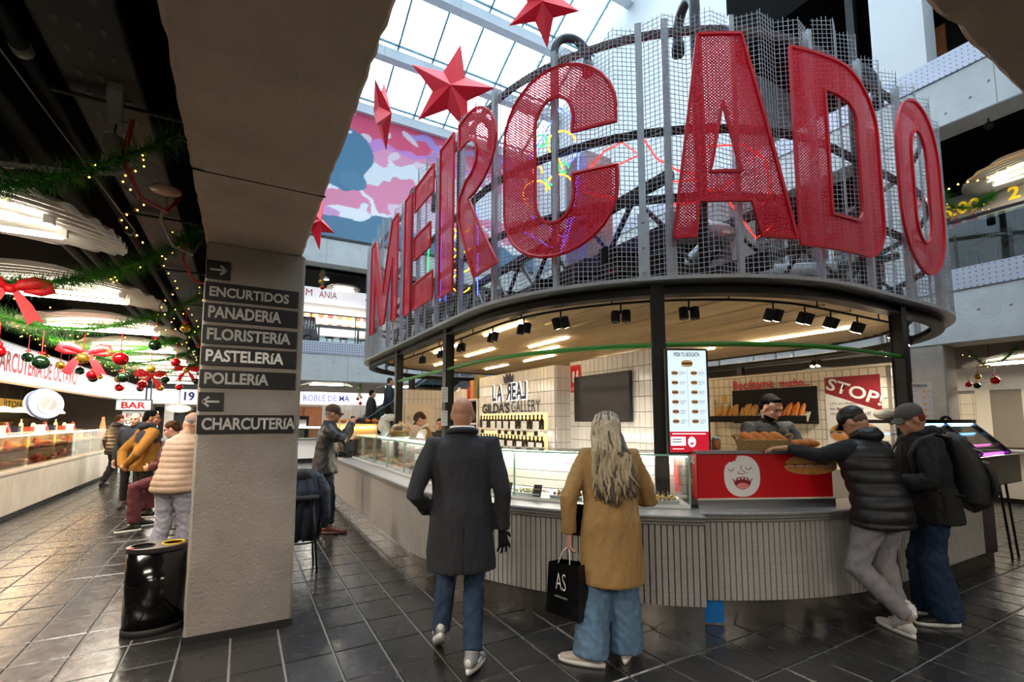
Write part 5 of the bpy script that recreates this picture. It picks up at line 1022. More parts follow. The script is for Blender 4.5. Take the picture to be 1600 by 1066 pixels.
# ---- corrugated lamps
M('tube_light', '#ffffff', emit=13, ecol='#fff2dc'); M('corrugated', '#dcd8cf', .35, metal=.5)
def corr_lamp(c, a, b_, label, group='corrugated ceiling lamps', along='x', power=26, hang=.74, warm=(1, .9, .76)):
    th = thing('corrugated_lamp', label, 'lamp', c, 0, group); pts = []; n = 132; m_ = 14; q = MB()
    for i in range(n+1):
        t = -1+2*i/n; w_ = math.sqrt(max(0, 1-abs(t)**2.6)); row = []
        for j in range(m_+1):
            s_ = (-1+2*j/m_)*w_; z = .018*math.cos(t*PI*b_/.055)-.16*(s_*a/.95)**2
            row.append((s_*a, t*b_, z) if along == 'x' else (t*b_, s_*a, z))
        pts.append(row)
    q.grid(pts); me = q.mesh('corrugated_sheet'); bm = bmesh.new(); bm.from_mesh(me); bmesh.ops.solidify(bm, geom=bm.faces[:], thickness=.006); bm.to_mesh(me); bm.free(); link('corrugated_sheet', me, 'corrugated', th, True, True)
    for s_ in (-.14, .14):
        p, r_ = ((-a*.62, s_*b_/.7, -.13), (a*.62, s_*b_/.7, -.13)) if along == 'x' else ((s_*b_/.7, -a*.62, -.13), (s_*b_/.7, a*.62, -.13))
        MB().tube([p, r_], .019, 8).build('fluorescent_tube', 'tube_light', th, True, local=True)
        for e in (p, r_): MB().cbox((e[0], e[1], e[2]+.03), .05, .05, .07).build('tube_holder', 'white', th, local=True)
    for s_ in (-.6, .6):
        p = (s_*a, 0, 0) if along == 'x' else (0, s_*a, 0); MB().tube([p, (p[0], p[1], hang)], .004, 4).build('hanger_wire', 'steel_dark', th, local=True)
    l = lamp('AREA', 'lamp_light', (c[0], c[1], c[2]-.22), power, warm, (a*1.2, .35) if along == 'x' else (.35, a*1.2)); setp(l, th)
    return th
for k, y in enumerate((-3.0, -.4, 1.9, 4.15, 6.3, 8.5, 10.7, 12.9, 15.1, 17.4, 19.6)):
    corr_lamp((-1.72, y, 2.98), .95, .66, 'corrugated oval lamp, '+('unseen added fill farthest behind', 'unseen added fill second behind', 'unseen added fill just overhead', 'nearest', 'second', 'third', 'fourth', 'fifth', 'sixth', 'seventh', 'eighth')[k]+' in the row along the left aisle ceiling', power=42 if k > 2 else 45)  # first three lamps are unseen, added to fill the pillar and beam
corr_lamp((2.6, -2.6, 3.0), .95, .66, 'added corrugated oval fill lamp behind the viewpoint in the near aisle', power=40); corr_lamp((6.2, -2.6, 3.0), .95, .66, 'added corrugated oval fill lamp behind the viewpoint farther along the near aisle', power=40)  # both lamps are out of view, put in as fill from behind
# ---- garlands
M('needle', '#4c9632', .6, var=.3, scale=8, rnd=.2); M('fairy', '#ffc860', emit=10, ecol='#ffb040'); M('ball_red', '#c3101c', .08, metal=.6); M('ball_gold', '#c99a2e', .12, metal=.8); M('ball_green', '#15301a', .08, metal=.4); M('ribbon', '#d8101c', .5)
def garland(pts, label, r=.075, dens_=620, group='green tinsel garlands'):
    P = [V(p) for p in pts]; L_ = [0]
    for a, b_ in zip(P[:-1], P[1:]): L_.append(L_[-1]+(b_-a).length)
    th = thing('garland', label, 'garland', tuple(P[len(P)//2]), 0, group); MB().tube(P, .012, 5).build('cord', 'needle', th)
    q = MB(); N = int(L_[-1]*dens_); T = rng.uniform(0, L_[-1], N); fr = MB()
    def at(t):
        i = min(max(int(np.searchsorted(L_, t)-1), 0), len(P)-2); f = (t-L_[i])/max(L_[i+1]-L_[i], 1e-6); return P[i].lerp(P[i+1], f), (P[i+1]-P[i]).normalized()
    vs = []; fs = []
    for t in T:
        p, d = at(t); n1 = d.orthogonal().normalized(); n2 = d.cross(n1); a = random.uniform(0, 2*PI); e = (n1*math.cos(a)+n2*math.sin(a)+d*random.uniform(-.5, .5)).normalized(); l = r*random.uniform(.7, 1.25); w_ = d.cross(e).normalized()*.005
        b0 = len(vs); vs += [p-w_, p+w_, p+e*l]; fs.append((b0, b0+1, b0+2))
    q.add(vs, fs); o = q.build('needles', 'needle', th, fix=False); o['kind'] = 'stuff'
    for k in range(int(L_[-1]*7)):
        p, d = at(random.uniform(0, L_[-1])); fr.ball(p+V(random.uniform(-r, r), random.uniform(-r, r), -random.uniform(.2, 1.2)*r), .0055, 5, 4)
    o = fr.build('fairy_lights', 'fairy', th); o['kind'] = 'stuff'; return at, L_[-1]
BALL = {}
def bauble(p, r, kind, label, drop, group='baubles on the left aisle garlands'):
    if kind not in BALL:
        th = thing('bauble', label, 'bauble', (0, 0, 0), 0, group); MB().ball((0, 0, 0), (1, 1, .96), 16, 12).build('ball', 'ball_'+kind, th, True, local=True); MB().lathe([(.2, .93), (.2, 1.1), (.1, 1.12)], (0, 0, 0), 8).build('cap', 'ball_gold', th, True, local=True); MB().tube([(0, 0, 1.1), (0, 0, 4.6)], .07, 4).build('ribbon_loop', 'ribbon', th, local=True); BALL[kind] = th
        q = MB()
        for s_ in (-1, 1): q.ball((.28*s_, 0, 1.35), (.3, .12, .14), 8, 5)
        q.build('ribbon_knot', 'ribbon', th, True, local=True); th.location = p; th.scale = (r, r, r); return th
    return dup(BALL[kind], p, random.uniform(0, 3), label, r)
def bow(p, s_, label, az=0):
    th = thing('ribbon_bow', label, 'bow', p, az, 'red ribbon bows'); 
    for sg in (-1, 1):
        q = MB(); q.tube([(0, 0, 0), (.3*sg*s_, -.02*s_, .22*s_), (.65*sg*s_, -.03*s_, .36*s_), (.95*sg*s_, 0, .34*s_), (1.05*sg*s_, .02*s_, .18*s_), (.8*sg*s_, .02*s_, .04*s_), (.35*sg*s_, 0, .0)], [(.05*s_, .05*s_), (.12*s_, .2*s_), (.12*s_, .24*s_), (.1*s_, .24*s_), (.1*s_, .2*s_), (.1*s_, .16*s_), (.05*s_, .06*s_)], 8); q.build('loop', 'ribbon', th, True, local=True)
        q = MB(); q.prism([(0, .05), (.25*sg, -.55), (.55*sg, -1.25), (.72*sg, -1.02), (.95*sg, -1.1), (.6*sg, -.45), (.18*sg, .05)], (0, -.02*s_, 0), (s_, 0, 0), (0, 0, s_), .02*s_); q.build('tail', 'ribbon', th, local=True)
    MB().ball((0, -.03*s_, .02*s_), (.17*s_, .14*s_, .17*s_), 8, 6).build('knot', 'ribbon', th, True, local=True)
SW = [(3.3, 'nearest'), (4.95, 'second'), (6.7, 'third'), (8.5, 'fourth'), (10.3, 'fifth'), (12.2, 'sixth')]
SWAT = []
for k, (y, nm) in enumerate(SW):
    pts = []
    for i in range(25):
        f = i/24; x = -3.05+2.65*f; z = 3.12-.55*(1-(2*f-1)**2)+.04*f; pts.append((x, y+.35*math.sin(f*PI)*(1 if k % 2 else .4), z+(.12 if k < 2 else 0)))
    at, LN_ = garland(pts, 'green tinsel garland with fairy lights, %s swag across the left aisle' % nm, .14, 1500)
    SWAT.append((at, LN_))
    if k >= 2:
        for j in range(8):
            t = LN_*(.10+.8*j/7); p, _ = at(t); kind = ('red', 'gold', 'green')[(j*2+k) % 3]; r_ = {'red': .075, 'gold': .055, 'green': .07}[kind]*random.uniform(.85, 1.1)
            bauble((p.x, p.y, p.z-r_*3.9-.10), r_, kind, '%s bauble from the stall side on the %s garland, %s' % (nth(j), nm, {'red': 'shiny red', 'gold': 'gold', 'green': 'dark green'}[kind]), 0)
for (kk, f, s_, lab) in [(1, .52, .22, 'large red ribbon bow cut off by the picture edge'), (3, .42, .26, 'large red ribbon bow in front of the white fascia'), (5, .50, .24, 'red ribbon bow in front of the blue number'), (5, .72, .2, 'smaller red ribbon bow near the pillar')]:
    p_, _ = SWAT[kk][0](SWAT[kk][1]*f); bow((p_.x, p_.y-.10, p_.z-.08), s_, lab, .3)
# vertical strings of fairy lights by the pillar
for k, (x, y, z0, z1) in enumerate([(-.75, 4.0, 2.85, 3.44), (-.7, 5.6, 2.5, 3.44), (-.65, 7.5, 2.4, 3.44)]):
    q = MB(); th = thing('fairy_light_string', ('short string of warm fairy lights by the nearest lamp', 'dangling string of warm fairy lights near the pillar top', 'dangling string of warm fairy lights farther along the pillar line')[k], 'string lights', (x, y, z0)); P = [(x+.06*math.sin(i), y+.08*i/8, z1-(z1-z0)*i/14) for i in range(15)]; MB().tube(P, .004, 4).build('wire', 'black', th)
    for p in P: q.ball((p[0]+.02, p[1], p[2]), .0058, 5, 4)
    o = q.build('bulbs', 'fairy', th); o['kind'] = 'stuff'
# ---- services under the dark ceiling
M('tray_metal', '#1c1b1a', .6, metal=.3); M('conduit', '#8d8b88', .5); M('red_cable', '#a81f1c', .5)
q = MB(); tr = thing('cable_tray', 'dark perforated cable tray running under the ceiling beside the beam', 'cable tray', (-.75, 6, 3.45)); MB().box(-.92, -.58, .5, 20, 3.44, 3.45).build('tray_bed', 'tray_metal', tr)
for x in (-.92, -.58): MB().box(x-.004, x+.004, .5, 20, 3.44, 3.50).build('tray_side', 'tray_metal', tr)
for i in range(90): 
    for x in (-.84, -.75, -.66): q.box(x-.012, x+.012, .8+i*.2-.03, .8+i*.2+.03, 3.4385, 3.4405)
q.build('slots', 'black', tr)['kind'] = 'stuff'
for y in (1.6, 3.4, 5.2, 7.0, 9.0): MB().tube([(-1.0, y, 3.42), (-.35, y, 3.42)], .012, 6).build('support_rod', 'tray_metal', tr)
for k, (x, z, r_) in enumerate([(-1.35, 3.5, .07), (-1.55, 3.45, .05), (-1.75, 3.52, .06), (-1.1, 3.55, .04)]):
    o = MB().tube([(x, .3, z), (x, 20, z)], r_, 10).build('ceiling_pipe', 'tray_metal', smooth=True); tag(o, ('thick', 'slim', 'medium', 'thin')[k]+' dark pipe running along under the left aisle ceiling', 'pipe')
    for y in (1.5, 2.7, 3.3, 4.6, 6.1): MB().tube([(x, y-.03, z), (x, y+.03, z)], r_*1.2, 10).build('pipe_clamp', 'conduit', o, True)
o = MB().tube([(-1.7, 3.98, 3.13), (-1.03, 3.83, 3.14), (-.87, 3.78, 3.145), (-.78, 3.74, 3.15), (-.71, 3.67, 3.16), (-.66, 3.57, 3.18), (-.64, 3.46, 3.21), (-.645, 3.38, 3.25), (-.66, 3.33, 3.29)], .018, 8).build('conduit', 'conduit', smooth=True); tag(o, 'bent grey conduit hooking up below the ceiling', 'conduit')
o = thing('cylinder_spot', 'white cylinder spotlight hanging above the nearest garland', 'spotlight', (-.75, 3.55, 3.12)); MB().lathe([(.045, 0), (.052, .002), (.052, .17), (.04, .175)], (-.75, 3.55, 3.12), 14).build('can', 'conduit', o, True); MB().tube([(-.75, 3.55, 3.29), (-.74, 3.55, 3.445)], .006, 5).build('stem', 'black', o); MB().lathe([(.042, -.001), (.042, .0)], (-.75, 3.55, 3.12), 14).build('lens', 'black', o)
o = MB().obox((-.69, 3.24, 3.34), (.035, .0, 0), (-.02, .12, -.03), (0, .01, .03)).build('junction_box', 'conduit', bevel=.006); tag(o, 'grey driver box at the end of the bent conduit', 'box')
o = MB().lathe([(.02, .02), (.085, .014), (.09, .0), (.02, -.004)], (-.52, 3.85, 3.14), 18).build('ceiling_speaker', M('beige_plastic', '#c2a08a', .5), smooth=True); tag(o, 'flat round beige ceiling speaker near the beam', 'speaker')
for k, (x0, y0) in enumerate([(-.62, 3.3), (-.55, 4.2), (-.5, 5.2)]):
    o = MB().tube([(x0, y0, 3.3), (x0-.05, y0+.1, 3.1), (x0+.02, y0+.25, 2.95), (x0+.12, y0+.5, 2.98), (x0+.15, y0+.8, 3.2)], .012, 6).build('cable', 'red_cable' if k != 1 else 'conduit', smooth=True); tag(o, ('red cable loop drooping beside the beam', 'pale cable drooping past the ceiling speaker', 'red cable drooping beyond the pillar top')[k], 'cable')
o = MB().tube([(-1.4, 1.7, 3.7), (-.75, 4.3, 2.98)], .005, 5).build('tension_wire', 'conduit'); tag(o, 'thin wire slanting across the dark ceiling', 'wire')
# ---- stools by the pillar
def stool(loc, label):
    th = thing('bar_stool', label, 'stool', loc, 0, 'black bar stools'); MB().lathe([(.02, .74), (.17, .745), (.18, .76), (.17, .78), (.02, .785)], (0,0,0), 18).build('seat', 'matte_black', th, True, local=True)
    for k in range(4): a = PI/4+k*PI/2; MB().tube([(.13*math.cos(a), .13*math.sin(a), .75), (.21*math.cos(a), .21*math.sin(a), .0)], .012, 7).build('leg', 'black', th, True, local=True)
    MB().tube([(.18*math.cos(a), .18*math.sin(a), .30) for a in np.linspace(0, 2*PI, 21)[:-1]], .009, 6, closed=True).build('foot_ring', 'black', th, True, local=True); return th
stool((-.62, 6.9, 0), 'black bar stool behind the man in the quilted vest')
# ================================================================ FAR GALLERY
fg = thing('fascia_sign', 'white lit fascia with blue oak lettering on the ground floor across the atrium', 'sign', (3, 20, 2.2)); MB().box(-.3, 7, 20, 20.2, 2.2, 2.68).build('lightbox', 'lightbox', fg); MB().bar((1.0, 20.1, 2.68), (1.0, 20.1, 3.72), .03, .03).build('hanger', 'steel_dark', fg); MB().bar((6, 20.1, 2.68), (6, 20.1, 3.72), .03, .03).build('hanger', 'steel_dark', fg); text('ROBLE DE MA', (2.02, 19.999, 2.32), (1,0,0), UP, 1.72, .24, 'lightbox_blue', fg, bold=.015, depth=.005)
w = struct(MB().box(-.5, 8, 22.2, 22.3, 0, 3.7).build('wall_far_stall', 'tile_grout')); wall_tiles(w, (1.5, 22.2, 1.0), (1,0,0), UP, 4.2, 1.5, .35, .5)
for k in range(3): MB().box(.8+.75*k, 1.5+.75*k, 22.05, 22.2, 0, 2.15).build('timber_panel', 'orange_wood', w)
cc_ = thing('far_counter', 'white counter with green glass front across the atrium', 'counter', (2.2, 19.6, 0)); MB().box(.6, 5, 19.6, 20.2, .15, .85).build('body', 'white', cc_); MB().box(.6, 5, 19.55, 20.2, .85, .9).build('top', 'steel', cc_); MB().box(.6, 5, 19.62, 20.2, 0, .15).build('plinth', 'black', cc_); MB().box(.65, 4.9, 19.62, 19.63, .9, 1.35).build('front_pane', 'glass_green', cc_); MB().box(.65, 4.9, 19.62, 20.1, 1.35, 1.36).build('top_pane', 'glass_green', cc_); MB().box(.65, 4.9, 20.05, 20.08, 1.28, 1.32).build('light_strip', 'led_white', cc_)
mc = thing('coffee_machine', 'dark coffee machine on the far counter behind the photographer', 'machine', (1.9, 19.9, .9)); MB().box(1.5, 2.3, 20.3, 20.8, 0, 1.75).build('body', 'black_gloss', mc, bevel=.03); MB().box(1.6, 2.2, 20.28, 20.3, 1.3, 1.6).build('panel', 'steel', mc)
corr_lamp((2.75, 19.2, 3.05), .95, .66, 'corrugated oval lamp glowing above the blue-lettered fascia', power=40, hang=.67); corr_lamp((5.6, 19.2, 3.05), .95, .66, 'corrugated oval lamp glowing behind the escalator riders', power=40, hang=.67); corr_lamp((.3, 19.2, 3.05), .95, .66, 'corrugated oval lamp hidden behind the pillar edge', power=40, hang=.67)
# first floor across the atrium
ff = thing('fascia_sign', 'white lit fascia with red lettering and number four on the upper gallery', 'sign', (3, 20.6, 6.4)); MB().box(.4, 6.5, 20.6, 20.8, 6.38, 7.0).build('lightbox', 'lightbox', ff)
text('M', (2.02, 20.599, 6.62), (1,0,0), UP, .24, .28, 'lightbox_red', ff, bold=.0, depth=.005); text('ANIA', (2.52, 20.599, 6.60), (1,0,0), UP, .70, .28, 'lightbox_red', ff, bold=0, depth=.005); text('4', (4.38, 20.599, 6.58), (1,0,0), UP, .16, .28, 'lightbox_red', ff, bold=.03, depth=.005)
bw2 = struct(MB().box(.3, 7, 21.6, 21.7, 3.93, 7.0).build('wall_far_gallery', M('white_lit_wall', '#f4efe8', .5)))
lamp('AREA', 'gallery_light', (3.2, 20.9, 6.2), 28, (1, .94, .86), (3.5, .3), (3.2, 21.5, 5.2), parent=ff)
for r_ in range(2):
    for k in range(8 if r_ == 0 else 5):
        q = MB(); x = 2.0+k*.38+(.0 if r_ == 0 else .76); z = 6.05-.42*r_
        th = tag(MB().prism([(.13*math.cos(a), .11*math.sin(a)) for a in np.linspace(0, 2*PI, 15)[:-1]], (x, 21.592, z), (1,0,0), UP, .008).build('dish_picture', ('food5', 'food0', 'bread_gold', 'food2')[(k+r_) % 4]), '%s orange dish picture in the %s row on the gallery wall' % (nth(k), ('upper', 'lower')[r_]), 'picture', 'dish pictures on the gallery wall')
gcn = thing('gallery_counter', 'white counter with pale blue glass front on the upper gallery', 'counter', (3.2, 20.2, 3.93)); MB().box(1.8, 6, 20.0, 20.55, 3.935, 4.9).build('body', M('pale_aqua', '#cfe2e4', .4), gcn); MB().box(1.8, 6, 19.95, 20.6, 4.9, 4.95).build('top', 'white', gcn)
gt = thing('high_table', 'long dark high table along the upper gallery railing', 'table', (3.2, 18.5, 3.93)); MB().box(2.2, 5.2, 18.3, 18.7, 5.0, 5.05).build('tabletop', 'steel_dark', gt)
for x in (2.3, 3.7, 5.1): MB().bar((x, 18.5, 3.93), (x, 18.5, 5.0), .06, .06).build('leg', 'steel_dark', gt)
for k, x in enumerate((2.75, 3.25, 4.0)):
    s_ = stool((x, 18.95, 3.93), ('first', 'second', 'third')[k]+' black stool from the pillar at the upper gallery table')
rl = thing('glass_railing', 'clear glass railing with slim rail along the far upper gallery', 'railing', (5, YF, 4.3))
for k in range(7): MB().box(.45+1.5*k, .45+1.5*k+1.46, YF+.03, YF+.042, 4.25, 5.25).build('glass_panel', 'glass_clear', rl); MB().box(.43+1.5*k-.015, .43+1.5*k+.015, YF+.02, YF+.05, 4.25, 5.3).build('post', 'steel_dark', rl)
MB().box(.4, 11, YF+.015, YF+.055, 5.28, 5.32).build('handrail', 'steel_dark', rl)
bd_ = thing('menu_easel', 'dark covered easel with pale scribbles beside the pillar on the upper gallery', 'board', (2.0, 18.3, 3.93)); MB().add([(1.55, 18.3, 3.93), (2.35, 18.3, 3.93), (2.15, 18.35, 5.3), (1.55, 18.35, 5.3), (1.55, 18.42, 3.93), (2.35, 18.42, 3.93), (2.15, 18.42, 5.3), (1.55, 18.42, 5.3)], [(0,1,2,3),(5,4,7,6),(0,4,5,1),(1,5,6,2),(2,6,7,3),(3,7,4,0)]).build('board', 'black_gloss', bd_)
q = MB()
for k in range(5): q.tube([(1.65+.1*k, 18.31, 5.0+random.uniform(-.1, .2)), (1.75+.1*k, 18.31, 5.15), (1.72+.1*k, 18.30, 4.85)], .012, 5)
q.build('scribble', 'sign_grey', bd_)
corr_lamp((3.25, 19.3, 7.35-.55), .62, .5, 'corrugated oval lamp glowing on the far upper gallery', power=30, hang=.2)
def plumb(p, n, label, r=.09):
    at, L_ = garland([(p[0], p[1], p[2]), (p[0]+.03, p[1], p[2]-n*.5), (p[0]-.02, p[1], p[2]-n)], label, r, 900)
plumb((2.3, 18.0, 7.0), .6, 'short green garland drop with baubles nearest the pillar on the far upper gallery', .14); plumb((4.2, 17.9, 7.0), .9, 'green garland drop with red bow beside the canopy on the far upper gallery', .2); plumb((3.75, 18.1, 3.0), .55, 'green garland drop with red baubles in front of the blue fascia', .18)
for k, (p, kd, r_, lab) in enumerate([((2.3, 17.95, 6.32), 'red', .08, 'red bauble under the garland drop nearest the pillar on the far gallery'), ((2.22, 17.95, 6.55), 'gold', .07, 'gold bauble in the garland drop nearest the pillar on the far gallery'), ((3.66, 18.0, 2.36), 'red', .06, 'red bauble by the blue oak lettering'), ((3.77, 18.08, 2.2), 'red', .065, 'lowest red bauble over the photographer'), ((3.78, 18.02, 2.42), 'gold', .05, 'small gold bauble over the photographer')]): bauble(p, r_, kd, lab, 0, 'baubles across the atrium')
bow((4.19, 17.86, 6.2), .18, 'small red bow under the garland on the far upper gallery')
# bright spot downlight on the far gallery soffit
dl = thing('downlight', 'round bright downlight on the far upper gallery soffit', 'downlight', (2.55, 18.9, 6.9)); MB().lathe([(.1, 0), (.1, .1)], (2.55, 18.9, 6.9), 12).build('can', 'white', dl, True); MB().lathe([(.085, -.004), (.085, 0)], (2.55, 18.9, 6.9), 12).build('lens', 'spot_lens_on', dl)
# ---- escalator behind the kiosk
es = thing('escalator', 'escalator with black handrails climbing behind the kiosk', 'escalator', (3.0, 14.6, 0))
E0, E1 = V(2.6, 14.9, .35), V(8.0, 14.9, 3.93); dE = (E1-E0)
for yy in (14.55, 15.45):
    for k in range(6): a, b_ = E0+dE*(k/6), E0+dE*((k+1)/6-.004); q = MB().add([(a.x, yy, a.z), (b_.x, yy, b_.z), (b_.x, yy, b_.z+.8), (a.x, yy, a.z+.8), (a.x, yy+.012, a.z), (b_.x, yy+.012, b_.z), (b_.x, yy+.012, b_.z+.8), (a.x, yy+.012, a.z+.8)], [(0,1,2,3),(7,6,5,4),(0,4,5,1),(1,5,6,2),(2,6,7,3),(3,7,4,0)]); q.build('balustrade_pane', 'glass_rail', es)
    MB().tube([(E0.x-.6, yy, E0.z+.55), (E0.x-.4, yy, E0.z+.8), (E0.x, yy, E0.z+.85), (E1.x, yy, E1.z+.85)], .035, 8).build('handrail', 'black', es, True); MB().bar((E0.x-.6, yy, E0.z-.50), (E1.x, yy, E1.z-.12), .06, .3).build('stringer', 'steel', es)
for k in range(20): a = E0+dE*(k/20); MB().box(a.x, a.x+.27, 14.58, 15.42, a.z-.15, a.z+.0).build('step', 'steel_dark', es)
# ================================================================ RIGHT GALLERY
wr = struct(MB().box(14.6, 14.7, 0, 12, 0, 3.7).build('wall_right_stall', 'tile_grout')); wall_tiles(wr, (14.6, 7.0, 1.0), UL, UP, 6.6, 1.2, .22, .24, 'tile_cream')
MB().box(14.55, 14.6, 0, 12, 2.26, 2.78).build('metal_fascia', 'galv', wr); MB().box(14.56, 14.6, 3.55, 4.05, 1.0, 2.2).build('grey_hatch', M('hatch_grey', '#8d8577', .5), wr); MB().box(14.55, 14.6, 3.5, 3.55, 1.0, 2.26).build('hatch_frame', 'cream', wr); MB().box(14.55, 14.6, 4.05, 4.3, 1.0, 2.26).build('hatch_frame', 'cream', wr)
rc = thing('right_counter', 'pale stall counter under the cream tiles beyond the right-hand column', 'counter', (13, 5, 0)); MB().box(12.9, 13.6, .2, 10, .1, .95).build('body', 'cream', rc); MB().box(12.85, 13.6, .2, 10, .95, 1.0).build('top', 'stone', rc); MB().box(12.95, 13.55, .2, 10, 0, .1).build('plinth', 'black', rc)
corr_lamp((12.6, 2.9, 2.80), .95, .66, 'corrugated oval lamp over the right ground-floor aisle', power=40, along='y', hang=.9); corr_lamp((12.7, 6.4, 2.85), .95, .66, 'corrugated oval lamp beyond the right-hand column', power=40, along='y', hang=.9); corr_lamp((12.6, 2.55, 6.35), 1.05, .8, 'large corrugated lamp on the right upper gallery', power=40, along='y', hang=.65)
at, L_ = garland([(11.7, 3.5, 2.9), (11.8, 3.35, 2.62), (11.9, 3.1, 2.66), (12.0, 2.9, 2.9)], 'green garland swag beside the right-hand column', .12, 900)
for k, (p, kd, r_, lab) in enumerate([((11.75, 3.18, 2.3), 'red', .07, 'large red bauble beside the right-hand column'), ((11.72, 3.4, 2.38), 'gold', .05, 'gold bauble beside the right-hand column'), ((11.72, 3.42, 2.22), 'green', .055, 'dark green bauble beside the right-hand column'), ((11.6, 3.5, 2.24), 'red', .05, 'small red bauble half behind the right-hand column')]): bauble(p, r_, kd, lab, 0, 'baubles by the right-hand column')
# upper right gallery
uf = thing('fascia_sign', 'grey fascia with yellow digits on the right upper gallery', 'sign', (13.5, 3, 5.9)); MB().box(13.5, 13.6, .2, 7, 5.85, 6.5).build('board', M('fascia_grey', '#a9a294', .5), uf); M('yellow_digit', '#f0c81e', .5, emit=.4)
for t_, y, W_ in (('S:00', 4.25, .62), ('21', 3.2, .3)): text(t_, (13.499, y, 6.08), UL, UP, W_, .27, 'yellow_digit', uf, bold=.03, depth=.004)
ub = struct(MB().box(14.6, 14.7, 0, 12, 3.93, 7.0).build('wall_right_gallery', M('dim_wall', '#3a3a3a', .6)))
rr = thing('glass_railing', 'dark tinted glass railing along the right upper gallery', 'railing', (XR, 3, 4.28))
for k in range(8): MB().box(XR+.03, XR+.042, .7+1.5*k, .7+1.5*k+1.46, 4.2, 5.12).build('glass_panel', 'glass_rail', rr); MB().box(XR+.02, XR+.05, .68+1.5*k-.015, .68+1.5*k+.015, 4.2, 5.14).build('post', 'steel_dark', rr)
MB().box(XR+.015, XR+.055, .6, 12.7, 5.14, 5.19).build('handrail', 'steel_dark', rr)
def cafe_table(loc, label):
    th = thing('cafe_table', label, 'table', loc); MB().box(-.35, .35, -.35, .35, .93, .97).build('tabletop', 'steel_dark', th, local=True, bevel=.01); MB().tube([(0, 0, .02), (0, 0, .93)], .03, 8).build('leg', 'steel_dark', th, local=True); MB().box(-.22, .22, -.22, .22, 0, .02).build('base', 'steel_dark', th, local=True)
cafe_table((12.2, 3.1, 3.93), 'dark high table behind the tinted glass on the right gallery'); cafe_table((11.8, 2.2, 3.93), 'second dark high table at the picture edge on the right gallery')
stool((11.55, 2.65, 3.93), 'black stool between the tables on the right upper gallery'); stool((11.75, 3.35+.0, 3.93), 'black stool beside the column on the right upper gallery')
q = MB(); q.ball((12.2, 3.15, 4.98), (.3, .28, .09), 14, 8); tag(q.build('folded_coat', M('grey_coat', '#4a4c4e', .8), smooth=True), 'grey coat heaped on the dark table behind the tinted glass', 'coat')
at, L_ = garland([(11.3, 3.55, 5.9), (11.4, 3.45, 5.55), (11.6, 3.2, 5.5), (11.9, 3.0, 5.75)], 'green garland with red baubles beside the letter O on the right gallery', .14, 900)
for k, (p, kd) in enumerate([((11.38, 3.4, 5.22), 'red'), ((11.45, 3.2, 5.25), 'red'), ((11.3, 3.52, 5.35), 'gold')]): bauble(p, .075, kd, ('red bauble nearest the letter O on the right gallery', 'second red bauble on the right gallery garland', 'gold bauble on the right gallery garland')[k], 0, 'baubles on the right gallery')
sp_ = thing('gallery_spot', 'single grey spotlight under the upper right beam', 'spotlight', (11.4, 2.85, 6.9)); MB().tube([(11.4, 2.85, 6.98), (11.4, 2.85, 6.9)], .01, 5).build('stem', 'black', sp_); MB().ball((11.4, 2.85, 6.84), .07, 12, 8).build('head', 'steel_dark', sp_, True)
fl_ = thing('fairy_light_string', 'string of warm fairy bulbs across the right upper gallery', 'string lights', (11.9, 3.1, 6.1)); P = [(11.9, 3.62-.14*k, 6.12+.03*math.sin(k*1.3)) for k in range(10)]; MB().tube([(11.5, 3.62, 6.2)]+P+[(12.2, 2.2, 6.9), (12.2, 2.2, 7.0)], .004, 4).build('wire', 'black', fl_)
q = MB()
for p in P: q.ball(p, .016, 6, 5)
q.build('bulbs', 'fairy', fl_)['kind'] = 'stuff'
q = thing('wall_notice', 'small red and white notice on the upper column beside the letter O', 'notice', (XR, 3.9, 5.7)); MB().box(XR-.008, XR+.003, 3.75, 3.93, 5.62, 5.82).build('plate', 'print_red', q); MB().box(XR-.010, XR-.008, 3.78, 3.90, 5.66, 5.72).build('caption', 'white', q)
# ================================================================ STARS
M('star_red', '#e8142c', .5, trans=0); st_m = MATS['star_red']; st_m.node_tree.nodes['Principled BSDF'].inputs['Subsurface Weight'].default_value = .0
def star(c, rad, az, tilt, roll, label, rw=8):
    th = thing('hanging_star', label, 'star', c, 0, 'red fabric stars'); mt = Matrix.Rotation(az, 3, 'Z') @ Matrix.Rotation(tilt, 3, 'X') @ Matrix.Rotation(roll, 3, 'Y')
    P = []
    for k in range(10): a = PI/2+k*PI/5; r_ = rad if k % 2 == 0 else rad*.42; P.append(mt @ V(r_*math.cos(a), 0, r_*math.sin(a)))
    f, b_ = mt @ V(0, -rad*.26, 0), mt @ V(0, rad*.26, 0)
    for k in range(5):
        i = 2*k; l, r_ = P[(i-1) % 10], P[(i+1) % 10]; MB().add([f, l, P[i], r_, b_], [(0,1,2),(0,2,3),(4,2,1),(4,3,2)]).build('star_arm', 'star_red', th, local=True, fix=False)
    top = max(P, key=lambda p: p.z); MB().tube([tuple(top), (top.x, top.y, top.z+4.2)], .004, 4).build('hanging_wire', 'conduit', th, local=True)
star((2.98, 7.5, 7.45), .80, R(-25), R(12), R(12), 'large red five-pointed fabric star hanging over the letter R'); star((1.95, 8.2, 7.1), .62, R(62), 0, R(4), 'red fabric star seen edge-on beside the concrete beam'); star((4.35, 6.6, 9.0), .68, R(-35), R(25), R(30), 'red fabric star cut by the top edge above the canopy'); star((1.05, 9.6, 5.4), .55, R(40), 0, R(20), 'red fabric star half hidden behind the pillar top'); star((4.3, 5.0, 3.95), .38, R(-30), R(10), R(15), 'small red star inside the wire mesh')
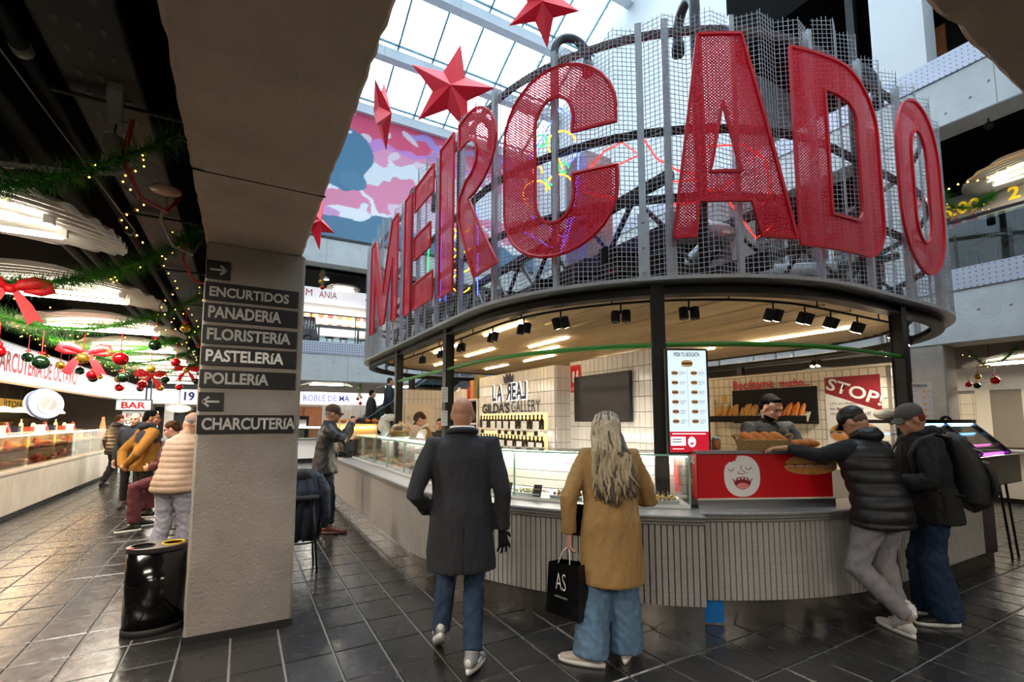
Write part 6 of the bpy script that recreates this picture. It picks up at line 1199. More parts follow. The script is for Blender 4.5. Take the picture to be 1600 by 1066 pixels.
# ================================================================ PEOPLE
TS = bpy.data.scenes.new('remesh_scratch')
def remesh(mb, vox, smooth=3, disp=None):
    me = mb.mesh('r'); bm = bmesh.new(); bm.from_mesh(me); bmesh.ops.recalc_face_normals(bm, faces=bm.faces); bm.to_mesh(me); bm.free()
    ob = bpy.data.objects.new('r', me); TS.collection.objects.link(ob)
    md = ob.modifiers.new('r', 'REMESH'); md.mode = 'VOXEL'; md.voxel_size = vox
    if smooth: sm = ob.modifiers.new('s', 'SMOOTH'); sm.factor = .5; sm.iterations = smooth
    vl = TS.view_layers[0]; vl.update(); out = bpy.data.meshes.new_from_object(ob.evaluated_get(vl.depsgraph)); TS.collection.objects.unlink(ob); bpy.data.objects.remove(ob); bpy.data.meshes.remove(me)
    if disp:
        n = len(out.vertices); co = np.empty(n*3); no = np.empty(n*3); out.vertices.foreach_get('co', co); out.vertices.foreach_get('normal', no); co = co.reshape(-1, 3); no = no.reshape(-1, 3)
        out.vertices.foreach_set('co', (co+no*disp(co)[:, None]).ravel()); out.update()
    return out
def folds(amp, seed=0, f=14, vert=.35):
    rr = np.random.default_rng(seed); D = [(rr.normal(size=3)*np.array([1, 1, vert])*f*k, rr.uniform(0, 6.28)) for k in (1, 1.4, 2.1, 3.0) for _ in range(2)]
    def g(co):
        v = sum(np.sin(co@d+ph+1.2*np.sin(co@d[::-1]*.5))/(1+i*.35) for i, (d, ph) in enumerate(D)); return amp*v/2.6
    return g
def quilt(pitch, amp, base=None): return lambda co: amp*(np.abs(np.sin(np.pi*co[:, 2]/pitch))**.6-.6)+(base(co) if base is not None else 0)
SK = {'tan': '#b07c60', 'pale': '#d0a088', 'mid': '#c08d70'}
for k_, c_ in SK.items(): M('skin_'+k_, c_, .5, var=.06, scale=30)
for hc_, cc__ in {'dark': '#0f0b09', 'brown': '#4a2f1e', 'red': '#7a3a20', 'grey': '#8a8580', 'stubble': '#6a5547', 'ash': '#8d8172'}.items(): M('hair_'+hc_, cc__, .8, spec=.1, var=.3, scale=60, bump=.3, bscale=150)
M('eye_dark', '#1c1512', .2)
def hand(mb, w, d, n, side, curl=.35, spread=.12, s=1.0):
    w, d = V(w), V(d).normalized(); n = V(n); n = (n-d*n.dot(d)).normalized(); l = d.cross(n).normalized()*side
    mb.loft([(w-d*.03, .024*s, .02*s), (w, .027*s, .019*s), (w+d*.04*s, .036*s, .015*s), (w+d*.085*s, .040*s, .013*s), (w+d*.097*s, .034*s, .010*s)], tuple(n), 12)
    for i, L_ in enumerate((.068, .078, .072, .056)):
        a = (i-1.5); p = w+d*(.086-.004*abs(a))*s-l*a*.0195*s*-1*(-1); e = (d+l*(-a)*spread*-1*(-1)).normalized(); P = [p]; ang = curl*.6
        for sgm in (.45, .32, .23): e2 = (e*math.cos(ang)+n*math.sin(ang)).normalized(); P.append(P[-1]+e2*L_*sgm*s); ang += curl
        mb.tube(P, [.0098*s, .0092*s, .0085*s, .0068*s], 8)
    p = w+d*.022*s+l*.030*s; e = (d*.62+l*.72+n*.25).normalized(); e2 = (d*.85+l*.35+n*.35).normalized(); mb.tube([w+d*.01*s+l*.012*s, p, p+e*.036*s, p+e*.036*s+e2*.03*s], [.014*s, .013*s, .0105*s, .0085*s], 8)
def person(label, loc, az, H=1.75, lean=0, twist=0, head=(0, 0), skin='mid', arms=None, legs=None, feet=((0, 0), (0, 0)), top=None, sleeves=None, legw=None, shoes=None, hair=None, hat=None, beard=None, hands='skin', vox=.011, sit=0, face=True, sh=.18, grip=.5, group=None):
    """figure facing local +Y; arms/legs hold joint positions for the (right, left) side of a 1.75 m body"""
    s = H/1.75; root = thing('person', label, 'person', loc, -R(az), group); root.scale = (s, s, s)
    pz = .95-sit
    RX = Matrix.Rotation(-R(lean), 4, 'X') @ Matrix.Rotation(-R(twist), 4, 'Z')
    T = Matrix.Translation((0, 0, pz)) @ RX @ Matrix.Translation((0, 0, -pz))
    up = lambda p: T @ V(p[0], p[1], p[2]-sit)
    A = arms or {}; E_ = [V(A.get('eR', (.25, -.03, 1.13))), V(A.get('eL', (-.25, -.03, 1.13)))]; W_ = [V(A.get('wR', (.27, .04, .88))), V(A.get('wL', (-.27, .04, .88)))]
    S_ = [up((sh, 0, 1.41)), up((-sh, 0, 1.41))]
    G = legs or {}; K_ = [V(G.get('kR', (.10, .02, .50))), V(G.get('kL', (-.10, .02, .50)))]; N_ = [V(G.get('aR', (.10, -.02, .10))), V(G.get('aL', (-.10, -.02, .10)))]; P_ = [V(.09, 0, pz-.03), V(-.09, 0, pz-.03)]
    fwd = tuple((RX @ V(0, 1, 0)))
    # ---- body
    b = MB(); HM = T @ Matrix.Translation((0, .03, 1.625-sit)) @ Matrix.Rotation(-R(head[0]), 4, 'Z') @ Matrix.Rotation(R(head[1]), 4, 'X'); hp = lambda *p: HM @ V(*p); q3 = HM.to_3x3()
    b.ball(hp(0, -.012, .035), (.076, .096, .088), 18, 12, q3); b.ball(hp(0, .022, -.04), (.060, .074, .076), 16, 10, q3); b.ball(hp(0, .068, -.092), (.026, .022, .022), 10, 8, q3); b.ball(hp(0, -.03, -.02), (.068, .07, .08), 14, 10, q3)
    if face:
        b.tube([hp(0, .082, .022), hp(0, .098, -.005), hp(0, .112, -.028), hp(0, .092, -.036)], [.009, .010, .013, .010], 8); b.ball(hp(0, .076, .032), (.052, .018, .013), 12, 6, q3); b.ball(hp(0, .087, -.058), (.022, .011, .006), 10, 6, q3); b.ball(hp(0, .085, -.070), (.019, .011, .006), 10, 6, q3)
        for sg in (-1, 1): b.ball(hp(sg*.045, .058, -.022), (.022, .02, .022), 10, 6, q3)
    for sg in (-1, 1): b.ball(hp(sg*.077, -.008, -.008), (.010, .021, .032), 10, 8, q3)
    b.tube([hp(0, -.02, -.05), up((0, -.008, 1.50)), up((0, -.012, 1.43))], [.056, .055, .065], 14)
    b.loft([(V(0, 0, pz-.08), .14, .10), (V(0, 0, pz+.02), .15, .105), (up((0, 0, 1.10)), .14, .10), (up((0, .01, 1.30)), .165, .11), (up((0, 0, 1.42)), .15, .085), (up((0, -.005, 1.47)), .07, .06)], fwd)
    for i, sg in ((0, 1), (1, -1)):
        b.tube([up((sg*.1, 0, 1.41)), S_[i], S_[i].lerp(E_[i], .5), E_[i], E_[i].lerp(W_[i], .35), W_[i]], [.05, .052, .043, .037, .038, .026], 10); b.tube([P_[i], P_[i].lerp(K_[i], .5), K_[i], K_[i].lerp(N_[i], .35), N_[i]], [.085, .072, .052, .05, .035], 10)
    hm = []
    for i, sg in ((0, 1), (1, -1)):
        d = (W_[i]-E_[i]).normalized(); d = V(A.get('hd'+'RL'[i], tuple(d))); n = V(A.get('hn'+'RL'[i], (-sg, .2, 0))); tgt = b if hands == 'skin' else MB(); hand(tgt, W_[i], d, n, sg, A.get('curl'+'RL'[i], grip), A.get('spr'+'RL'[i], .1), 1.08); hm.append(tgt)
    link('body', remesh(b, min(vox, .009), 3), 'skin_'+skin, root, True, True)
    if hands != 'skin':
        for i in (0, 1): hm[i].tube([W_[i]-(W_[i]-E_[i]).normalized()*.06, W_[i]], [.03, .029], 10); link('glove', remesh(hm[i], .006, 2), hands, root, True, True)
    if face:
        for sg in (-1, 1):
            MB().ball(hp(sg*.031, .079, .006), (.012, .007, .0065), 10, 6, q3).build('eye', 'eye_dark', root, True, local=True)
            MB().tube([hp(sg*.014, .096, .026), hp(sg*.032, .094, .032), hp(sg*.05, .078, .026)], [.004, .0052, .003], 6).build('eyebrow', 'hair_'+(hair[1] if hair else 'dark'), root, True, local=True)
    # ---- trousers
    if legw:
        t = MB(); m_, hr, kr, tr, sd = legw; t.loft([(V(0, .0, pz+.10), .155, .115), (V(0, -.005, pz), .172, .13), (V(0, -.01, pz-.07), .165, .125), (V(0, 0, pz-.12), .12, .1)], fwd if sit else (0, 1, 0))
        for i in (0, 1):
            a_ = N_[i]; lo_ = a_.lerp(K_[i], .06 if hr > .09 else .16); t.tube([P_[i]+V(0, 0, .02), P_[i].lerp(K_[i], .3), P_[i].lerp(K_[i], .7), K_[i], K_[i].lerp(N_[i], .4), lo_, a_-(K_[i]-a_).normalized()*(.035 if hr > .09 else -.03)], [.098*tr, .092*tr, .075*tr, kr, (kr+hr)/2, hr, hr*.98], 14)
        link('trousers', remesh(t, vox, 2, folds(.0065, sd, 42, .9)), m_, root, True, True)
    # ---- shoes
    if shoes:
        for i in (0, 1):
            yaw, pit = feet[i]; FM = Matrix.Translation(N_[i]) @ Matrix.Rotation(-R(yaw), 4, 'Z') @ Matrix.Translation((0, .13, -.06)) @ Matrix.Rotation(-R(pit), 4, 'X') @ Matrix.Translation((0, -.13, .06)) @ Matrix.Translation((0, 0, -.098)) @ Matrix.Scale(1.13, 4) @ Matrix.Translation((0, 0, .098)); fp = lambda *p: FM @ V(*p)
            u = MB(); u.loft([(fp(0, -.075, -.05), .030, .030), (fp(0, -.04, -.045), .040, .045), (fp(0, .03, -.045), .042, .046), (fp(0, .09, -.058), .046, .032), (fp(0, .15, -.066), .046, .022), (fp(0, .195, -.07), .030, .014)], tuple(FM.to_3x3() @ V(0, 0, 1)), 14); u.tube([fp(0, -.02, -.05), fp(0, -.015, .01)], [.045, .043], 12)
            sh_ = link('shoe', remesh(u, .0075, 2), shoes[0], root, True, True); so_ = MB(); ol = [(.036*math.cos(a)*(1+.25*math.sin(a)), .06+.145*math.sin(a)) for a in np.linspace(0, 2*PI, 25)[:-1]]; n = len(ol); so_.add([fp(x, y, -.098) for x, y in ol]+[fp(x*1.12, y*1.03, -.072) for x, y in ol], [(j, (j+1) % n, n+(j+1) % n, n+j) for j in range(n)]+[tuple(range(n-1, -1, -1)), tuple(range(n, 2*n))]); so_.build('sole', shoes[1], sh_, True, local=True)
            if len(shoes) > 2:
                ac = MB(); 
                for k in range(3): ac.tube([fp(-.028, .035+.028*k, -.012-.01*k), fp(0, .04+.028*k, .002-.011*k), fp(.028, .035+.028*k, -.012-.01*k)], .004, 5)
                ac.build('laces', shoes[2], sh_, local=True)
                pn = MB(); pn.ball(fp(.040, .02, -.05), (.006, .045, .016), 10, 6, FM.to_3x3()); pn.ball(fp(-.040, .02, -.05), (.006, .045, .016), 10, 6, FM.to_3x3()); pn.ball(fp(0, -.077, -.04), (.02, .006, .02), 8, 6, FM.to_3x3()); pn.build('side_panel', shoes[3] if len(shoes) > 3 else shoes[2], sh_, True, local=True)
    # ---- top garment
    if top:
        m_, hem, g, fl, collar = top['m'], top['hem']-sit*(1 if top['hem'] > .9 else .4), top.get('g', 1.0), top['f'], top.get('collar', .09); t = MB(); rings = []
        if hem < pz-.05: rings += [(V(0, -.005, hem), .205*g, .155*g*top.get('flare', 1)), (V(0, -.005, hem+.03), .205*g, .155*g*top.get('flare', 1)), (V(0, -.008, (hem+pz)/2+.02), .198*g, .150*g)]
        rings += [(V(0, -.005, pz+.01), .19*g, .145*g), (up((0, 0, 1.09)), .175*g, .132*g), (up((0, .005, 1.22)), .188*g, .138*g), (up((0, .005, 1.33)), .197*g, .135*g), (up((0, 0, 1.41)), .18*g, .115*g), (up((0, -.005, 1.462)), .125*g, .09*g), (up((0, -.008, 1.50)), collar, collar*.95), (up((0, -.006, 1.525)), collar*.9, collar*.88)]
        t.loft(rings, fwd, 22)
        sl = top.get('sleeve', 1); k_ = top.get('sw', 1)
        if sl:
            for i, sg in ((0, 1), (1, -1)): d = (W_[i]-E_[i]).normalized(); c_ = top.get('cuff', .044); t.tube([up((sg*.09, 0, 1.405)), S_[i]+V(0, 0, .004), S_[i].lerp(E_[i], .3), S_[i].lerp(E_[i], .75), E_[i], E_[i].lerp(W_[i], .5), W_[i]-d*.035, W_[i]-d*.01], [.075*g*k_, .076*g*k_, .071*g*k_, .064*g*k_, .061*g*k_, .056*g*k_, c_*1.06, c_], 14)
        link(top.get('name', 'jacket'), remesh(t, vox, 2, fl), m_, root, True, True)
        if top.get('yoke'):
            y = MB(); y.loft([(up((0, .004, 1.25)), .198*g, .146*g), (up((0, .005, 1.33)), .204*g, .142*g), (up((0, 0, 1.41)), .19*g, .122*g), (up((0, -.005, 1.47)), .128*g, .096*g), (up((0, -.03, 1.53)), .10, .10), (up((0, -.03, 1.56)), .085, .085)], fwd, 22); link('yoke', remesh(y, vox, 2, folds(.003, 4)), top['yoke'], root, True, True)
        if top.get('hood'):
            y = MB(); y.ball(up((0, -.085, 1.50)), (.115, .07, .06), 14, 8); y.tube([up((-.09, .02, 1.50)), up((-.1, -.06, 1.515)), up((0, -.11, 1.52)), up((.1, -.06, 1.515)), up((.09, .02, 1.50))], [.03, .042, .05, .042, .03], 10); link('hood', remesh(y, vox, 2, folds(.004, 9, 20)), top.get('hoodm', m_), root, True, True)
        if top.get('vent'):
            y = MB(); y.tube([(0.01, -.157*g, hem+.005), (.012, -.155*g, hem+.30)], [.006, .003], 6); y.build('back_vent', 'matte_black', root, local=True)
    if sleeves:
        m_, fl, r_ = sleeves
        for i, sg in ((0, 1), (1, -1)):
            t = MB(); d = (W_[i]-E_[i]).normalized(); t.tube([up((sg*.12, 0, 1.40)), S_[i], S_[i].lerp(E_[i], .5), E_[i], E_[i].lerp(W_[i], .5), W_[i]-d*.02], [.06*r_, .066*r_, .058*r_, .052*r_, .046*r_, .038], 12)
            link('sleeve', remesh(t, vox, 2, fl), m_, root, True, True)
    # ---- hair, hat, beard
    if hair:
        hk, hc = hair; q = MB()
        if hk == 'short': q.ball(hp(0, -.022, .048), (.082, .098, .086), 16, 10, q3); q.ball(hp(0, -.05, .0), (.078, .066, .075), 14, 8, q3)
        elif hk == 'swept': q.ball(hp(0, -.03, .055), (.081, .094, .080), 16, 10, q3); q.ball(hp(0, -.055, .0), (.079, .064, .07), 14, 8, q3); q.ball(hp(0, -.115, .0), (.032, .03, .035), 12, 8, q3); q.tube([hp(-.05, .035, .098), hp(0, .055, .108), hp(.05, .035, .098)], [.016, .02, .016], 8)
        elif hk == 'fringe': q.ball(hp(0, -.036, .0), (.0775, .077, .062), 16, 10, q3)
        link('hair', remesh(q, .008, 2, folds(.004, 3, 40)), 'hair_'+hc, root, True, True)
    if hat:
        hk, hc = hat; q = MB(); q.ball(hp(0, -.012, .055), (.088, .106, .085), 18, 10, q3)
        if hk == 'beanie': q.ball(hp(0, -.02, .03), (.09, .108, .06), 18, 8, q3)
        o = link('cap', remesh(q, .008, 2, folds(.003, 5, 18)), hc, root, True, True)
        if hk == 'cap':
            br = MB(); br.grid([[hp(x*.082, .075+.075*f*(1-.55*x*x), .052-.03*f-.03*x*x) for x in np.linspace(-1, 1, 11)] for f in np.linspace(0, 1, 6)]); me = br.mesh(); bm = bmesh.new(); bm.from_mesh(me); bmesh.ops.solidify(bm, geom=bm.faces[:], thickness=.006); bm.to_mesh(me); bm.free(); link('brim', me, hc, o, True, True)
    if beard: q = MB(); q.ball(hp(0, .022, -.080), (.0615, .069, .044), 14, 8, q3); q.ball(hp(0, .086, -.047), (.024, .011, .0045), 10, 6, q3); link('beard', remesh(q, .007, 1), beard, root, True, True)
    return root, hp, up, W_
# cloth materials
def cloth(name, c, var=.12, scale=30, rough=.85, bump=.12): return M(name, c, rough, var=var, scale=scale, bump=bump, bscale=220)
cloth('wool_charcoal', '#27282d'); cloth('jeans_blue', '#243750', .25, 12); cloth('jeans_light', '#5f7d98', .25, 10); cloth('camel', '#a5814f', .08); cloth('jeans_dark', '#122a46', .3, 12); cloth('jogger', '#8f8c90', .1); cloth('down_black', '#111317', .1, 20, .45); cloth('knit_black', '#15161b'); cloth('hood_black', '#0b0c0e'); cloth('wax_jacket', '#1d2024', .25, 8, .45); cloth('navy_trouser', '#12192a'); cloth('vest_beige', '#b0937c', .1, 20, .6); cloth('trouser_lilac', '#9a97a2', .1); cloth('mustard', '#9a6a22', .12); cloth('navy_cloth', '#1e2634'); cloth('black_cloth', '#121214'); cloth('shirt_white', '#e6e2dc', .05); cloth('vest_brown', '#7d5f38'); cloth('shirt_grey', '#191a1c'); cloth('burgundy', '#5a2630'); cloth('cap_brown', '#4a3428'); cloth('cap_tweed', '#55524f', .3, 120); cloth('cap_black', '#101113', .1, 20, .35); cloth('leather_glove', '#0c0c0e', .1, 20, .35)
M('shoe_white', '#dcd9d4', .45); M('shoe_grey', '#8a8a8c', .5); M('sole_white', '#ecebe8', .5); M('shoe_black', '#121214', .5); M('leather_brown', '#5a2e18', .3, var=.2, scale=20); M('shoe_beige', '#cdc2b4', .5)
def stripes(name, c0, c1, pitch):
    m = M(name, c0, .85); nt = m.node_tree; n = nt.nodes; tc = n.new('ShaderNodeTexCoord'); w_ = n.new('ShaderNodeTexWave'); w_.bands_direction = 'Z'; w_.inputs['Scale'].default_value = .314/pitch; r_ = n.new('ShaderNodeValToRGB'); r_.color_ramp.interpolation = 'CONSTANT'; r_.color_ramp.elements[0].color = C(c0); r_.color_ramp.elements[1].position = .5; r_.color_ramp.elements[1].color = C(c1)
    nt.links.new(tc.outputs['Object'], w_.inputs[0]); nt.links.new(w_.outputs[0], r_.inputs[0]); nt.links.new(r_.outputs[0], n['Principled BSDF'].inputs['Base Color'])
stripes('sleeve_stripes', '#c9c3ba', '#8f8a86', .09)
# 1 bald man
B1, hpb, upb, wb = person('bald man in a long charcoal overcoat and jeans walking towards the display', (1.34, 3.08, 0), 24, 1.76, 2, head=(4, -4), skin='tan', sh=.20,
       arms=dict(eR=(.275, -.05, 1.11), wR=(.275, .0, .84), hdR=(.15, .1, -.95), hnR=(-.5, .8, 0), curlR=.25, sprR=.28, eL=(-.31, -.10, 1.10), wL=(-.235, .10, .97)), legs=dict(kR=(.09, .03, .50), aR=(.075, -.16, .10), kL=(-.10, .17, .52), aL=(-.135, .05, .14)), feet=((18, 8), (-6, 32)),
       top=dict(m='wool_charcoal', hem=.60, g=1.13, f=folds(.007, 11, 26, .4), name='overcoat', collar=.08, vent=1, cuff=.05, sw=.86), legw=('jeans_blue', .062, .072, 1.0, 3), shoes=('shoe_grey', 'sole_white', 'shoe_white', 'shoe_white'), hands='leather_glove', vox=.010, face=False)
q = MB().tube([upb((.075*math.cos(a), -.008+.075*math.sin(a), 1.535)) for a in np.linspace(0, 2*PI, 17)[:-1]], .014, 8, closed=True); q.build('shirt_collar', 'shirt_white', B1, True, local=True)
q = MB().tube([upb((.092*math.cos(a), -.012+.088*math.sin(a), 1.508-.012*math.sin(a))) for a in np.linspace(0, 2*PI, 17)[:-1]], .02, 8, closed=True); q.build('coat_collar', 'wool_charcoal', B1, True, local=True)
# 2 woman in camel coat
W2, hp2, up2, wr2 = person('woman with long wavy hair in a camel coat and wide jeans at the display', (2.23, 2.58, 0), 34, 1.67, 9, head=(14, -18), skin='pale', sh=.165,
       arms=dict(eR=(.30, .10, 1.09), wR=(.16, .30, 1.08), eL=(-.30, -.03, 1.12), wL=(-.30, -.01, .86), hdL=(0, .05, -1), hnL=(.9, .3, 0), curlL=.75), legs=dict(kR=(.09, .06, .5), aR=(.09, .04, .10), kL=(-.12, .0, .5), aL=(-.16, -.08, .10)), feet=((12, 0), (-72, 0)),
       top=dict(m='camel', hem=.54, g=1.10, f=folds(.007, 21, 26, .4), name='coat', flare=1.08, cuff=.052, collar=.07, sw=.9), legw=('jeans_light', .125, .105, 1.02, 8), shoes=('shoe_beige', 'sole_white'), vox=.010, face=False)
def long_hair(root, hp, up):
    rr = np.random.default_rng(5); q = MB(); q.ball(hp(0, -.015, .035), (.100, .112, .100), 18, 12); q.ball(hp(0, -.05, -.06), (.104, .075, .12), 16, 10)
    M('hair_blonde', '#b3a082', .5, var=.35, scale=9, stretch=(5, 5, .5), spec=.3); M('hair_root', '#5a5347', .5, var=.5, scale=26, stretch=(3, 3, .25), spec=.3); M('hair_mid', '#7d6d58', .5, var=.4, scale=12, stretch=(5, 5, .5), spec=.3)
    link('hair_crown', remesh(q, .009, 2, folds(.004, 2, 60, .25)), 'hair_root', root, True, True)
    for m_, nm, N, oo in (('hair_mid', 'hair_underlayer', 90, 0.0), ('hair_blonde', 'hair_lengths', 70, .014), ('hair_root', 'hair_lowlights', 40, .012)):
        q = MB()
        for k in range(N):
            a = rr.uniform(-1.3, 1.3); x0 = .098*math.sin(a); y0 = -.10*math.cos(a)-.012-oo; p0 = hp(x0*.8, y0*.8, .09-rr.uniform(0, .1)); p1 = hp(x0*1.05, y0*1.05-.01, -.06); L_ = rr.uniform(.40, .56)*(1-.15*abs(a)); ph = rr.uniform(0, 6.28); wv = rr.uniform(.012, .026); P = [p0, p0.lerp(p1, .5)+(V(x0, y0, 0)*.12)]
            for i in range(15):
                f = i/14; z = p1.z-L_*f; yb = up((0, -.165-oo, min(z, 1.42))).y; k2 = min(1, f*2.4); P.append(V(p1.x*(1+.45*f)+.055*f+wv*math.sin(ph+f*11)*f**.5, p1.y*(1-k2)+yb*k2+wv*.5*math.cos(ph+f*9)*f**.5, z))
            n = len(P); q.tube(P, [((.013 if f < .8 else .013*(1-f)/.2*.8+.003), .008) for f in np.linspace(0, 1, n)], 7)
        o = q.build(nm, m_, root, True, local=True); o['kind'] = 'stuff'
long_hair(W2, hp2, up2)
q = MB(); q.tube([up2((-.13, -.10, 1.07)), up2((-.04, -.160, 1.16)), up2((.06, -.165, 1.25)), up2((.12, -.12, 1.38))], .006, 6); q.build('bag_chain', 'brass', W2, True, local=True)
def world(root, p): return WM(root) @ V(p)
hb = world(W2, (-.22, .06, .95)); o = MB().obox(hb, (.03, .02, 0), (-.05, .09, 0), (0, 0, .11)).build('shoulder_bag', 'black_gloss', bevel=.015); tag(o, 'small black shoulder bag pressed between the camel coat and her arm', 'bag')
# shopping bag in her left hand
g = world(W2, (wr2[1].x, wr2[1].y+.01, wr2[1].z-.10)); sb = thing('shopping_bag', 'black glossy paper shopping bag with white twisted handles in her hand', 'bag', (g.x, g.y, g.z-.43), R(-74))
q = MB(); t0, b0 = (.125, .07), (.14, .085)
q.add([(-b0[0], -b0[1], 0), (b0[0], -b0[1], 0), (b0[0], b0[1], 0), (-b0[0], b0[1], 0), (-t0[0], -t0[1], .33), (t0[0], -t0[1], .35), (t0[0], t0[1], .34), (-t0[0], t0[1], .32), (b0[0]+.012, 0, .16), (-b0[0]-.012, 0, .15)], [(0,3,2,1), (0,1,5,4), (2,3,7,6), (1,2,8), (2,6,8), (6,5,8), (5,1,8), (0,9,3), (3,9,7), (7,9,4), (4,9,0)]); q.build('bag_body', M('paper_black', '#0b0b0c', .22), sb, local=True)
for yy in (-.06, .06): MB().tube([(-.05, yy, .33), (-.03, yy*.5, .41), (0, yy*.15, .44), (.03, yy*.5, .41), (.05, yy, .33)], .004, 6).build('handle', 'white', sb, True, local=True)
text('AS', (-.05, -.083, .17), (1,0,0), UP, .085, .11, 'white', sb, bold=-.01, depth=.003).matrix_parent_inverse = Matrix(); text('collection', (-.06, -.087, .12), (1,0,0), UP, .11, .018, 'sign_grey', sb, bold=-.005, depth=.003).matrix_parent_inverse = Matrix()
# 3 photographer
P3, hp3, up3, w3_ = person('man in a dark cap and waxed jacket raising a camera to his face', (1.08, 7.4, 0), 100, 1.82, 4, head=(-4, -6), skin='mid', arms=dict(eR=(.27, .20, 1.24), wR=(.10, .33, 1.50), hdR=(-.4, .3, .5), hnR=(-.8, 0, -.3), eL=(-.24, .26, 1.26), wL=(-.08, .34, 1.48), hdL=(.4, .3, .5), hnL=(.8, 0, -.3)),
       top=dict(m='wax_jacket', hem=.80, g=1.12, f=folds(.008, 31, 34, .6), collar=.085), legw=('navy_trouser', .06, .068, .98, 6), shoes=('leather_brown', 'sole_white' if 0 else 'leather_brown'), hat=('cap', 'cap_brown'), hair=('fringe', 'grey'), vox=.013, legs=dict(aR=(.11, .08, .10), kR=(.10, .08, .5), aL=(-.10, -.08, .10)), feet=((10, 0), (-10, 0)))
cp = world(P3, up3((0, .30, 1.56))); fw = V(math.sin(R(100)), math.cos(R(100)), 0); rt = V(math.cos(R(100)), -math.sin(R(100)), 0); cm = thing('photo_camera', 'black camera with a large lens held up by the man in the cap', 'camera', tuple(cp)); MB().obox(cp, rt*.07, fw*.03, V(0,0,.05)).build('body', 'matte_black', cm, bevel=.01); MB().tube([cp+fw*.03, cp+fw*.10, cp+fw*.18], [.04, .042, .05], 14).build('lens', M('lens_brown', '#4a352c', .4), cm, True)
cp2 = world(P3, (.02, .20, 1.06)); cm = thing('photo_camera', 'second black camera hanging from a strap on his chest', 'camera', tuple(cp2)); MB().obox(cp2, rt*.06, fw*.03, V(0,0,.04)).build('body', 'matte_black', cm, bevel=.01); MB().tube([cp2+fw*.03, cp2+fw*.09], .035, 12).build('lens', 'black_gloss', cm, True); MB().tube([cp2+V(0,0,.04), tuple(world(P3, up3((.1, .14, 1.3)))), tuple(world(P3, up3((.09, .02, 1.5))))], .008, 5).build('strap', 'matte_black', cm)
# 4 man in quilted vest behind the pillar
person('stooping man in a beige quilted vest and striped sleeves behind the pillar', (-.60, 6.3, 0), 38, 1.70, 16, head=(25, -25), skin='mid', arms=dict(eR=(.27, .16, 1.06), wR=(.20, .42, 1.02), eL=(-.24, .14, 1.05), wL=(-.1, .4, 1.02)), top=dict(m='vest_beige', hem=.86, g=1.2, f=quilt(.062, .011, folds(.004, 41)), sleeve=0, name='quilted_vest', collar=.085), sleeves=('sleeve_stripes', folds(.006, 5, 40), 1.08),
       legw=('trouser_lilac', .075, .085, 1.05, 9), shoes=('shoe_black', 'sole_white'), hair=('fringe', 'grey'), hat=('beanie', M('cap_pink', '#b08e80', .8)), vox=.011, legs=dict(kR=(.12, .06, .5), aR=(.12, .02, .1), kL=(-.08, -.02, .5), aL=(-.10, -.14, .1)))
# 5 man in mustard jacket
person('man in a navy and mustard jacket with hands clasped behind his back', (-1.27, 9.2, 0), 62, 1.745, 3, head=(28, 0), skin='tan', arms=dict(eR=(.26, -.20, 1.10), wR=(.06, -.26, .92), hdR=(-.9, -.1, -.2), eL=(-.26, -.20, 1.10), wL=(-.05, -.27, .90), hdL=(.9, -.1, -.2)), top=dict(m='mustard', hem=.83, g=1.1, f=folds(.008, 51, 34, .7), yoke='navy_cloth', hood=1, hoodm='navy_cloth'), legw=('black_cloth', .065, .075, 1, 10), shoes=('shoe_black', 'sole_white'), hair=('short', 'dark'), vox=.013)
# 6, 7 far shoppers, 8 head behind
person('shopper in a black padded jacket passing the deli counter end', (-2.62, 14.9, 0), 30, 1.72, 2, head=(30, -5), skin='pale', arms=dict(eR=(.26, .04, 1.12), wR=(.22, .22, .98)), top=dict(m='down_black', hem=.78, g=1.22, f=quilt(.09, .012), hood=1), legw=('black_cloth', .07, .08, 1, 12), shoes=('shoe_black', 'shoe_black'), hair=('short', 'brown'), vox=.016, legs=dict(kR=(.12, .1, .5), aR=(.16, .12, .1), kL=(-.12, .05, .5), aL=(-.18, -.12, .1)), feet=((20, 0), (-10, 0)))
person('shopper in a dark quilted jacket just beyond the passing shopper', (-2.35, 16.6, 0), 10, 1.70, 3, head=(0, -10), skin='pale', top=dict(m='down_black', hem=.8, g=1.2, f=quilt(.08, .011), hood=1), legw=('black_cloth', .07, .08, 1, 13), shoes=('shoe_black', 'sole_white'), hair=('short', 'dark'), vox=.018)
person('balding man in glasses half hidden behind the mustard jacket', (-1.72, 11.2, 0), 190, 1.72, 0, skin='pale', top=dict(m='navy_cloth', hem=.85, g=1.05, f=folds(.006, 61)), legw=('black_cloth', .065, .07, 1, 14), shoes=('shoe_black', 'shoe_black'), hair=('fringe', 'grey'), vox=.018)
person('person with curly brown hair seated past the quilted vest', (-.95, 10.9, 0), 120, 1.55, 5, skin='mid', top=dict(m='black_cloth', hem=.85, g=1.0, f=folds(.006, 62)), legw=('black_cloth', .065, .07, 1, 15), shoes=('shoe_black', 'shoe_black'), hair=('short', 'brown'), vox=.018)
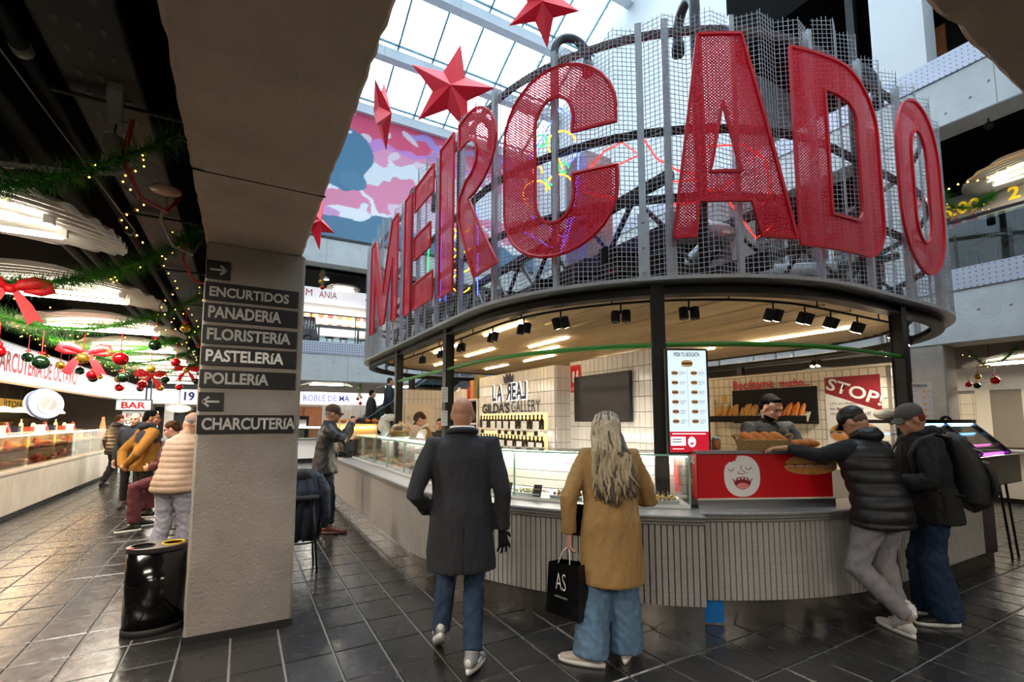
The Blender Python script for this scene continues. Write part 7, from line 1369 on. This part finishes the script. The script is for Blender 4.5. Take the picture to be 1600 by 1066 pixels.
# 9 seated person in burgundy trousers
stool((-.80, 8.55, 0), 'black bar stool under the person in burgundy trousers')
person('seated person in burgundy trousers on the second stool behind the pillar', (-.80, 8.55, 0), -75, 1.70, 6, head=(-10, -15), skin='pale', sit=.12, arms=dict(eR=(.25, .1, 1.0), wR=(.12, .3, .95), eL=(-.25, .1, 1.0), wL=(-.12, .3, .95)), legs=dict(kR=(.16, .44, .70), aR=(.16, .40, .28), kL=(-.13, .46, .68), aL=(-.14, .44, .14)), feet=((0, 0), (0, 5)), top=dict(m='burgundy', hem=.95, g=1.1, f=quilt(.08, .009), name='padded_jacket'), legw=('burgundy', .085, .095, 1.1, 16), shoes=('shoe_black', 'sole_white'), hair=('short', 'brown'), vox=.015)
# 10 employee in the cap, 11 colleague
E1_, hpe, upe, we = person('employee in a flat cap white shirt and brown waistcoat bending over the display', (2.80, 7.88, 0), -62, 1.74, 10, head=(0, -34), skin='pale', arms=dict(eR=(.25, .14, 1.12), wR=(.16, .36, 1.04), eL=(-.25, .14, 1.12), wL=(-.14, .36, 1.04)), top=dict(m='vest_brown', hem=.92, g=1.02, f=folds(.004, 71), sleeve=0, name='waistcoat', collar=.07), sleeves=('shirt_white', folds(.007, 7, 40), 1.2), legw=('black_cloth', .065, .072, 1, 17), shoes=('shoe_black', 'shoe_black'), hair=('short', 'brown'), hat=('cap', 'cap_brown'), vox=.012)
q = MB().tube([upe((-.09, .03, 1.47)), upe((0, .06, 1.46)), upe((.09, .03, 1.47)), upe((.06, -.06, 1.51)), upe((-.06, -.06, 1.51))], [.03]*5, 8, closed=True); link('shirt_collar', remesh(q, .01, 2), 'shirt_white', E1_, True, True)
person('smiling employee glimpsed between the bald man and the black pole', (3.35, 8.75, 0), 215, 1.62, 3, skin='mid', top=dict(m='shirt_grey', hem=.9, g=1, f=folds(.005, 72)), legw=('black_cloth', .065, .072, 1, 18), shoes=('shoe_black', 'shoe_black'), hair=('short', 'dark'), vox=.014)
# 12 vendor
person('bearded vendor in a dark grey shirt looking down behind the bread basket', (4.78, 3.10, 0), 200, 1.86, 8, head=(-16, -18), skin='pale', sh=.205, arms=dict(eR=(.29, .16, 1.16), wR=(.16, .40, 1.12), eL=(-.30, .16, 1.16), wL=(-.16, .42, 1.12)), top=dict(m='shirt_grey', hem=.85, g=1.17, f=folds(.006, 81, 34, .7), collar=.068, name='shirt'), legw=('black_cloth', .07, .08, 1.05, 19), shoes=('shoe_black', 'shoe_black'), hair=('swept', 'dark'), beard='hair_dark', vox=.010)
# 13 man in black gilet leaning on the red stand
person('man in a black padded gilet and grey joggers leaning on the red stand', (4.28, 1.86, 0), 8, 1.72, 12, head=(-14, -22), skin='mid', sh=.19, arms=dict(eR=(.27, .16, 1.20), wR=(.12, .40, 1.28), eL=(-.34, .22, 1.34), wL=(-.47, .43, 1.395), hdL=(-.7, .5, -.05), hnL=(0, 0, -1)),
       legs=dict(kR=(.10, .08, .52), aR=(.115, -.03, .10), kL=(-.17, .10, .50), aL=(.015, -.14, .17)), feet=((14, 0), (28, 38)), top=dict(m='down_black', hem=.82, g=1.24, f=quilt(.095, .013, folds(.004, 91)), sleeve=0, name='gilet', hood=1, collar=.085), sleeves=('knit_black', folds(.006, 92, 40), 1.2), legw=('jogger', .062, .092, 1.14, 20), shoes=('shoe_white', 'sole_white', 'shoe_white', 'shoe_white'), hat=('cap', 'cap_black'), hair=('fringe', 'stubble'), vox=.010, face=False)
# 14 man with the backpack
P14, hp14, up14, w14 = person('man in a grey cap and black hooded jacket waiting with a backpack', (4.92, 1.78, 0), -42, 1.73, 6, head=(-4, -14), skin='mid', sh=.19, arms=dict(eR=(.27, .10, 1.14), wR=(.18, .36, 1.10), eL=(-.27, .10, 1.14), wL=(-.18, .36, 1.10)), legs=dict(kR=(.10, .06, .5), aR=(.12, .02, .10), kL=(-.10, .06, .5), aL=(-.10, .0, .10)), feet=((8, 0), (-8, 0)),
       top=dict(m='hood_black', hem=.80, g=1.18, f=folds(.009, 101, 30, .6), hood=1), legw=('jeans_dark', .115, .098, 1.05, 22), shoes=('shoe_black', 'sole_white', 'white', 'shoe_black'), hat=('cap', 'cap_tweed'), hair=('fringe', 'red'), vox=.010)
def backpack(root, up):
    bp = thing('backpack', 'large black backpack with front pockets worn by the man in the grey cap', 'backpack', tuple(world(root, up((0, -.25, .95)))))
    tw = lambda *p: tuple(world(root, up(p))); fr = tuple((WM(root).to_3x3() @ V(0, 1, 0)))
    q = MB(); q.loft([(tw(0, -.22, .90), .11, .07), (tw(0, -.26, .93), .165, .11), (tw(0, -.27, 1.1), .17, .125), (tw(0, -.25, 1.28), .165, .11), (tw(0, -.21, 1.43), .14, .08), (tw(0, -.19, 1.48), .09, .05)], fr, 22); link('main_body', remesh(q, .012, 3, folds(.006, 111, 14)), M('pack_black', '#141517', .55, bump=.2, bscale=200), bp, True).matrix_parent_inverse = WM(bp).inverted()
    q = MB(); q.loft([(tw(0, -.37, .96), .11, .03), (tw(0, -.395, 1.02), .13, .045), (tw(0, -.39, 1.15), .125, .045), (tw(0, -.365, 1.24), .10, .03)], fr, 18); link('front_pocket', remesh(q, .012, 3), 'pack_black', bp, True).matrix_parent_inverse = WM(bp).inverted()
    q = MB(); q.tube([tw(-.11, -.378, 1.24), tw(0, -.384, 1.25), tw(.11, -.378, 1.24)], .006, 6); q.tube([tw(-.12, -.35, 1.33), tw(0, -.355, 1.35), tw(.12, -.35, 1.33)], .006, 6); q.build('zips', 'conduit', bp)
    for sg in (-1, 1): MB().tube([tw(sg*.10, -.17, 1.45), tw(sg*.14, -.06, 1.50), tw(sg*.165, .06, 1.475), tw(sg*.175, .145, 1.36), tw(sg*.17, .14, 1.2), tw(sg*.19, .02, 1.06), tw(sg*.15, -.16, 1.0)], [(.022, .01)]*7, 8).build('shoulder_strap', 'pack_black', bp, True)
    MB().tube([tw(-.04, -.17, 1.49), tw(0, -.17, 1.53), tw(.04, -.17, 1.49)], .008, 6).build('grab_handle', 'pack_black', bp, True)
backpack(P14, up14)
# 15 escalator riders, 16 people beyond the black display, 17 gallery guest
for k, (x, h_, lab) in enumerate([(3.30, 1.70, 'lower dark-coated rider on the escalator'), (3.85, 1.74, 'upper rider in navy with a backpack on the escalator')]):
    person(lab, (x+.14, 15.0, .35+.663*(x-2.6)), 95, h_, 2, skin='pale', top=dict(m='black_cloth' if k == 0 else 'navy_cloth', hem=.78, g=1.15, f=folds(.007, 120+k)), legw=('black_cloth', .065, .072, 1, 30+k), shoes=('shoe_black', 'shoe_black'), hair=('short', 'dark' if k == 0 else 'brown'), vox=.018)
person('person in a grey woollen hat beyond the black display', (9.0, 3.35, 0), -100, 1.66, 5, skin='pale', top=dict(m='navy_cloth', hem=.8, g=1.1, f=folds(.006, 131)), legw=('black_cloth', .065, .072, 1, 33), shoes=('shoe_black', 'shoe_black'), hat=('beanie', M('hat_grey', '#6a6760', .9)), vox=.018)
person('dark-haired person farther beyond the black display', (10.0, 3.35, 0), -120, 1.66, 5, skin='pale', top=dict(m='black_cloth', hem=.8, g=1.1, f=folds(.006, 132)), legw=('black_cloth', .065, .072, 1, 34), shoes=('shoe_black', 'shoe_black'), hair=('short', 'dark'), vox=.018)
person('guest in black standing behind the tinted glass on the right gallery', (12.0, 2.55, 3.93), -90, 1.72, 4, skin='pale', top=dict(m='black_cloth', hem=.8, g=1.15, f=folds(.006, 133)), legw=('black_cloth', .065, .072, 1, 35), shoes=('shoe_black', 'shoe_black'), hair=('short', 'dark'), vox=.018)
# dark coat hung on a stool right behind the pillar
sc2 = stool((.62, 5.75, 0), 'black bar stool under the hanging coats beside the pillar'); ch = thing('hanging_coat', 'dark blue padded coat hanging in folds beside the pillar', 'coat', (.62, 5.75, .3))
for sg in (-1, 1): MB().tube([(.62+.15*sg, 5.90, .77), (.62+.15*sg, 5.93, 1.02)], .012, 7).build('back_post', 'black', sc2)
MB().tube([(.47, 5.93, 1.02), (.77, 5.93, 1.02)], .014, 8).build('back_rail', 'black', sc2)
vf = lambda co: .022*np.sin(np.arctan2(co[:, 1]-5.82, co[:, 0]-.62)*9+1.5*np.sin(co[:, 2]*5))*np.clip(1.05-co[:, 2], 0, .5)*2+folds(.005, 140, 30, .5)(co)
q = MB(); q.loft([((.62, 5.84, .30), .17, .13), ((.62, 5.84, .36), .19, .16), ((.62, 5.83, .6), .20, .17), ((.62, 5.83, .82), .20, .15), ((.62, 5.86, .97), .185, .10), ((.62, 5.90, 1.03), .15, .05)], (0,1,0), 24); link('coat_body', remesh(q, .011, 2, vf), 'navy_cloth', ch, True).matrix_parent_inverse = WM(ch).inverted()
for sg in (-1, 1):
    q = MB(); q.tube([(.62+.15*sg, 5.84, .97), (.62+.225*sg, 5.76, .8), (.62+.23*sg, 5.74, .58), (.62+.215*sg, 5.75, .42)], [.06, .065, .058, .05], 12); link('coat_sleeve', remesh(q, .011, 2, folds(.008, 141, 34, .8)), 'navy_cloth', ch, True).matrix_parent_inverse = WM(ch).inverted()
q = MB(); q.ball((.62, 5.80, .98), (.11, .07, .07), 14, 8); link('coat_hood', remesh(q, .011, 2, folds(.008, 142, 30)), 'black_cloth', ch, True).matrix_parent_inverse = WM(ch).inverted()
bpy.data.scenes.remove(TS)
for mn_x in ('fairy', 'halo', 'lightbox', 'oval_glow', 'shelf_glow', 'screen_glow', 'scr_red', 'scr_bun', 'scr_white', 'pale_blue', 'gold_paint', 'pink_tree', 'yellow_digit', 'spot_lens_on', 'pink_led', 'blue_led', 'neon_3a50ff', 'neon_ff9a20', 'neon_20c050', 'neon_ffd21e', 'neon_ff2a1a', 'pendant_glow', 'oval_lamp'):
    if mn_x in MATS: MATS[mn_x].cycles.emission_sampling = 'NONE'
